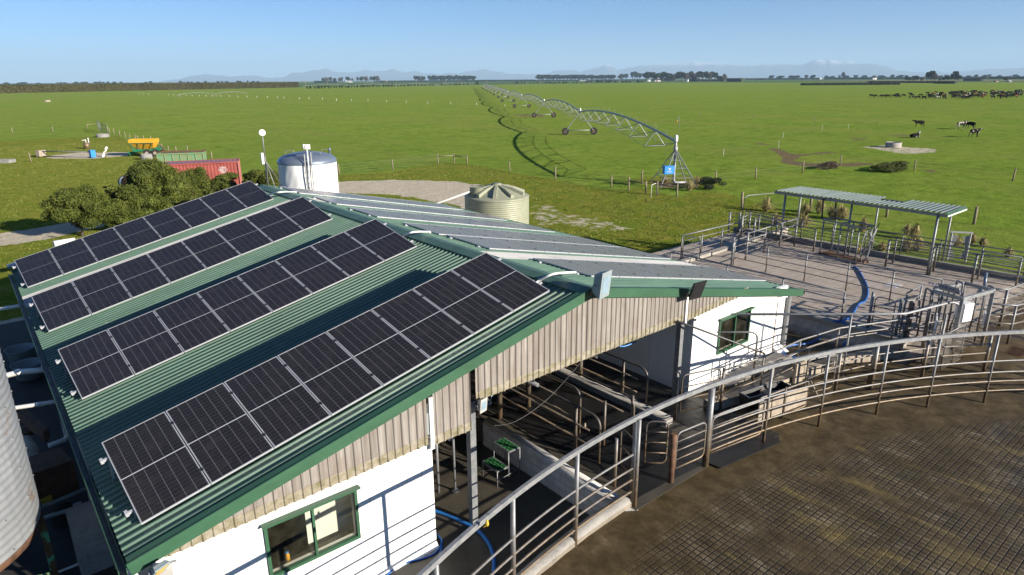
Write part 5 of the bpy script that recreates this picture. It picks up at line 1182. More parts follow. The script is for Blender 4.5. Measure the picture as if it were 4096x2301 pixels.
for k_, (a_, b_) in enumerate(((.9, .3), (-1.2, .5), (.3, -1.0))):
    q = tc_ + ts * a_ - tv * b_; m = MB(); m.tube(rounded([q + Vector((0, 0, zt + .1)), q + Vector((0, 0, zt + .62)), q + ts * .5 + Vector((0, 0, zt + .62)), q + ts * .5 + Vector((0, 0, zt + .1))], .1), .018, 6); m.build('lid_rail', G['cleansteel'], t)
m = MB(); q = tc_ + ts * 1.35 - tv * .3; m.lathe([(.06, zt), (.06, zt + .55), (.09, zt + .57), (.05, zt + .7), (0, zt + .72)], q, 12); m.build('vent', G['stainless'], t)
tg = depth_pt(1988, 840, 38.9); R2_ = 1.88
t = thing('green_tank', tg, 'pale green ribbed plastic water tank with radial roof ribs', 'tank')
prof = [(R2_, 0)]; z = .05
while z < 2.86: prof += [(R2_, z), (R2_ + .028, z + .03), (R2_ + .028, z + .07), (R2_, z + .1)]; z += .12
prof += [(R2_ + .03, 2.92), (R2_ + .03, 3.0), (R2_ - .03, 3.03)]
m = MB(); m.lathe(prof, tg, 80); m.build('tank_wall', G['tankgreen'], t)
m = MB(); m.lathe([(R2_ - .03, 3.03), (R2_ * .75, 3.2), (R2_ * .4, 3.45), (.32, 3.6), (.3, 3.72), (0, 3.73)], tg, 48); m.build('tank_roof', G['tankgreen'], t)
for k_ in range(10):
    a = k_ * math.pi / 5 + .2; m = MB(); dv = Vector((math.cos(a), math.sin(a), 0)); sv = Vector((-dv.y, dv.x, 0))
    p0 = tg + dv * .28 + Vector((0, 0, 3.66)); p1 = tg + dv * R2_ * .55 + Vector((0, 0, 3.50)); p2 = tg + dv * R2_ * .9 + Vector((0, 0, 3.24));
    top = [p0, p1, p2]; vs_ = []
    for p, w_, h_ in ((p0, .09, .0), (p1, .12, .02), (p2, .14, .03)):
        vs_ += [p - sv * w_ + Vector((0, 0, -.32)), p - sv * w_ * .7 + Vector((0, 0, h_)), p + sv * w_ * .7 + Vector((0, 0, h_)), p + sv * w_ + Vector((0, 0, -.32))]
    m.add(vs_, [(0, 1, 5, 4), (1, 2, 6, 5), (2, 3, 7, 6), (4, 5, 9, 8), (5, 6, 10, 9), (6, 7, 11, 10), (8, 9, 10, 11)]); m.build('roof_rib', G['tankgreen'], t)
gv = (CAM - tg); gv.z = 0; gv.normalize(); gs = Vector((RT.x, RT.y, 0)).normalized()
st_ = tg - gs * 1.15 + gv * .55; m = MB(); m.lathe([(.42, 3.0), (.42, 3.62), (.46, 3.64), (.38, 3.6), (0, 3.55)], st_, 28); m.build('inlet_strainer', G['tankgreen'], t)
t = thing('drain_pipe', st_, 'white pipe carrying roof water from the right eave into the green tank', 'pipe'); m = MB(); e_ = atx((1740, 818), 20.1)
m.tube([st_ + Vector((0, 0, 3.52)) + gv * .3, e_, e_ - gs * .8 + Vector((0, 0, -.1))], .055, 10); m.tube([e_ + gs * .6 + Vector((0, 0, .02)), e_ + gs * .6 + Vector((0, 0, -.8))], .03, 8); m.build('pipe', G['pvc'], t)
# radio mast on the roof
mb0 = Vector((9.7, 20.0, 4.85)); mt = thing('radio_mast', mb0, 'thin steel radio mast with white dish antennas and stays on the roof ridge', 'mast')
mp = aty((1072, 745), 20.0);
hM = 4.45
top_ = aty((1047, 520), 20.0)
m = MB(); m.tube([mp, mp + (top_ - mp) * .55], .04, 8); m.tube([mp + (top_ - mp) * .5, top_], .026, 8); m.build('pole', G['cleansteel'], mt)
for q in (aty((1104, 757), 19.4), aty((1126, 742), 21.0)):
    m = MB(); m.tube([mp + (top_ - mp) * .46, q], .022, 6); m.build('stay', G['cleansteel'], mt)
dc = mp + (top_ - mp) * .95; m = MB()
fv = (CAM - dc).normalized(); fx = fv.cross(Vector((0, 0, 1))).normalized(); fz = fx.cross(fv)
vs_ = [];
for i, (r_, o_) in enumerate(((0, -.09), (.09, -.08), (.145, -.04), (.15, 0), (.12, .01), (0, .03))):
    for k_ in range(20): a = k_ * math.pi / 10; vs_.append(dc + fv * (.06 + o_) + (fx * math.cos(a) + fz * math.sin(a)) * r_)
m.add(vs_, [(i * 20 + k_, i * 20 + (k_ + 1) % 20, (i + 1) * 20 + (k_ + 1) % 20, (i + 1) * 20 + k_) for i in range(5) for k_ in range(20)], 0, True); m.build('dish', G['whitep'], mt)
m = MB(); q = mp + (top_ - mp) * .5; m.box(q - fx * .0 + Vector((-.1, .05, 0)), (.1, .12, .5)); m.build('panel_antenna', G['whitep'], mt)

# ------------------------------------------------------------------ centre pivot irrigator
iv = thing('pivot_irrigator', (49.93, 27.07, 0), 'long arched centre pivot irrigator stretching away over the pasture', 'irrigator')
P0_ = Vector((49.93, 27.07, 0)); dirv = Vector((.588, .809, 0)).normalized(); side = Vector((dirv.y, -dirv.x, 0))
dist = [0, 59, 115.5, 178.5, 241, 304, 366, 428, 490, 552, 614, 676, 738]; ZP = 4.0
T = [P0_ + dirv * d for d in dist]
meas = {1: (85.4, 74.4), 2: (118.5, 120.1), 3: (155.0, 171.6), 4: (190.7, 222.7)}
for k_, v_ in meas.items(): T[k_] = Vector((v_[0], v_[1], 0))
def span(a, b, det):
    d = b - a; L = d.length; d.normalize(); s = Vector((d.y, -d.x, 0)); bow = 1.1; n = 12
    def pz(t): return ZP + bow * 4 * t * (1 - t)
    m = MB(); m.tube([a + d * L * (i / n) + Vector((0, 0, pz(i / n))) for i in range(n + 1)], .125 if det < 2 else .16, 8 if det == 0 else 5, caps=False); pp_ = m.build('main_pipe', G['irrig'], iv)
    nb = 8; hw = 1.05; drop = 1.45; rr = .042 if det == 0 else .05
    V_ = [(i + 1) / nb for i in range(nb - 1)]; mt_ = MB(); prevs = None
    for t_ in V_:
        c = a + d * L * t_ + Vector((0, 0, pz(t_) - .1)); l = c - s * hw + Vector((0, 0, -drop)); r_ = c + s * hw + Vector((0, 0, -drop))
        for q in (l, r_): mt_.tube([c, q], rr, 5, caps=False)
        mt_.tube([l, r_], rr, 5, caps=False)
        if prevs:
            for k2 in (0, 1): mt_.tube([prevs[k2], (l, r_)[k2]], rr * .55, 4, caps=False)
            mt_.tube([prevs[2], l], rr * .8, 4, caps=False); mt_.tube([prevs[2], r_], rr * .8, 4, caps=False)
        prevs = (l, r_, c)
    for e_, t_ in ((a, V_[0]), (b, V_[-1])):
        c = a + d * L * t_ + Vector((0, 0, pz(t_) - .1)); top = e_ + Vector((0, 0, ZP - .1))
        for sg in (-1, 1): mt_.tube([c + s * sg * hw + Vector((0, 0, -drop)), top], rr * .55, 4, caps=False)
    mt_.build('truss', G['irrig'], iv)
    if det == 0 or det == 1:
        ms = MB()
        for i in range(1, 14):
            t_ = i / 14; c = a + d * L * t_ + Vector((0, 0, pz(t_) + .1)); ms.tube(rounded([c, c + Vector((0, 0, .35)), c + s * .3 + Vector((0, 0, .35)), c + s * .3 + Vector((0, 0, -2.2))], .12, 3), .012, 4)
        ms.build('sprinkler_drop', G['irrig'], iv)
for i in range(len(T) - 1): span(T[i], T[i + 1], 0 if i < 2 else (1 if i < 4 else 2))
for i, q in enumerate(T[1:]):
    d = (T[i + 1] - T[i]).normalized(); s = Vector((d.y, -d.x, 0)); det = i < 4; hb = 2.35
    m = MB(); rr = .05 if det else .08
    for sg in (-1, 1):
        for e_ in (-.25, .25): m.tube([q + d * e_ * .4 + Vector((0, 0, ZP)), q + s * sg * hb + d * e_ + Vector((0, 0, .85))], rr, 6, caps=False)
    m.tube([q - s * hb + Vector((0, 0, .8)), q + s * hb + Vector((0, 0, .8))], rr * 1.4, 6); m.tube([q - s * .55 + Vector((0, 0, 3.1)), q + s * .55 + Vector((0, 0, 3.1))], rr * .7, 6); tw = m.build('tower', G['irrig'], iv)
    for sg in (-1, 1):
        m = MB(); c = q + s * sg * (hb + .2) + Vector((0, 0, .62)); ax = s
        # wheels roll round the pivot: their axle lies along the span
        n_ = 16; w_ = .18; vs_ = []
        for off_, rad_ in ((-w_, .34), (-w_, .58), (0, .64), (w_, .58), (w_, .34)):
            for k_ in range(n_):
                a_ = 2 * math.pi * k_ / n_; lug = .03 * (k_ % 2) if rad_ > .5 else 0
                vs_.append(c + d * off_ + (s * math.cos(a_) + Vector((0, 0, 1)) * math.sin(a_)) * (rad_ + lug))
        m.add(vs_, [(a2 * n_ + k_, a2 * n_ + (k_ + 1) % n_, (a2 + 1) * n_ + (k_ + 1) % n_, (a2 + 1) * n_ + k_) for a2 in range(4) for k_ in range(n_)]); wh = m.build('wheel', G['muddy'] if False else G['tyre'], iv)
        m = MB(); m.tube([c - d * .12, c + d * .12], .3, 12); m.build('rim', G['bark'], wh)
    if det:
        m = MB(); m.tube([q - s * (hb + .3) + Vector((0, 0, .7)), q - s * (hb + 1.3) + Vector((0, 0, 1.5))], .015, 5); m.tube([q + s * (hb + .3) + Vector((0, 0, .7)), q + s * (hb + 1.3) + Vector((0, 0, 1.5))], .015, 5); m.build('wheel_guard', G['tubedark'], iv)
    m = MB(); m.box(q + Vector((0, 0, ZP + .38)), (.22, .22, .42)); m.build('tower_box', G['whitep'], iv)
    if i == 0: m = MB(); m.bar(q + s * 1.5 + Vector((0, 0, ZP + .25)), q - s * .6 + Vector((0, 0, ZP + .15)), .07, .05); m.build('cross_arm', G['irrig'], iv)
# pivot point pyramid
m = MB(); bw = 1.75; zt_ = 3.05
cs = [P0_ + (dirv * a + side * b) * bw for a, b in ((-1, -1), (1, -1), (1, 1), (-1, 1))]; tp = [P0_ + (dirv * a + side * b) * .16 + Vector((0, 0, zt_)) for a, b in ((-1, -1), (1, -1), (1, 1), (-1, 1))]
for a, b in zip(cs, tp): m.bar(a, b, .07, .07, up=Vector((1, 0, 0)))
for fz_ in (.28, .55, .78):
    ring_ = [c_ + (t2 - c_) * fz_ for c_, t2 in zip(cs, tp)]
    for i in range(4): m.bar(ring_[i], ring_[(i + 1) % 4], .045, .045)
m.build('pivot_tower', G['cleansteel'], iv)
m = MB(); m.tube(rounded([P0_ - dirv * .0 + side * 1.7 + Vector((0, 0, .25)), P0_ + Vector((0, 0, .25)), P0_ + Vector((0, 0, ZP - .05)), P0_ + dirv * 1.0 + Vector((0, 0, ZP + .1))], .3), .12, 12); m.tube([P0_ + Vector((0, 0, 3.0)), P0_ + Vector((0, 0, 3.6))], .19, 12); m.build('riser_pipe', G['irrig'], iv)
m = MB(); m.lathe([(.12, 4.0), (.16, 4.1), (.14, 4.5), (.08, 4.6), (0, 4.6)], P0_, 14); m.build('collector_cap', G['whitep'], iv)
m = MB(); a_ = P0_ + side * .2 + dirv * .1; m.tube(rounded([a_ + Vector((0, 0, 3.9)), a_ + Vector((0, 0, 6.15)), a_ - side * .2 + Vector((0, 0, 6.15)), a_ - side * .2 + Vector((0, 0, 5.9))], .12), .018, 6); m.build('lamp_pole', G['cleansteel'], iv)
m = MB(); m.lathe([(0, 5.75), (.05, 5.75), (.05, 5.88), (0, 5.9)], a_ - side * .2, 8); m.build('lamp_bulb', G['orange'], iv)
bx = at(ir(1915, 1050), 1.55); bxp = P0_ - side * .9 - dirv * 1.15 + Vector((0, 0, 1.6))
vb = Vector((RT.x, RT.y, 0)).normalized(); fb = Vector((vb.y, -vb.x, 0))
if fb.dot(CAM - bxp) < 0: fb = -fb
vbr = (vb + fb * -.25).normalized(); fbr = Vector((vbr.y, -vbr.x, 0));
if fbr.dot(CAM - bxp) < 0: fbr = -fbr
m = MB(); m.box(bxp, (.95, .45, .72), axes=(vbr, fbr, Vector((0, 0, 1)))); cbx = m.build('control_box', G['bluebox'], iv)
tri = MB(); zc = bxp + fbr * .232 + Vector((0, 0, .08));
tri.add([zc - vbr * .14 + Vector((0, 0, .12)), zc + vbr * .14 + Vector((0, 0, .12)), zc + Vector((0, 0, -.12)), zc - vbr * .05 + Vector((0, 0, .06)), zc + vbr * .05 + Vector((0, 0, .06)), zc + Vector((0, 0, -.03))], [(0, 2, 5, 3), (1, 4, 5, 2)]); tri.build('box_emblem', G['whitep'], cbx)
text('VALLEY', bxp + fbr * .235 + Vector((0, 0, -.16)), (vbr, Vector((0, 0, 1)), fbr), .15, 'whitep', cbx)

# ------------------------------------------------------------------ farm fences (posts and wires)
def farm_fence(label, pts, h=1.2, r=.075, wires=(.25, .5, .75, 1.0, 1.12), mat='wood', wire=True):
    pts = [Vector(p) for p in pts]; f = thing('post_fence', pts[0], label, 'fence', 'wooden post fences round the pastures')
    for p in pts:
        m = MB(); lean = Vector((random.uniform(-.05, .05), random.uniform(-.05, .05), 0)); m.tube([p - Vector((0, 0, .1)), p + lean + Vector((0, 0, h * random.uniform(.94, 1.05)))], [r, r * .92], 8); m.build('fence_post', G[mat], f)
    if wire:
        m = MB()
        for a, b in zip(pts[:-1], pts[1:]):
            for z_ in wires: m.tube([a + Vector((0, 0, z_)), b + Vector((0, 0, z_))], .006, 3, caps=False)
        m.build('wires', G['wire'], f)
    return f
def strut(label, a, b, h=.95):
    m = MB(); m.tube([a + Vector((0, 0, h)), b + Vector((0, 0, h))], .055, 8); m.build('fence_rail', G['wood'], label=label, cat='rail', group='round strainer rails of the wooden fences')
A = [at((1357, 700)), at(q2(388, 905)), at(q2(728, 862)), at(q2(850, 858)), at(q2(947, 868)), at(q2(1268, 920)), at(q2(1612, 978)), at(q2(2033, 1040)), at(q2(2163, 1065)), at(q2(2293, 1088))]
farm_fence('wooden post fence running behind the gravel track', A)
strut('strainer rail left of the tall corner post behind the track', A[2], A[3]); strut('strainer rail right of the tall corner post behind the track', A[3], A[4]); strut('strainer rail left of the white gate hoop near the pivot', A[8], A[9])
Bp = [at(q2(2380, 1098)), at(q2(2527, 1110)), at(q3(248, 1008)), at(q3(550, 975)), at(q3(903, 925)), at(q3(1188, 873)), at(q3(1745, 915)), at(q3(2487, 990))]
farm_fence('wooden post fence running right from the pivot past the trough', Bp, wires=(.5, .85)); strut('strainer rail right of the white gate hoop near the pivot', Bp[0], Bp[1])
Cp = [at(q3(447, 1190)), at(q3(957, 1220)), at(q3(1537, 1258)), at(q3(2195, 1315))]
farm_fence('four stout wooden posts standing in the grass behind the shelter', Cp, r=.1, wires=(.9,))
t = thing('gate_hoop', at(q2(2335, 1112)), 'small white pipe hoop between the pivot strainer posts', 'gate'); m = MB(); a, b = at(q2(2333, 1112)), at(q2(2372, 1095)); m.tube(rounded([a, a + Vector((0, 0, 1.05)), b + Vector((0, 0, 1.05)), b], .15), .02, 8); m.build('hoop', G['whitep'], t)
for i, q in enumerate((q2(2262, 1010),)):
    farm_fence('lone wooden post with a white insulator beside the pivot', [at(q)], wire=False, h=1.3)
Dp = [at(k3(*q)) for q in ((72, 485),)]
farm_fence('lone wooden post at the left in the rank grass', Dp, wire=False)
Ep = [at(q1(95, 632)), at(q1(400, 620)), at(q1(660, 600))]
farm_fence('fence of three wooden posts beyond the rank grass at far left', Ep, wires=(.5, 1.0)); strut('pale strainer rail left of the distant cattle race', Ep[2], at(q1(738, 592)), 1.0)
Fp = [at(k3(*q)) for q in ((975, 165), (1022, 172), (1087, 193), (1155, 220), (1210, 248), (1272, 262), (1303, 262), (1368, 262), (1445, 266), (1530, 290), (1573, 375), (1655, 393), (1740, 402), (1865, 400), (2143, 470))]
farm_fence('row of wooden posts running from the distant race towards the containers', Fp, wires=(.4, .8));
for i in (5, 9): strut(f'short rail tying the paired posts {"left of" if i == 5 else "right of"} the orange hopper', Fp[i], Fp[i + 1], .95)
farm_fence('lone wooden post standing on the gravel pad', [at(k3(932, 432))], wire=False)
# electric fence standards across pasture
el = []
for i, (x, y) in enumerate(((75, 385), (200, 388), (340, 395), (488, 400), (651, 410), (823, 410), (1018, 418), (1232, 430))): el.append(at(q2(x, y)))
farm_fence('line of short white standards crossing the pasture left of the irrigator', el, h=1.0, r=.05, wire=False, mat='whitep')
el = [at(q2(x, y)) for x, y in ((1722, 478), (1748, 488), (2015, 462), (2343, 478))] + [at(q3(x, y)) for x, y in ((132, 503), (533, 523), (994, 545), (1465, 562))]
farm_fence('line of sparse thin posts crossing the pasture right of the irrigator', el, h=1.15, r=.06, wire=False)
el = [at(q1(x, y)) for x, y in ((1050, 333), (1080, 335), (1120, 338), (1270, 342), (1310, 344), (1358, 345), (1405, 347), (1450, 350), (1505, 352), (1555, 352), (1598, 353), (1666, 354), (1730, 355), (1794, 358), (1862, 358), (1937, 361), (2016, 362), (2095, 364), (2140, 366), (2258, 373), (2330, 374), (2430, 376), (2537, 385))]
farm_fence('long line of tiny white standards in front of the left hedge', el, h=1.1, r=.07, wire=False, mat='whitep')
el = [at(q3(x, y)) for x, y in ((308, 805), (725, 740), (755, 670), (1052, 607), (1247, 600))]
farm_fence('thin electric fence standards in the right pasture', el, h=1.0, r=.018, wires=(.8,), mat='whitep')
# ------------------------------------------------------------------ troughs and yard things in the field
def trough(label, a, b, h=.5, mat='concrete', name='water_trough'):
    a, b = Vector(a), Vector(b); c = (a + b) / 2; r_ = (b - a).length / 2; vdir = (c - CAM); vdir.z = 0; vdir.normalize(); c = c + vdir * r_ * .8
    t = thing(name, c, label, 'trough', 'round concrete troughs'); m = MB(); m.lathe([(r_ * 1.0, 0), (r_, h), (r_ * .93, h + .02), (r_ * .9, h - .06), (r_ * .88, .15)], c, 36); m.build('trough_wall', G[mat], t)
    m = MB(); m.lathe([(r_ * .885, h - .14), (0, h - .14)], c, 36); m.build('water', G['glass'], t)
trough('round concrete trough on the bare gravel in the right pasture', at(q3(1530, 738)), at(q3(1643, 738)), .7)
trough('round concrete trough below the distant cattle race', at(k3(830, 200)), at(k3(958, 200)), .55, 'greyconc')
trough('round concrete trough left of the green tipping bin', at(k3(1352, 458)), at(k3(1445, 462)), .7, 'greyconc')
t = thing('cattle_race', at(k3(905, 162)), 'small galvanised cattle race panel at the distant fence corner', 'cattle race')
for a, b in (((840, 115), (885, 158)), ((885, 158), (955, 163))):
    a_, b_ = at(k3(*a)), at(k3(*b)); m = MB(); m.tube([a_, a_ + Vector((0, 0, 1.9)), b_ + Vector((0, 0, 1.9)), b_], .05, 6)
    for f_ in (.25, .5, .75): m.tube([a_ + (b_ - a_) * f_, a_ + (b_ - a_) * f_ + Vector((0, 0, 1.9))], .035, 5)
    for z_ in (.5, 1.0, 1.5): m.tube([a_ + Vector((0, 0, z_)), b_ + Vector((0, 0, z_))], .03, 5)
    m.build('race_panel', G['cleansteel'], t)
t = thing('pump_stand', at(k3(713, 328)), 'dark pump barrel with white pipes in the rank grass', 'pump'); c = at(k3(713, 330)); m = MB(); m.lathe([(.0, .0), (.42, 0), (.42, .9), (0, .92)], c, 14); m.build('barrel', G['tubedark'], t)
m = MB(); m.tube([c + Vector((-.5, 0, 1.25)), c + Vector((0, 0, 1.3)), c + Vector((0, 0, .5))], .06, 6); m.tube([c + Vector((.35, 0, 1.6)), c + Vector((.35, 0, .5))], .06, 6); m.build('pipe', G['whitep'], t)
t = thing('boom_pipe', at(k3(230, 430)), 'long thin pipe boom lying across the gravel pad', 'pipe'); a, b = at(k3(190, 425), .0), at(k3(780, 435), .0); m = MB(); m.tube([a + Vector((0, 0, .75)), b + Vector((0, 0, .75))], .07, 8); m.tube([a + Vector((0, 0, .1)), b + Vector((0, 0, .08))], .06, 8); m.build('pipe', G['cleansteel'], t)
m = MB(); m.box(a + Vector((0, 0, .5)), (1.0, .6, .8), rz=.6); m.build('pump_head', G['muddy'], t); m = MB(); m.box(b + Vector((0, 0, .55)), (.6, .5, .95), rz=.3); m.build('motor', G['bluebox'], t)
t = thing('leaning_marker', at(k3(905, 425)), 'white marker board leaning on the post by the gravel pad', 'board'); a = at(k3(890, 425)); b = at(k3(955, 362), 1.1); m = MB(); m.bar(a, a + Vector((.7, .0, 1.3)), .06, .22); m.build('board', G['whitep'], t)
m = MB(); c = at(k3(0, 470));
t = thing('concrete_trough', at(q1(20, 860)), 'low square concrete trough at the left edge of the picture', 'trough'); c = at(q1(20, 850)); vx = Vector((RT.x, RT.y, 0)).normalized(); vy = Vector((-vx.y, vx.x, 0)); m = MB()
for a, b in (((-1.2, -.6), (1.2, -.6)), ((1.2, -.6), (1.2, .6)), ((1.2, .6), (-1.2, .6)), ((-1.2, .6), (-1.2, -.6))): m.bar(c + vx * a[0] + vy * a[1] + Vector((0, 0, .2)), c + vx * b[0] + vy * b[1] + Vector((0, 0, .2)), .15, .4)
m.build('trough_wall', G['greyconc'], t)
t = thing('feed_block', at(q1(357, 390)), 'small pale feed bin alone in the left pasture', 'feed bin'); c = at(q1(357, 391)); m = MB(); m.box(c + Vector((0, 0, .4)), (2.6, 1.3, .8), rz=.6); m.build('bin_body', G['muddy'], t)
# container
cA = Vector((18.62, 52.3, 0)); cd = Vector((-.944, .329, 0)).normalized(); cn = Vector((.329, .944, 0)).normalized(); CL, CW, CH = 6.06, 2.44, 2.59
t = thing('shipping_container', cA, 'faded red shipping container behind the shrubs', 'container')
def corr_panel(m, o, ux, L, H, out, p=.28, d=.036):
    n = int(L / p); pts = []
    for i in range(n): pts += [(i * p, 0), (i * p + .1, 0), (i * p + .14, -d), (i * p + .24, -d)]
    pts.append((L, 0))
    for (a, da), (b, db) in zip(pts[:-1], pts[1:]):
        A0 = o + ux * a + out * da; B0 = o + ux * b + out * db; m.quad(A0, B0, B0 + H, A0 + H)
m = MB(); up3 = Vector((0, 0, 1))
corr_panel(m, cA + up3 * .15, cd, CL, up3 * (CH - .3), -cn); corr_panel(m, cA + up3 * .15, cn, CW, up3 * (CH - .3), -cd); corr_panel(m, cA + cn * CW + up3 * .15, cd, CL, up3 * (CH - .3), cn); corr_panel(m, cA + cd * CL + up3 * .15, cn, CW, up3 * (CH - .3), cd)
m.build('container_body', G['cont'], t)
m = MB(); corr_panel(m, cA + up3 * (CH - .03), cd, CL, cn * CW, up3, p=.36, d=.02); m.build('container_roof', G['conttop'], t)
m = MB()
for z_ in (.08, CH - .08):
    for a, b in ((cA, cA + cd * CL), (cA + cn * CW, cA + cn * CW + cd * CL), (cA, cA + cn * CW), (cA + cd * CL, cA + cd * CL + cn * CW)): m.bar(a + up3 * z_, b + up3 * z_, .12, .14)
for q in (cA, cA + cn * CW, cA + cd * CL, cA + cd * CL + cn * CW): m.bar(q, q + up3 * (CH + .01), .14, .14, up=Vector((1, 0, 0)))
cf = m.build('corner_frame', G['cont'], t)
for i, s_ in enumerate(('GESU', '3266 5 2', '22G1')): text(s_, cA + cd * 1.35 - cn * .03 + up3 * (2.05 - i * .2), (-cd, up3, -cn), .22, 'whitep', cf, ext=.004)
# green tipping bin
gb0 = at(k3(1525, 505)); gx_ = (Vector((RT.x, RT.y, 0)).normalized() * .97 + Vector((FWD.x, FWD.y, 0)).normalized() * .24).normalized(); gy_ = Vector((-gx_.y, gx_.x, 0))
t = thing('tipping_bin', gb0, 'pale green steel tipping bin with rusty rim', 'bin'); GL, GW, GH = 5.2, 2.3, 1.25
m = MB()
def gp(a, b, z_): return gb0 + gx_ * a + gy_ * b + up3 * z_
m.add([gp(0, 0, .2), gp(GL, 0, .2), gp(GL, 0, GH), gp(0, 0, GH), gp(0, GW, .2), gp(GL, GW, .2), gp(GL, GW, GH), gp(0, GW, GH)], [(0, 1, 2, 3), (5, 4, 7, 6), (4, 0, 3, 7), (1, 5, 6, 2), (0, 4, 5, 1)])
for k_ in range(7): m.bar(gp(GL * k_ / 6, -.04, .2), gp(GL * k_ / 6, -.04, GH), .08, .08, up=Vector((1, 0, 0)))
m.bar(gp(0, -.05, GH * .93), gp(GL, -.05, GH * .93), .1, .16); m.build('bin_body', G['bingreen'], t)
m = MB(); m.bar(gp(-.0, GW, GH + .02), gp(GL, GW, GH + .02), .12, .14); m.bar(gp(0, 0, GH + .01), gp(0, GW, GH + .01), .1, .1); m.bar(gp(GL, 0, GH + .01), gp(GL, GW, GH + .01), .1, .1); m.box(gp(GL / 2, GW / 2, GH - .12), (GL - .1, GW - .1, .06), axes=(gx_, gy_, up3)); m.build('rim', G['rust'], t)
# spreader
sp0 = at(k3(1360, 425)); sx_ = Vector((RT.x, RT.y, 0)).normalized(); sx_ = (sx_ + Vector((FWD.x, FWD.y, 0)).normalized() * .12).normalized(); sy_ = Vector((-sx_.y, sx_.x, 0))
t = thing('fertiliser_spreader', sp0, 'orange hopper fertiliser spreader on a green trailer chassis', 'spreader')
def SP(a, b, z_): return sp0 + sx_ * a + sy_ * b + up3 * z_
m = MB(); tz, mz, bz = 2.25, 1.85, .95
def ringp(x0_, x1_, y0_, y1_, z_): return [SP(x0_, y0_, z_), SP(x1_, y0_, z_), SP(x1_, y1_, z_), SP(x0_, y1_, z_)]
A1, A2, A3 = ringp(-1.7, 1.55, 0, 2.0, tz), ringp(-1.6, 1.5, -.02, 2.02, mz), ringp(-.7, 1.1, .7, 1.3, bz)
m.add(A1 + A2 + A3, [(4, 5, 1, 0), (5, 6, 2, 1), (6, 7, 3, 2), (7, 4, 0, 3), (8, 9, 5, 4), (9, 10, 6, 5), (10, 11, 7, 6), (11, 8, 4, 7)]); m.build('hopper', G['orange'], t)
m = MB()
for a in (-1.5, -.55, .35, 1.3): m.bar(SP(a * .7, .45, .85), SP(a, -.03, 1.82), .06, .06)
m.bar(SP(-1.6, -.05, 1.82), SP(1.5, -.05, 1.82), .06, .06); m.bar(SP(-1.65, 0, tz), SP(-1.3, .5, .7), .08, .08); m.box(SP(.1, 1.0, .82), (3.0, 1.3, .3), axes=(sx_, sy_, up3)); m.bar(SP(-2.3, .9, .5), SP(-.6, 1.0, .65), .18, .2); m.bar(SP(-2.1, .9, .55), SP(-2.0, .85, .0), .07, .07); m.box(SP(1.7, 1.0, .95), (.8, 1.3, .4), axes=(sx_, sy_, up3)); m.build('chassis', G['dgreen'], t)
for a in (.45, 1.5):
    for b in (.15, 1.9):
        m = MB(); m.tube([SP(a, b - .15, .48), SP(a, b + .15, .48)], .48, 18); wq = m.build('wheel', G['tyre'], t); m = MB(); m.tube([SP(a, b - .17, .48), SP(a, b + .17, .48)], .22, 12); m.build('rim', G['muddy'], wq)
m = MB(); m.lathe([(0, 0), (.3, 0), (.3, .08), (0, .1)], SP(2.25, .7, .8), 12); m.lathe([(0, 0), (.3, 0), (.3, .08), (0, .1)], SP(2.25, 1.3, .8), 12); m.tube([SP(2.0, 1.0, 1.3), SP(2.4, 1.0, .9)], .09, 8); m.build('spinner', G['rust'], t)
# drum
c = at(k3(1195, 735), .55); t = thing('rusty_drum', c, 'white and rust brown fuel drum lying by the big shrub', 'drum'); m = MB(); dx_ = (Vector((RT.x, RT.y, 0)) * .75 - Vector((FWD.x, FWD.y, 0)) * .6).normalized(); m.tube([c - dx_ * .9 + up3 * .1, c - dx_ * .88 + up3 * .1, c + dx_ * .88 + up3 * .1, c + dx_ * .9 + up3 * .1], [.55, .62, .62, .55], 24); m.build('drum_shell', G['rust'], t)
m = MB(); m.tube([c + dx_ * .9 + up3 * .1, c + dx_ * .93 + up3 * .1], [.6, .56], 24); m.tube([c - dx_ * .6 + up3 * .1, c - dx_ * .2 + up3 * .1], .628, 24, caps=False); m.build('drum_end', G['whitep'], t)
t = thing('pipe_barrel', at((330, 975), .6), 'white barrel shaped pipe end just beyond the back left roof corner', 'barrel')
a = Vector((-.55, 21.6, 2.0)); a = at((215, 978), 2.3); b = at((300, 965), 2.3); m = MB(); m.tube([a, b], .17, 16); m.build('pipe', G['pvc'], t)
m = MB(); a = aty((29, 1040), 21.0); m.bar(Vector((-.45, 20.75, 2.75)), Vector((.35, 20.75, 2.95)), .5, .06); m.build('lean_to_flashing', G['bodygrey'], label='pale flashing sheet at the back left roof corner', cat='flashing')

# ------------------------------------------------------------------ foliage
def leaf_cloud(n, sampler, size, squash=1.0, tri=False):
    P = sampler(n); N = len(P); a = rng.normal(size=(N, 3)); a /= np.linalg.norm(a, axis=1)[:, None]; b = rng.normal(size=(N, 3)); b -= a * (a * b).sum(1)[:, None]; b /= np.linalg.norm(b, axis=1)[:, None]
    s = size * rng.uniform(.6, 1.4, (N, 1)); a *= s; b *= s * .55
    Vv = np.stack([P - a, P + b * .9, P + a, P - b * .9], 1).reshape(-1, 3); F = np.arange(4 * N).reshape(N, 4); return Vv, F
def clump_sampler(clumps, shell=.45):
    C = np.array([c[:3] for c in clumps]); Rr = np.array([c[3:6] for c in clumps]); vol = (Rr.prod(1)) ** (2 / 3); pr = vol / vol.sum()
    def f(n):
        k = rng.choice(len(C), n, p=pr); d = rng.normal(size=(n, 3)); d /= np.linalg.norm(d, axis=1)[:, None]
        r = 1 - shell * rng.random((n, 1)) ** 1.6
        return C[k] + d * r * Rr[k]
    return f
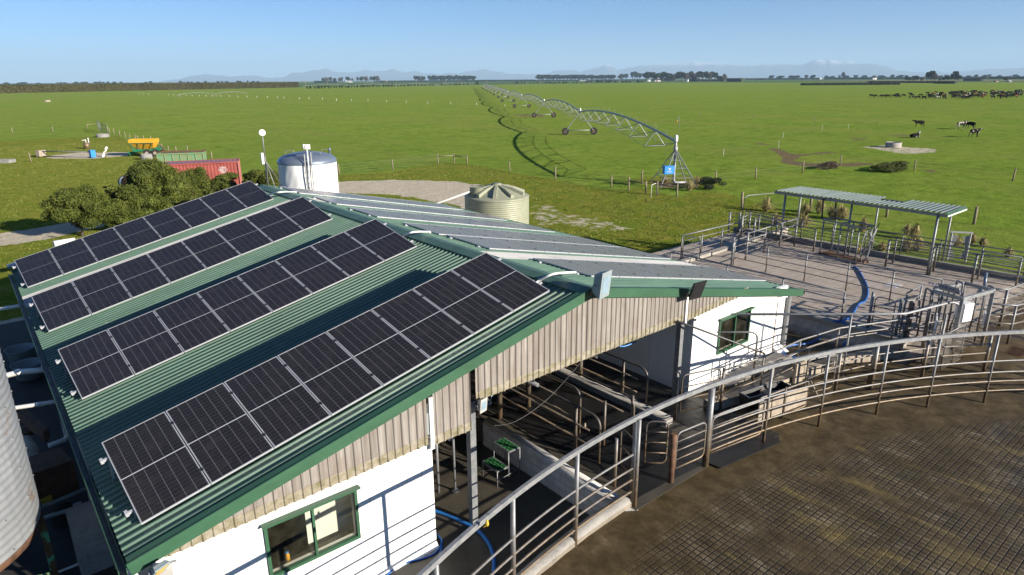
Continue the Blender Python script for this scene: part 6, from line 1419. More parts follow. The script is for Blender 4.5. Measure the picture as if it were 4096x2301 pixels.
def mesh_from(Vv, F, name, mat, smooth=False):
    me = bpy.data.meshes.new(name); me.vertices.add(len(Vv)); me.vertices.foreach_set('co', Vv.astype(np.float32).ravel()); me.loops.add(F.size); me.loops.foreach_set('vertex_index', F.astype(np.int32).ravel())
    me.polygons.add(len(F)); me.polygons.foreach_set('loop_start', np.arange(0, F.size, F.shape[1], dtype=np.int32)); me.polygons.foreach_set('loop_total', np.full(len(F), F.shape[1], dtype=np.int32)); me.update(calc_edges=True); me.materials.append(mat); return me
def crown_clumps(rx, ry, rz, zc, n, cr=.33):
    out = []
    for i in range(n):
        d = rng.normal(size=3); d /= np.linalg.norm(d); r = rng.uniform(.35, .86); k = rng.uniform(.55, 1.5) * cr
        out.append((d[0] * r * rx, d[1] * r * ry, zc + d[2] * r * rz, rx * k, ry * k, rz * k))
    return out
def make_tree(name, label, cat, loc, rx, ry, rz, zc, nleaf, leafsize, mat, nclump=26, cr=.33, trunk=.12, group=None, branches=6, shell=.45, hide_low=False):
    t = thing(name, (0, 0, 0), label, cat, group)
    cl = crown_clumps(rx, ry, rz, zc, nclump, cr); Vv, F = leaf_cloud(nleaf, clump_sampler(cl, shell), leafsize)
    if name == 'shrub' and nleaf > 8000:
        vs_, fs_ = [], []
        for c in cl:
            b0 = len(vs_)
            for i_ in range(5):
                for k_ in range(8):
                    th_, ph_ = math.pi * i_ / 4, 2 * math.pi * k_ / 8; vs_.append((c[0] + c[3] * .6 * math.sin(th_) * math.cos(ph_), c[1] + c[4] * .6 * math.sin(th_) * math.sin(ph_), c[2] + c[5] * .6 * math.cos(th_)))
            for i_ in range(4):
                for k_ in range(8): fs_.append((b0 + i_ * 8 + k_, b0 + i_ * 8 + (k_ + 1) % 8, b0 + (i_ + 1) * 8 + (k_ + 1) % 8, b0 + (i_ + 1) * 8 + k_))
        F = np.concatenate([F, np.array(fs_) + len(Vv)]); Vv = np.concatenate([Vv, np.array(vs_)])
    me = mesh_from(Vv, F, 'crown', G[mat]); o = bpy.data.objects.new('crown', me); col.objects.link(o); o.parent = t
    m = MB(); m.tube([(0, 0, -.1), (.05 * rx, 0, zc * .4), (-.03 * rx, .04 * ry, zc * .9)], [trunk, trunk * .75, trunk * .4], 8)
    for i in range(branches):
        c = cl[i * len(cl) // max(branches, 1)]; z_ = zc * rng.uniform(.25, .6); m.tube([(0, 0, z_), (c[0] * .5, c[1] * .5, (z_ + c[2]) / 2), (c[0] * .9, c[1] * .9, c[2])], [trunk * .5, trunk * .35, trunk * .15], 5)
    m.build('trunk', G['bark'], t); t.location = loc; return t
k3g = lambda x, y: at(k3(x, y), 0)
bush = [
 ('round olive shrub, leftmost, with a bare leaning stem', k3(655, 1330), 2.05, 1.9, 1.45, 1.95, 26000, .060, 42),
 ('low spreading olive shrub between the leftmost and the tallest shrub', k3(1150, 1270), 1.75, 1.6, 1.45, 1.8, 24000, .062, 38),
 ('tallest olive shrub in the middle of the shrub row', k3(1570, 1190), 2.35, 2.1, 2.1, 2.4, 36000, .066, 56),
 ('olive shrub right of the tallest one, before the red container', k3(1960, 1040), 1.75, 1.6, 1.6, 1.85, 22000, .064, 34),
 ('small thin olive shrub hiding the foot of the red container', k3(2330, 860), 1.55, 1.4, .95, 1.15, 12000, .06, 26),
 ('small olive shrub behind the radio mast', (1052, 790), 1.9, 1.7, 1.15, 1.4, 16000, .064, 30)]
for lb, px, rx, ry, rz, zc, nl_, ls, nc in bush:
    make_tree('shrub', 'evergreen ' + lb, 'shrub', at(px, 0), rx, ry, rz, zc, int(nl_ * 1.7), ls * .85, 'leafA', int(nc * 1.6), .23, .09, 'olive evergreen shrubs behind the shed', 9, .5)
# tussocks
def tussock(label, p, h, r_):
    n = 210; m = MB();
    Vv = []
    for i in range(n):
        a = rng.uniform(0, 2 * math.pi); rr = r_ * .25 * math.sqrt(rng.random()); b0 = Vector((rr * math.cos(a), rr * math.sin(a), 0)); sp_ = rng.uniform(.05, 1.1) * r_; hh = h * rng.uniform(.55, 1.25) * (1.1 - .55 * sp_ / r_)
        mid = b0 + Vector((math.cos(a) * sp_ * .45, math.sin(a) * sp_ * .45, hh * .85)); tip = b0 + Vector((math.cos(a) * sp_ * 1.25, math.sin(a) * sp_ * 1.25, hh * rng.uniform(.45, 1.05))); w_ = Vector((-math.sin(a), math.cos(a), 0)) * .016
        Vv += [b0 - w_, b0 + w_, mid + w_ * .8, mid - w_ * .8]; Vv += [mid - w_ * .8, mid + w_ * .8, tip + w_ * .2, tip - w_ * .2]
    Vv = np.array([tuple(v_) for v_ in Vv]); me = mesh_from(Vv, np.arange(len(Vv)).reshape(-1, 4), 'tussock', G['tuss']); o = bpy.data.objects.new('tussock_grass', me); col.objects.link(o); o.location = p; tag(o, label, 'tussock', 'dry tussocks behind the yard wall')
tl = [(c1(1420, 500), 1.15, .7), (c1(1950, 560), 1.0, .6), (c1(1560, 700), .8, .7), (c1(2150, 530), 1.1, .6), (c1(2330, 600), 1.0, .75), (c1(1930, 720), .9, .7), (c1(2470, 620), .9, .6), (c2(60, 270), 1.1, .7), (c2(360, 440), 1.0, .5), (c2(620, 700), .5, .5), (c2(1060, 540), 1.0, .6), (c2(960, 700), .8, .6), (c2(1100, 700), .8, .6), (c2(1860, 600), .6, .4), (c2(2000, 640), .55, .35), (c2(1640, 640), .7, .5), (c2(2350, 790), .6, .35), (c2(960, 480), .7, .4)]
for i, (px, h_, r_) in enumerate(sorted(tl, key=lambda a: a[0][0])): tussock(f'dry golden tussock of grass behind the outer yard wall, {ordn(i + 1)} from the left', at(px, 0), h_, r_)
for i, (px, h_, r_) in enumerate(((q3(50, 1060), 1.0, .8), (q3(110, 1020), .9, .7), (q2(2440, 1000), .6, .6))): tussock(f'brown tussock of grass beside the pivot foot, {ordn(i + 1)} of three', at(px, 0), h_, r_)
sb = make_tree('shrub', 'small dark scrubby bush right of the pivot foot', 'shrub', at(q3(215, 1050)), 1.5, 1.0, .55, .5, 5000, .05, 'leafB', 14, .35, .04, None, 3)
weeds = make_tree('weed_patch', 'dark green patch of tall weeds beyond the right pasture posts', 'weeds', at(q3(1560, 905)), 4.6, 1.6, .45, .3, 9000, .07, 'leafA', 22, .3, .03, None, 2)
bra = make_tree('dead_brush', 'heap of grey brown brushwood beside the muddy patch', 'brush', at(q3(1090, 895)), 1.9, 1.0, .4, .25, 5000, .05, 'leafD', 14, .35, .03, None, 2)
# grass clumps standing out of the rank grass (ground cover)
def scatter_grass(n, sel, size, name, mat):
    P_ = []
    while len(P_) < n:
        x = rng.uniform(-20, 70); y = rng.uniform(-8, 120); i = int((x - xs[0]) / ST); j = int((y - ys[0]) / ST)
        if sel(i, j, x, y): P_.append((x, y))
    Vv = []
    for (x, y) in P_:
        hh = size * rng.uniform(.5, 1.5)
        for k_ in range(5):
            a = rng.uniform(0, 6.28); w_ = .022 * rng.uniform(.7, 1.6); ln_ = rng.uniform(.3, .9) * hh; bx_, by_ = x + rng.uniform(-.2, .2), y + rng.uniform(-.2, .2); ca, sa = math.cos(a), math.sin(a)
            Vv += [(bx_ - sa * w_, by_ + ca * w_, -.02), (bx_ + sa * w_, by_ - ca * w_, -.02), (bx_ + ca * ln_ + sa * w_ * .3, by_ + sa * ln_ - ca * w_ * .3, hh), (bx_ + ca * ln_ - sa * w_ * .3, by_ + sa * ln_ + ca * w_ * .3, hh)]
    Vv = np.array(Vv); me = mesh_from(Vv, np.arange(len(Vv)).reshape(-1, 4), name, mat); o = bpy.data.objects.new(name, me); col.objects.link(o); tag(o, kind='stuff', label=None); return o
gm2 = NT('rank grass blades'); p_ = gm2.pos(); gm2.base(gm2.ramp(gm2.math('ADD', gm2.math('MULTIPLY', gm2.noise(p_, .35, 5, .6), .6), gm2.math('MULTIPLY', gm2.noise(p_, 3, 3), .4)), [(.35, (.08, .13, .010, 1)), (.5, (.18, .21, .022, 1)), (.62, (.34, .30, .07, 1))])); gm2.rough(.8)
o = scatter_grass(26000, lambda i, j, x, y: rank[j, i] > .6 and gravel[j, i] < .3 and y > 21 - max(0, x - 20) * 1.0 and not (x > 21 and x < 34.5 and y < 12), .055, 'rank_grass', gm2.m); tag(o, 'short rank grass and weeds round the farmyard', 'grass')

# ------------------------------------------------------------------ cows
def cow_mesh(pose):
    v = {};
    if pose == 'stand':
        pts = [('hip', (-.75, 0, 1.12), .27), ('mid', (-.25, 0, 1.05), .33), ('chest', (.35, 0, 1.06), .31), ('sh', (.62, 0, 1.15), .24), ('neck', (.88, 0, 1.28), .15), ('poll', (1.1, 0, 1.42), .115), ('nose', (1.42, 0, 1.25), .075)]
    elif pose == 'graze':
        pts = [('hip', (-.75, 0, 1.12), .27), ('mid', (-.25, 0, 1.05), .33), ('chest', (.35, 0, 1.04), .31), ('sh', (.62, 0, 1.05), .24), ('neck', (.92, 0, .78), .15), ('poll', (1.12, 0, .45), .115), ('nose', (1.3, 0, .12), .075)]
    else:
        pts = [('hip', (-.7, 0, .38), .28), ('mid', (-.25, 0, .42), .36), ('chest', (.3, 0, .45), .31), ('sh', (.52, 0, .58), .23), ('neck', (.72, 0, .82), .15), ('poll', (.86, 0, 1.02), .115), ('nose', (1.18, 0, .9), .07)]
    V = []; E = []; Rr = []; ix = {}
    for i, (n, p, r_) in enumerate(pts): ix[n] = i; V.append(p); Rr.append((r_ * .82, r_)); E += [(i - 1, i)] if i else []
    def addc(root, chain):
        pr = ix[root]
        for p, r_ in chain: V.append(p); Rr.append((r_, r_)); E.append((pr, len(V) - 1)); pr = len(V) - 1
    if pose != 'lie':
        for s in (-1, 1):
            k = .1 * s
            addc('sh', [((.52 + k * .6, s * .17, .78), .10), ((.5 + k, s * .17, .46), .055), ((.52 + k, s * .17, .12), .04), ((.55 + k, s * .17, .02), .05)])
            addc('hip', [((-.72, s * .18, .82), .14), ((-.62 - k, s * .18, .58), .075), ((-.86 - k, s * .18, .46), .05), ((-.84 - k, s * .18, .12), .04), ((-.8 - k, s * .18, .02), .05)])
        addc('mid', [((-.45, 0, .66), .12)])
        addc('hip', [((-1.02, 0, 1.2), .05), ((-1.08, 0, .8), .022), ((-1.08, 0, .45), .035)])
    else:
        for s in (-1, 1): addc('sh', [((.62, s * .22, .3), .09), ((.9, s * .24, .1), .06), ((.62, s * .2, .05), .045)]); addc('hip', [((-.45, s * .32, .3), .14), ((-.1, s * .38, .1), .07), ((-.5, s * .4, .06), .05)])
    for s in (-1, 1): addc('poll', [((pts[5][1][0] - .04, s * .16, pts[5][1][2] + .03), .03), ((pts[5][1][0] - .06, s * .26, pts[5][1][2]), .035)])
    me = bpy.data.meshes.new('cow'); me.from_pydata(V, E, []); o = bpy.data.objects.new('cowtmp', me); col.objects.link(o)
    md = o.modifiers.new('s', 'SKIN');
    for i, sv in enumerate(me.skin_vertices[0].data): sv.radius = Rr[i]; sv.use_root = (i == 0)
    md.use_smooth_shade = True; o.modifiers.new('ss', 'SUBSURF').levels = 1
    dg = bpy.context.evaluated_depsgraph_get(); dg.update(); out = bpy.data.meshes.new_from_object(o.evaluated_get(dg)); bpy.data.objects.remove(o); out.materials.clear()
    for p in out.polygons: p.use_smooth = True
    return out
CM = {p: cow_mesh(p) for p in ('stand', 'graze', 'lie')}; CMM = {}
def cow(pose, kind, p, rz, label, group=None, s=1.0):
    key = (pose, kind)
    if key not in CMM: me = CM[pose].copy(); me.name = 'cow'; me.materials.append(G[kind]); CMM[key] = me
    o = bpy.data.objects.new('cow', CMM[key]); col.objects.link(o); o.location = p; o.rotation_euler = (0, 0, rz); o.scale = (s, s, s); return tag(o, label, 'cow', group)
kw = crop(3400, 340, .27019); ra = math.atan2(RT.y, RT.x)
gN = 'dairy cows near the gravel trough'
cow('stand', 'cow_b', at(kw(1010, 630)), ra + math.pi, 'black cow standing alone facing left in the right pasture', gN)
cow('lie', 'cow_p', at(kw(950, 785)), ra + .15, 'black and white cow lying down beyond the gravel trough', gN)
cow('stand', 'cow_w', at(kw(1640, 655)), ra + .2, 'white cow with black patches standing beside a black one', gN)
cow('stand', 'cow_b', at(kw(1765, 655)), ra + 1.9, 'black cow seen end on, right behind the white patched cow', gN)
cow('stand', 'cow_p', at(kw(1840, 775)), ra + .25, 'black cow with white legs and patches, nearest of the standing cows', gN)
herd = []
for (x, y) in ((320, 185), (375, 183), (455, 188), (490, 190), (535, 188), (560, 190), (605, 190), (650, 195), (690, 170), (715, 198), (790, 182), (840, 182), (890, 155), (915, 178), (880, 205), (940, 208), (1000, 213), (1040, 175), (1090, 212)):
    herd.append(kw(x, y))
for i in range(170):
    t_ = rng.random() ** .85; x = 1080 + t_ * 1480; lo = 218 - 20 * max(0, (x - 1900) / 660); hi = 120 - 25 * min(1, (x - 1080) / 700); y = rng.uniform(hi + 15, lo)
    if x > 2300 and rng.random() < .45: y = rng.uniform(95, 165)
    herd.append(kw(x, y))
pos_ = []
for px in herd:
    p = at(px, 0)
    if all((p - q).length > 2.0 for q in pos_): pos_.append(p)
pos_.sort(key=lambda p: (p - CAM).length); nr = 6; per = (len(pos_) + nr - 1) // nr; ranks = [sorted(pos_[i * per:(i + 1) * per], key=lambda p: (p - CAM).dot(RT)) for i in range(nr)]
rn = ['front', 'second', 'third', 'fourth', 'fifth', 'rear']
for ri, rk in enumerate(ranks):
    for ci, p in enumerate(rk):
        kd = ['cow_b', 'cow_p', 'cow_r', 'cow_w'][rng.choice(4, p=[.78, .12, .06, .04])]; ps = 'graze' if rng.random() < .55 else 'stand'
        nm = {'cow_b': 'black', 'cow_p': 'pied', 'cow_r': 'brown', 'cow_w': 'whitish'}[kd]
        cow(ps, kd, p, ra + rng.choice([0, math.pi]) + rng.normal(0, .6), f'{nm} cow {"grazing" if ps == "graze" else "standing"}, {ordn(ci + 1)} from the left in the {rn[ri]} rank of the far herd', 'cows of the distant herd', rng.uniform(.95, 1.12))

# ------------------------------------------------------------------ hedges, shelterbelts, distant trees, buildings
def hedge(label, a, b, h, wd, nleaf, ls, mat, jag=.12, name='hedge', group='clipped hedges and shelterbelts of the plain'):
    a, b = Vector(a), Vector(b); d = (b - a); L = d.length; d.normalize(); s = Vector((-d.y, d.x, 0)); t = thing(name, a, label, 'hedge', group); n = max(int(L / 4), 4); m = MB(); vs_ = []
    for i in range(n + 1):
        hh = h * (.92 + rng.uniform(-jag, jag) * .5); c = a + d * (L * i / n); w2 = wd * .42 * rng.uniform(.9, 1.08)
        vs_ += [c - s * w2, c - s * w2 * .95 + up3 * hh, c + s * w2 * .95 + up3 * hh, c + s * w2]
    fs_ = []
    for i in range(n):
        for j in range(3): fs_.append((i * 4 + j, i * 4 + j + 1, (i + 1) * 4 + j + 1, (i + 1) * 4 + j))
    fs_ += [(3, 2, 1, 0), (n * 4, n * 4 + 1, n * 4 + 2, n * 4 + 3)]; m.add(vs_, fs_); m.build('hedge_core', G[mat], t)
    if nleaf:
        def smp(k):
            u = rng.random(k); f_ = rng.choice(3, k, p=[.55, .15, .3]); v_ = rng.random(k); x_ = np.where(f_ == 0, -.5, np.where(f_ == 1, .5, v_ - .5)) * wd; z_ = np.where(f_ == 2, 1.0, v_) * h * (1 + rng.normal(0, jag * .35, k))
            P = np.array(a)[None] + np.array(d)[None] * (u * L)[:, None] + np.array(s)[None] * x_[:, None]; P[:, 2] = np.maximum(z_, .1); return P
        Vv, F = leaf_cloud(nleaf, smp, ls); Vv = Vv - np.array(a)[None]; me = mesh_from(Vv, F, 'hedge_foliage', G[mat]); o = bpy.data.objects.new('hedge_foliage', me); col.objects.link(o); o.parent = t
    return t
hA = at((0, 374)); hB = at((1190, 350))
h_dir = (hB - hA).normalized()
hedge('tall patchy brown and green hedge along the left end of the pasture', hA - h_dir * 160, hB, 7.2, 5, 30000, .8, 'leafE', .08)
# smaller plantation trees in front of the far green field
PR = {}
def proto_tree(kind):
    if kind in PR: return PR[kind]
    if kind == 'conifer': t = make_tree('conifer_tree', 'x', 'tree', (0, 0, 0), 1.6, 1.6, 3.0, 3.4, 700, .5, 'leafB', 14, .4, .2, branches=0)
    elif kind == 'pine': t = make_tree('pine_tree', 'x', 'tree', (0, 0, 0), 5.5, 5.5, 4.6, 8.5, 2600, .75, 'leafB', 24, .33, .45, branches=6)
    elif kind == 'gum': t = make_tree('gum_tree', 'x', 'tree', (0, 0, 0), 4.6, 4.6, 4.4, 9.4, 2000, .6, 'leafC', 20, .3, .4, branches=9)
    elif kind == 'bare': t = make_tree('bare_tree', 'x', 'tree', (0, 0, 0), 4.6, 4.6, 4.6, 6.5, 2600, .42, 'leafD', 22, .33, .35, branches=9, shell=.9)
    else: t = make_tree('round_bush', 'x', 'bush', (0, 0, 0), 4.5, 4.5, 2.1, 2.0, 1300, .5, 'leafC', 12, .45, .2, branches=2)
    PR[kind] = t; t['used'] = 0; return t
def yh(x): return 328.1 - 22.8 / 3900 * (x - 100)
HT_ = dict(conifer=6.6, pine=13.3, gum=14.0, bare=11.3, bush=4.2)
def fD(x, yb): return min(27732 / max(yb - yh(x) + 1.5, 3.0), 3200)
def put2(kind, x, yt, yb, label, group, cat='tree', wide=1.0):
    D = fD(x, yb); H = 9.56 + (yh(x) - yt) / 2880 * D; s_ = max(H, 1.5) / HT_[kind]; return put(kind, far(x, D), s_ * wide, label, group, cat, s_)
def put(kind, p, s, label, group, cat='tree', sz=None):
    t = proto_tree(kind)
    if t['used']:
        c = copy_tree(t)
    else: c = t
    t['used'] = 1
    c.location = p; c.scale = (s, s, sz or s); c.rotation_euler = (0, 0, rng.uniform(0, 6.28)); tag(c, label, cat, group); return c
lz = []
bigq = crop(1000, 230, .40683); bq2 = crop(2048, 220, .39752)
for i, x in enumerate((552, 585, 628, 655, 670, 698, 728, 762, 788, 820, 842, 875, 898, 935, 955, 968, 994, 1022, 1048, 1085, 1108, 1125, 1148, 1172, 1205, 1238, 1262, 1310, 1330, 1352, 1370, 1390, 1420, 1445, 1482, 1512, 1550, 1572, 1620, 1645, 1690, 1718, 1770, 1800, 1880, 1918, 1965, 2010, 2030, 2060, 2098, 2140, 2205, 2235)):
    X_ = bigq(x, 0)[0]; yb = 352 - (x - 552) * .0085; put2('conifer', X_, yb - rng.uniform(7, 13.5), yb, f'small dark plantation conifer left of the irrigator end, {ordn(i + 1)} from the left', 'small conifers in the row across the far pasture')
for i, x in enumerate((20, 45, 60, 95, 125, 180, 218, 258, 325, 350, 378, 392, 415, 428, 450, 475, 512, 525, 548, 622, 650, 702)):
    X_ = bq2(x, 0)[0]; put2('conifer', X_, 333 - rng.uniform(5, 10), 333, f'small dark plantation conifer right of the irrigator end, {ordn(i + 1)} from the left', 'small conifers in the row across the far pasture')
for i, x in enumerate((750, 795, 860, 905, 955, 985, 1040, 1110, 1150, 1185, 1270, 1310)):
    put2('bush', bq2(x, 0)[0], 328 - rng.uniform(5, 8), 328.5, f'round grey green bush before the long white roof, {ordn(i + 1)} from the left', 'round bushes before the farm trees', 'bush')
nmk = {'pine': 'dark spreading pine', 'gum': 'grey green gum tree', 'bare': 'leafless brown tree', 'conifer': 'dark conifer', 'bush': 'bush'}
gk = [(1340, 'pine', 178), (1370, 'pine', 168), (1405, 'gum', 175), (1420, 'gum', 176), (1440, 'bare', 200), (1462, 'pine', 182), (1490, 'pine', 178), (1525, 'gum', 172), (1555, 'pine', 178), (1585, 'pine', 182), (1620, 'pine', 195), (1650, 'bare', 190), (1680, 'pine', 172), (1705, 'pine', 168), (1740, 'bare', 185), (1770, 'bare', 184), (1800, 'gum', 168), (1830, 'bare', 182), (1865, 'gum', 178), (1890, 'gum', 168), (1920, 'gum', 175), (1950, 'gum', 170), (1980, 'bare', 178), (2008, 'gum', 172), (2045, 'gum', 180), (2095, 'pine', 210), (2134, 'bare', 194), (2070, 'gum', 212)]
for i, (x, kd, yt) in enumerate(gk): put2(kd, bq2(x, 0)[0], bq2(0, yt)[1], 324.5 + rng.uniform(-1, 1), f'{nmk[kd]} in the homestead group right of centre, {ordn(i + 1)} from the left', 'trees round the homestead')
for i, (x, kd, yt) in enumerate(((1095, 'pine', 188), (1115, 'pine', 192), (1150, 'gum', 190), (1215, 'gum', 172), (1235, 'gum', 168), (1262, 'gum', 180), (1285, 'gum', 185))): put2(kd, bq2(x, 0)[0], bq2(0, yt)[1], 317.5, f'{nmk[kd]} standing left of the homestead group, {ordn(i + 1)} from the left', 'trees left of the homestead')
kr = crop(3072, 220, .39752)
for i, (x, kd, yt) in enumerate(((1395, 'pine', 222), (1430, 'bare', 225), (1465, 'bare', 222), (1495, 'pine', 212), (1550, 'bare', 232), (1610, 'gum', 182), (1645, 'gum', 172), (1672, 'bare', 190), (1735, 'bare', 232), (1775, 'pine', 222), (1810, 'pine', 212), (1845, 'gum', 198), (1880, 'gum', 176), (1920, 'pine', 206), (2395, 'bare', 218), (2060, 'pine', 236), (2100, 'pine', 236))):
    put2(kd, kr(x, 0)[0], kr(0, yt)[1], 323.5, f'{nmk[kd]} in the right hand tree line, {ordn(i + 1)} from the left', 'trees of the right hand line')
put2('conifer', kr(758, 0)[0], kr(0, 175)[1], 315.5, 'tall lone conifer rising over the shelterbelt under the snowy mountain', 'lone trees on the horizon')
for i, (x, yt, yb) in enumerate(((720, 195, 235), (755, 190, 235), (790, 190, 235), (830, 198, 235), (880, 195, 235), (905, 192, 235), (958, 185, 232), (1000, 200, 232), (1060, 190, 232), (1100, 182, 230), (1140, 182, 230), (1190, 185, 232), (1225, 180, 232), (1250, 178, 232), (1625, 178, 222), (1650, 178, 222), (1680, 180, 222), (1710, 184, 222))):
    kd = ('pine', 'bare', 'gum')[i % 3]; put2(kd, bigq(x, 0)[0], bigq(0, yt)[1], bigq(0, yb)[1], f'{nmk[kd]} among the distant farm buildings, {ordn(i + 1)} from the left', 'trees among the distant farms')
for i in range(24):
    x = 1768 + i * 19; put2('pine', bigq(x, 0)[0], bigq(0, 172 + rng.uniform(-4, 8))[1], 320, f'dark pine of the plantation behind the irrigator end, {ordn(i + 1)} from the left', 'pines of the far plantation')
for i in range(30):
    x = 270 + i * 26 + rng.uniform(-8, 8); put2('gum', bq2(x, 0)[0], bq2(0, rng.uniform(196, 208))[1], 317, f'hazy tree on the horizon left of the homestead, {ordn(i + 1)} from the left', 'hazy horizon trees left of the homestead', wide=rng.uniform(1.4, 2.8))
for i in range(30):
    x = 60 + i * 84 + rng.uniform(-30, 30); put2('pine' if i % 2 else 'gum', kr(x, 0)[0], kr(0, rng.uniform(203, 214))[1], 312, f'hazy tree on the right hand horizon, {ordn(i + 1)} from the left', 'hazy horizon trees on the right', wide=rng.uniform(1.2, 2.6))
for i in range(34):
    x = (20, 70, 85, 100, 150, 225, 240, 255, 300, 310, 325, 340, 380, 395, 410, 430, 455, 480, 580, 600, 720, 735, 750, 765, 790, 820, 870, 885, 905, 950, 960, 990, 1010, 1030)[i]; put2('gum' if i % 2 else 'pine', x, 327 - x * .006 + rng.uniform(-1.5, 2), 333 - x * .006, f'hazy tree on the left hand horizon, {ordn(i + 1)} from the left', 'hazy horizon trees on the left', wide=rng.uniform(1.2, 2.4))
# shelterbelts (long dark lines)
SB = [(-300, 620, 333, 5), (560, 1190, 330, 4), (1255, 1347, 328, 7), (1500, 1990, 321, 6), (1770, 2135, 318, 6), (2048, 2136, 316, 5), (2100, 2600, 314.5, 4), (2330, 2700, 319, 4), (2640, 2700, 322, 11), (2757, 2796, 324, 10), (2800, 2900, 323.5, 6), (2870, 3320, 310, 5), (3310, 3540, 316, 6), (3480, 4300, 314, 7), (3206, 3600, 338.5, 7), (3477, 3750, 328.5, 5), (3747, 3826, 330.5, 7), (3860, 3930, 321, 7)]
for i, (xa, xb_, yb, hp) in enumerate(SB):
    Da, Db = fD(xa, yb), fD(xb_, yb - (3.5 if i == 14 else 0)); a, b = far(xa, Da), far(xb_, Db); h_ = hp / 2880 * (Da + Db) / 2
    hedge(f'dark clipped shelterbelt on the plain, {ordn(i + 1)} from the left', a, b, h_, 5, int(min(7000, 1200 + (b - a).length * 5)), .5 + (Da + Db) / 5000, 'leafB' if i != 14 else 'leafC', .14 if Da > 1200 else .05)
hedge('dark boxy hedge block beside the homestead', far(2916, fD(2916, 325)), far(2974, fD(2974, 325)), 12 / 2880 * fD(2940, 325), 14, 2500, .9, 'leafB', .04)
# farm buildings far off
def barn(label, px, D, L, wd, h, wallm, roofm, rot=0.0, gable=True):
    c = far(px, D); t = thing('farm_building', c, label, 'building', 'distant farm buildings'); a = ra + rot; dx_, dy_ = Vector((math.cos(a), math.sin(a), 0)), Vector((-math.sin(a), math.cos(a), 0))
    def Q(x, y, z_): return c + dx_ * x + dy_ * y + up3 * z_
    m = MB(); m.box(Q(0, 0, h / 2), (L, wd, h), axes=(dx_, dy_, up3)); m.build('wall', G[wallm], t)
    m = MB(); hh = h + wd * .22; e = .4
    m.add([Q(-L / 2 - e, -wd / 2 - e, h - .05), Q(L / 2 + e, -wd / 2 - e, h - .05), Q(L / 2 + e, 0, hh), Q(-L / 2 - e, 0, hh), Q(L / 2 + e, wd / 2 + e, h - .05), Q(-L / 2 - e, wd / 2 + e, h - .05)], [(0, 1, 2, 3), (3, 2, 4, 5), (1, 4, 2), (0, 3, 5)]); m.build('roof', G[roofm], t)
    m = MB(); m.box(Q(-L * .2, -wd / 2 - .05, h * .4), (L * .18, .1, h * .75), axes=(dx_, dy_, up3)); m.build('door', G['black'], t)
    return t
def fbarn(label, px, yb, wpx, hpx, wallm, roofm, rot=0.0):
    D = fD(px, yb); k_ = D / 2750; barn(label, px, D, wpx * k_, min(12, max(6, wpx * k_ * .4)), hpx * k_, wallm, roofm, rot)
fbarn('white shed with sloping roof among the distant farm trees', bigq(972, 0)[0], 326, 24, 5, 'greywall', 'whitep')
fbarn('small white hay barn with open front in the distance', bigq(1243, 0)[0], 324, 12, 4, 'rust', 'whitep'); fbarn('red brown open barn in the distance', bigq(1322, 0)[0], 324, 25, 5, 'rust', 'greywall'); fbarn('long low pale shed right of the red brown barn', bigq(1475, 0)[0], 321, 25, 3, 'rust', 'whitep')
fbarn('pink walled house with white roof far behind the plantation row', bigq(1837, 0)[0], 320, 17, 3, 'cont', 'whitep'); fbarn('brown roofed building in the far pine plantation', bigq(2130, 0)[0], 315.5, 13, 4, 'brown', 'brown'); fbarn('white roofed shed in the far pine plantation', bigq(2190, 0)[0], 315, 12, 2, 'greywall', 'whitep')
fbarn('white cottage at the left of the homestead trees', bq2(1380, 0)[0], 325, 11, 6, 'whitep', 'greywall'); fbarn('white house with pink roof among the homestead trees', bq2(1468, 0)[0], 324.5, 22, 4, 'whitep', 'cont'); fbarn('small white gabled house with grey roof in the homestead', bq2(1762, 0)[0], 324.5, 10, 7, 'whitep', 'greywall', .5)
fbarn('very long low white roofed glasshouse across the far field', bq2(930, 0)[0], 320.5, 195, 1.3, 'whitep', 'greywall'); fbarn('pale long shed behind the glasshouse', bq2(960, 0)[0], 317.5, 70, 2, 'brown', 'foam')
fbarn('white farm shed under the snowy mountain', kr(550, 0)[0], 315.5, 22, 4, 'whitep', 'whitep'); fbarn('white round topped house by the long right shelterbelt', kr(1072, 0)[0], 317.5, 13, 6, 'whitep', 'brown'); fbarn('pale roofed shed at the far right horizon', kr(2238, 0)[0], 307.5, 20, 3, 'greywall', 'whitep')
fbarn('small grey hut in the right pasture', kr(2300, 0)[0], 324.5, 8, 3, 'greywall', 'brown'); fbarn('second small grey hut in the right pasture', kr(2435, 0)[0], 324.5, 8, 3, 'greywall', 'greywall')
# second irrigator far off behind the hedge and other pivots
def far_irrig(label, a, b, h=4.0, name='pivot_irrigator'):
    t = thing(name, a, label, 'irrigator', 'distant irrigators'); d = b - a; L = d.length; n = max(2, int(L / 55)); m = MB(); k_ = MB()
    for i in range(n):
        p0 = a + d * (i / n); p1 = a + d * ((i + 1) / n); m.tube([p0 + (p1 - p0) * (j / 6) + up3 * (h + 1.2 * 4 * (j / 6) * (1 - j / 6)) for j in range(7)], .1, 5, caps=False)
        for j in range(1, 6): c = p0 + (p1 - p0) * (j / 6); k_.tube([c + up3 * (h + 1.2 * 4 * (j / 6) * (1 - j / 6)), c + up3 * (h - .4)], .05, 4, caps=False)
        k_.tube([p0 + up3 * h, p0 + Vector((2, 0, .8)), p0 + Vector((-2, 0, .8)), p0 + up3 * h], .08, 4)
    m.build('main_pipe', G['irrig'], t); k_.build('tower', G['irrig'], t)
far_irrig('distant sprinkler boom parked in front of the left hedge', far(700, 440), far(985, 470), 2.2)
far_irrig('distant pivot irrigator crossing the far green field on the left', far(1210, 800), far(1900, 900)); far_irrig('distant curved irrigator beyond the end of the near one', far(1925, 820), far(2210, 800))
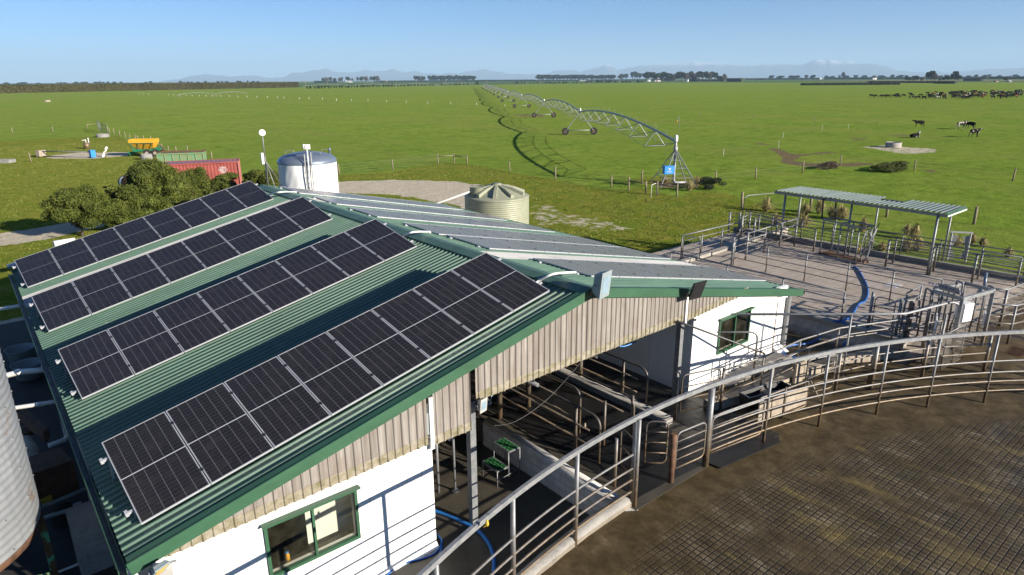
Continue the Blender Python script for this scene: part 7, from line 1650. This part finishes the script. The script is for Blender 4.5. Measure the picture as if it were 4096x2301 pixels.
for i in range(14):
    x = (1220, 1308, 1487, 1586, 1664, 1780, 1948, 2160, 2360, 2480, 2900, 3010, 3700, 3950)[i]; q = far(x, 1000 + 40 * (i % 4)); t = thing('power_pole', q, f'thin pale power pole on the plain, {ordn(i + 1)} from the left', 'power pole', 'power poles across the plain'); m = MB(); m.tube([q, q + up3 * 9.5], .16, 6); m.build('pole', G['muddy'], t); m = MB(); m.bar(q + up3 * 9 - RT * 1.1, q + up3 * 9 + RT * 1.1, .15, .15); m.build('crossarm', G['muddy'], t)
# ------------------------------------------------------------------ mountains
def mountain(name, prof, D, thick, label=None):
    m = MB(); N = 420; xs_ = np.linspace(prof[0][0], prof[-1][0], N); hs = np.interp(xs_, [p[0] for p in prof], [p[1] for p in prof]) + rng.normal(0, .9, N) + 1.2 * np.sin(xs_ * .09); K = 14; V = [];
    nz = rng.normal(0, 1, (N, K));
    for _ in range(3): nz = (np.roll(nz, 1, 0) + nz + np.roll(nz, -1, 0)) / 3
    for i in range(N):
        dct = ray((xs_[i], 313)); h_ = Vector((dct.x, dct.y, 0)).normalized();
        base_y = 324 - 21 / 3900 * (xs_[i] - 100) - 3; d1 = ray((xs_[i], hs[i])); H = D * d1.z / math.hypot(d1.x, d1.y) + CAM.z; H = max(H, 5)
        for k_ in range(K):
            f_ = k_ / (K - 1); up_f = math.sin(min(f_ / .62, 1) * math.pi / 2) ** 1.3 if f_ < .62 else max(0, 1 - ((f_ - .62) / .38)) ; r_ = D - thick * (.62 - f_)
            V.append(Vector((CAM.x + h_.x * r_, CAM.y + h_.y * r_, H * up_f * (1 + (nz[i, k_] * .05 if f_ != .62 and 0 < k_ < K - 1 else 0)) - (10 if k_ in (0, K - 1) else 0))))
    F = [(i * K + k_, (i + 1) * K + k_, (i + 1) * K + k_ + 1, i * K + k_ + 1) for i in range(N - 1) for k_ in range(K - 1)]
    m.add(V, F, 0, True); m.build(name, G['mount'], kind='structure')
b1 = lambda x, y: (bigq(x, y)); F_ = []
near = [(bigq(-900, 215)), (bigq(-760, 200)), (bigq(-600, 192))]
pr1 = [(620, 328), (700, 318), (790, 300), (840, 298), (900, 305), (960, 306), (1000, 301)] + [bigq(*q) for q in ((60, 180), (120, 190), (220, 205), (330, 195), (420, 150), (520, 145), (620, 125), (700, 120), (770, 108), (840, 140), (900, 150), (1000, 150), (1080, 140), (1150, 120), (1230, 140), (1330, 130), (1410, 117), (1480, 140), (1560, 150), (1640, 135), (1700, 150), (1800, 160), (1950, 160), (2100, 150), (2200, 130), (2300, 120), (2400, 135), (2500, 150))]
pr1 += [bq2(*q) for q in ((0, 190), (100, 196), (250, 196), (340, 190), (440, 160), (530, 155), (600, 158), (690, 170), (760, 148), (860, 130), (900, 112), (955, 97), (1000, 110), (1045, 150), (1100, 150), (1180, 125), (1250, 115), (1350, 105), (1430, 90), (1500, 85), (1600, 80), (1680, 90), (1720, 70), (1780, 72), (1830, 64), (1900, 72), (1980, 80), (2060, 85), (2150, 95), (2260, 100), (2330, 120), (2420, 105), (2520, 95), (2574, 92))]
pr1 += [kr(*q) for q in ((80, 87), (200, 92), (330, 98), (400, 72), (450, 52), (520, 50), (560, 60), (600, 44), (640, 55), (700, 66), (800, 68), (880, 85), (960, 90), (1060, 88), (1120, 115), (1200, 130), (1280, 155), (1400, 165), (1500, 172), (1600, 178), (1700, 165), (1780, 178), (1850, 182), (1960, 160), (2050, 155), (2120, 148), (2200, 140), (2300, 143), (2400, 142), (2500, 130), (2576, 125), (2900, 120))]
mountain('mountains', pr1, 26000, 6000)
# haze
hz = NT('air haze'); hz.n.remove(hz.b); pv = hz.n.new('ShaderNodeVolumePrincipled'); pv.inputs['Color'].default_value = (.52, .76, 1.0, 1); pv.inputs['Density'].default_value = 6.8e-5; pv.inputs['Anisotropy'].default_value = 0.0
hz.link(pv.outputs[0], hz.n['Material Output'].inputs['Volume'])
m = MB(); m.box((0, 0, 389), (59000, 59000, 780)); m.build('haze', hz.m, kind='stuff', label='thin bluish air haze over the plain', cat='haze')
for mt in bpy.data.materials:          # albedo calibration of the whole set for this exposure
    if not mt.use_nodes: continue
    b_ = mt.node_tree.nodes.get('Principled BSDF')
    if not b_: continue
    k_ = .95 if mt.name.startswith(('white', 'blue', 'bright', 'thick')) else .74; inp = b_.inputs['Base Color']
    if inp.is_linked:
        mx = mt.node_tree.nodes.new('ShaderNodeMix'); mx.data_type = 'RGBA'; mx.blend_type = 'MULTIPLY'; mx.inputs[0].default_value = 1; mx.inputs[7].default_value = (k_, k_, k_, 1)
        src = inp.links[0].from_socket; mt.node_tree.links.new(src, mx.inputs[6]); mt.node_tree.links.new(mx.outputs[2], inp)
    else: c_ = inp.default_value; inp.default_value = (c_[0] * k_, c_[1] * k_, c_[2] * k_, 1)
print('objects', len(scene.objects), 'polys', sum(len(o.data.polygons) for o in scene.objects if o.type == 'MESH'))
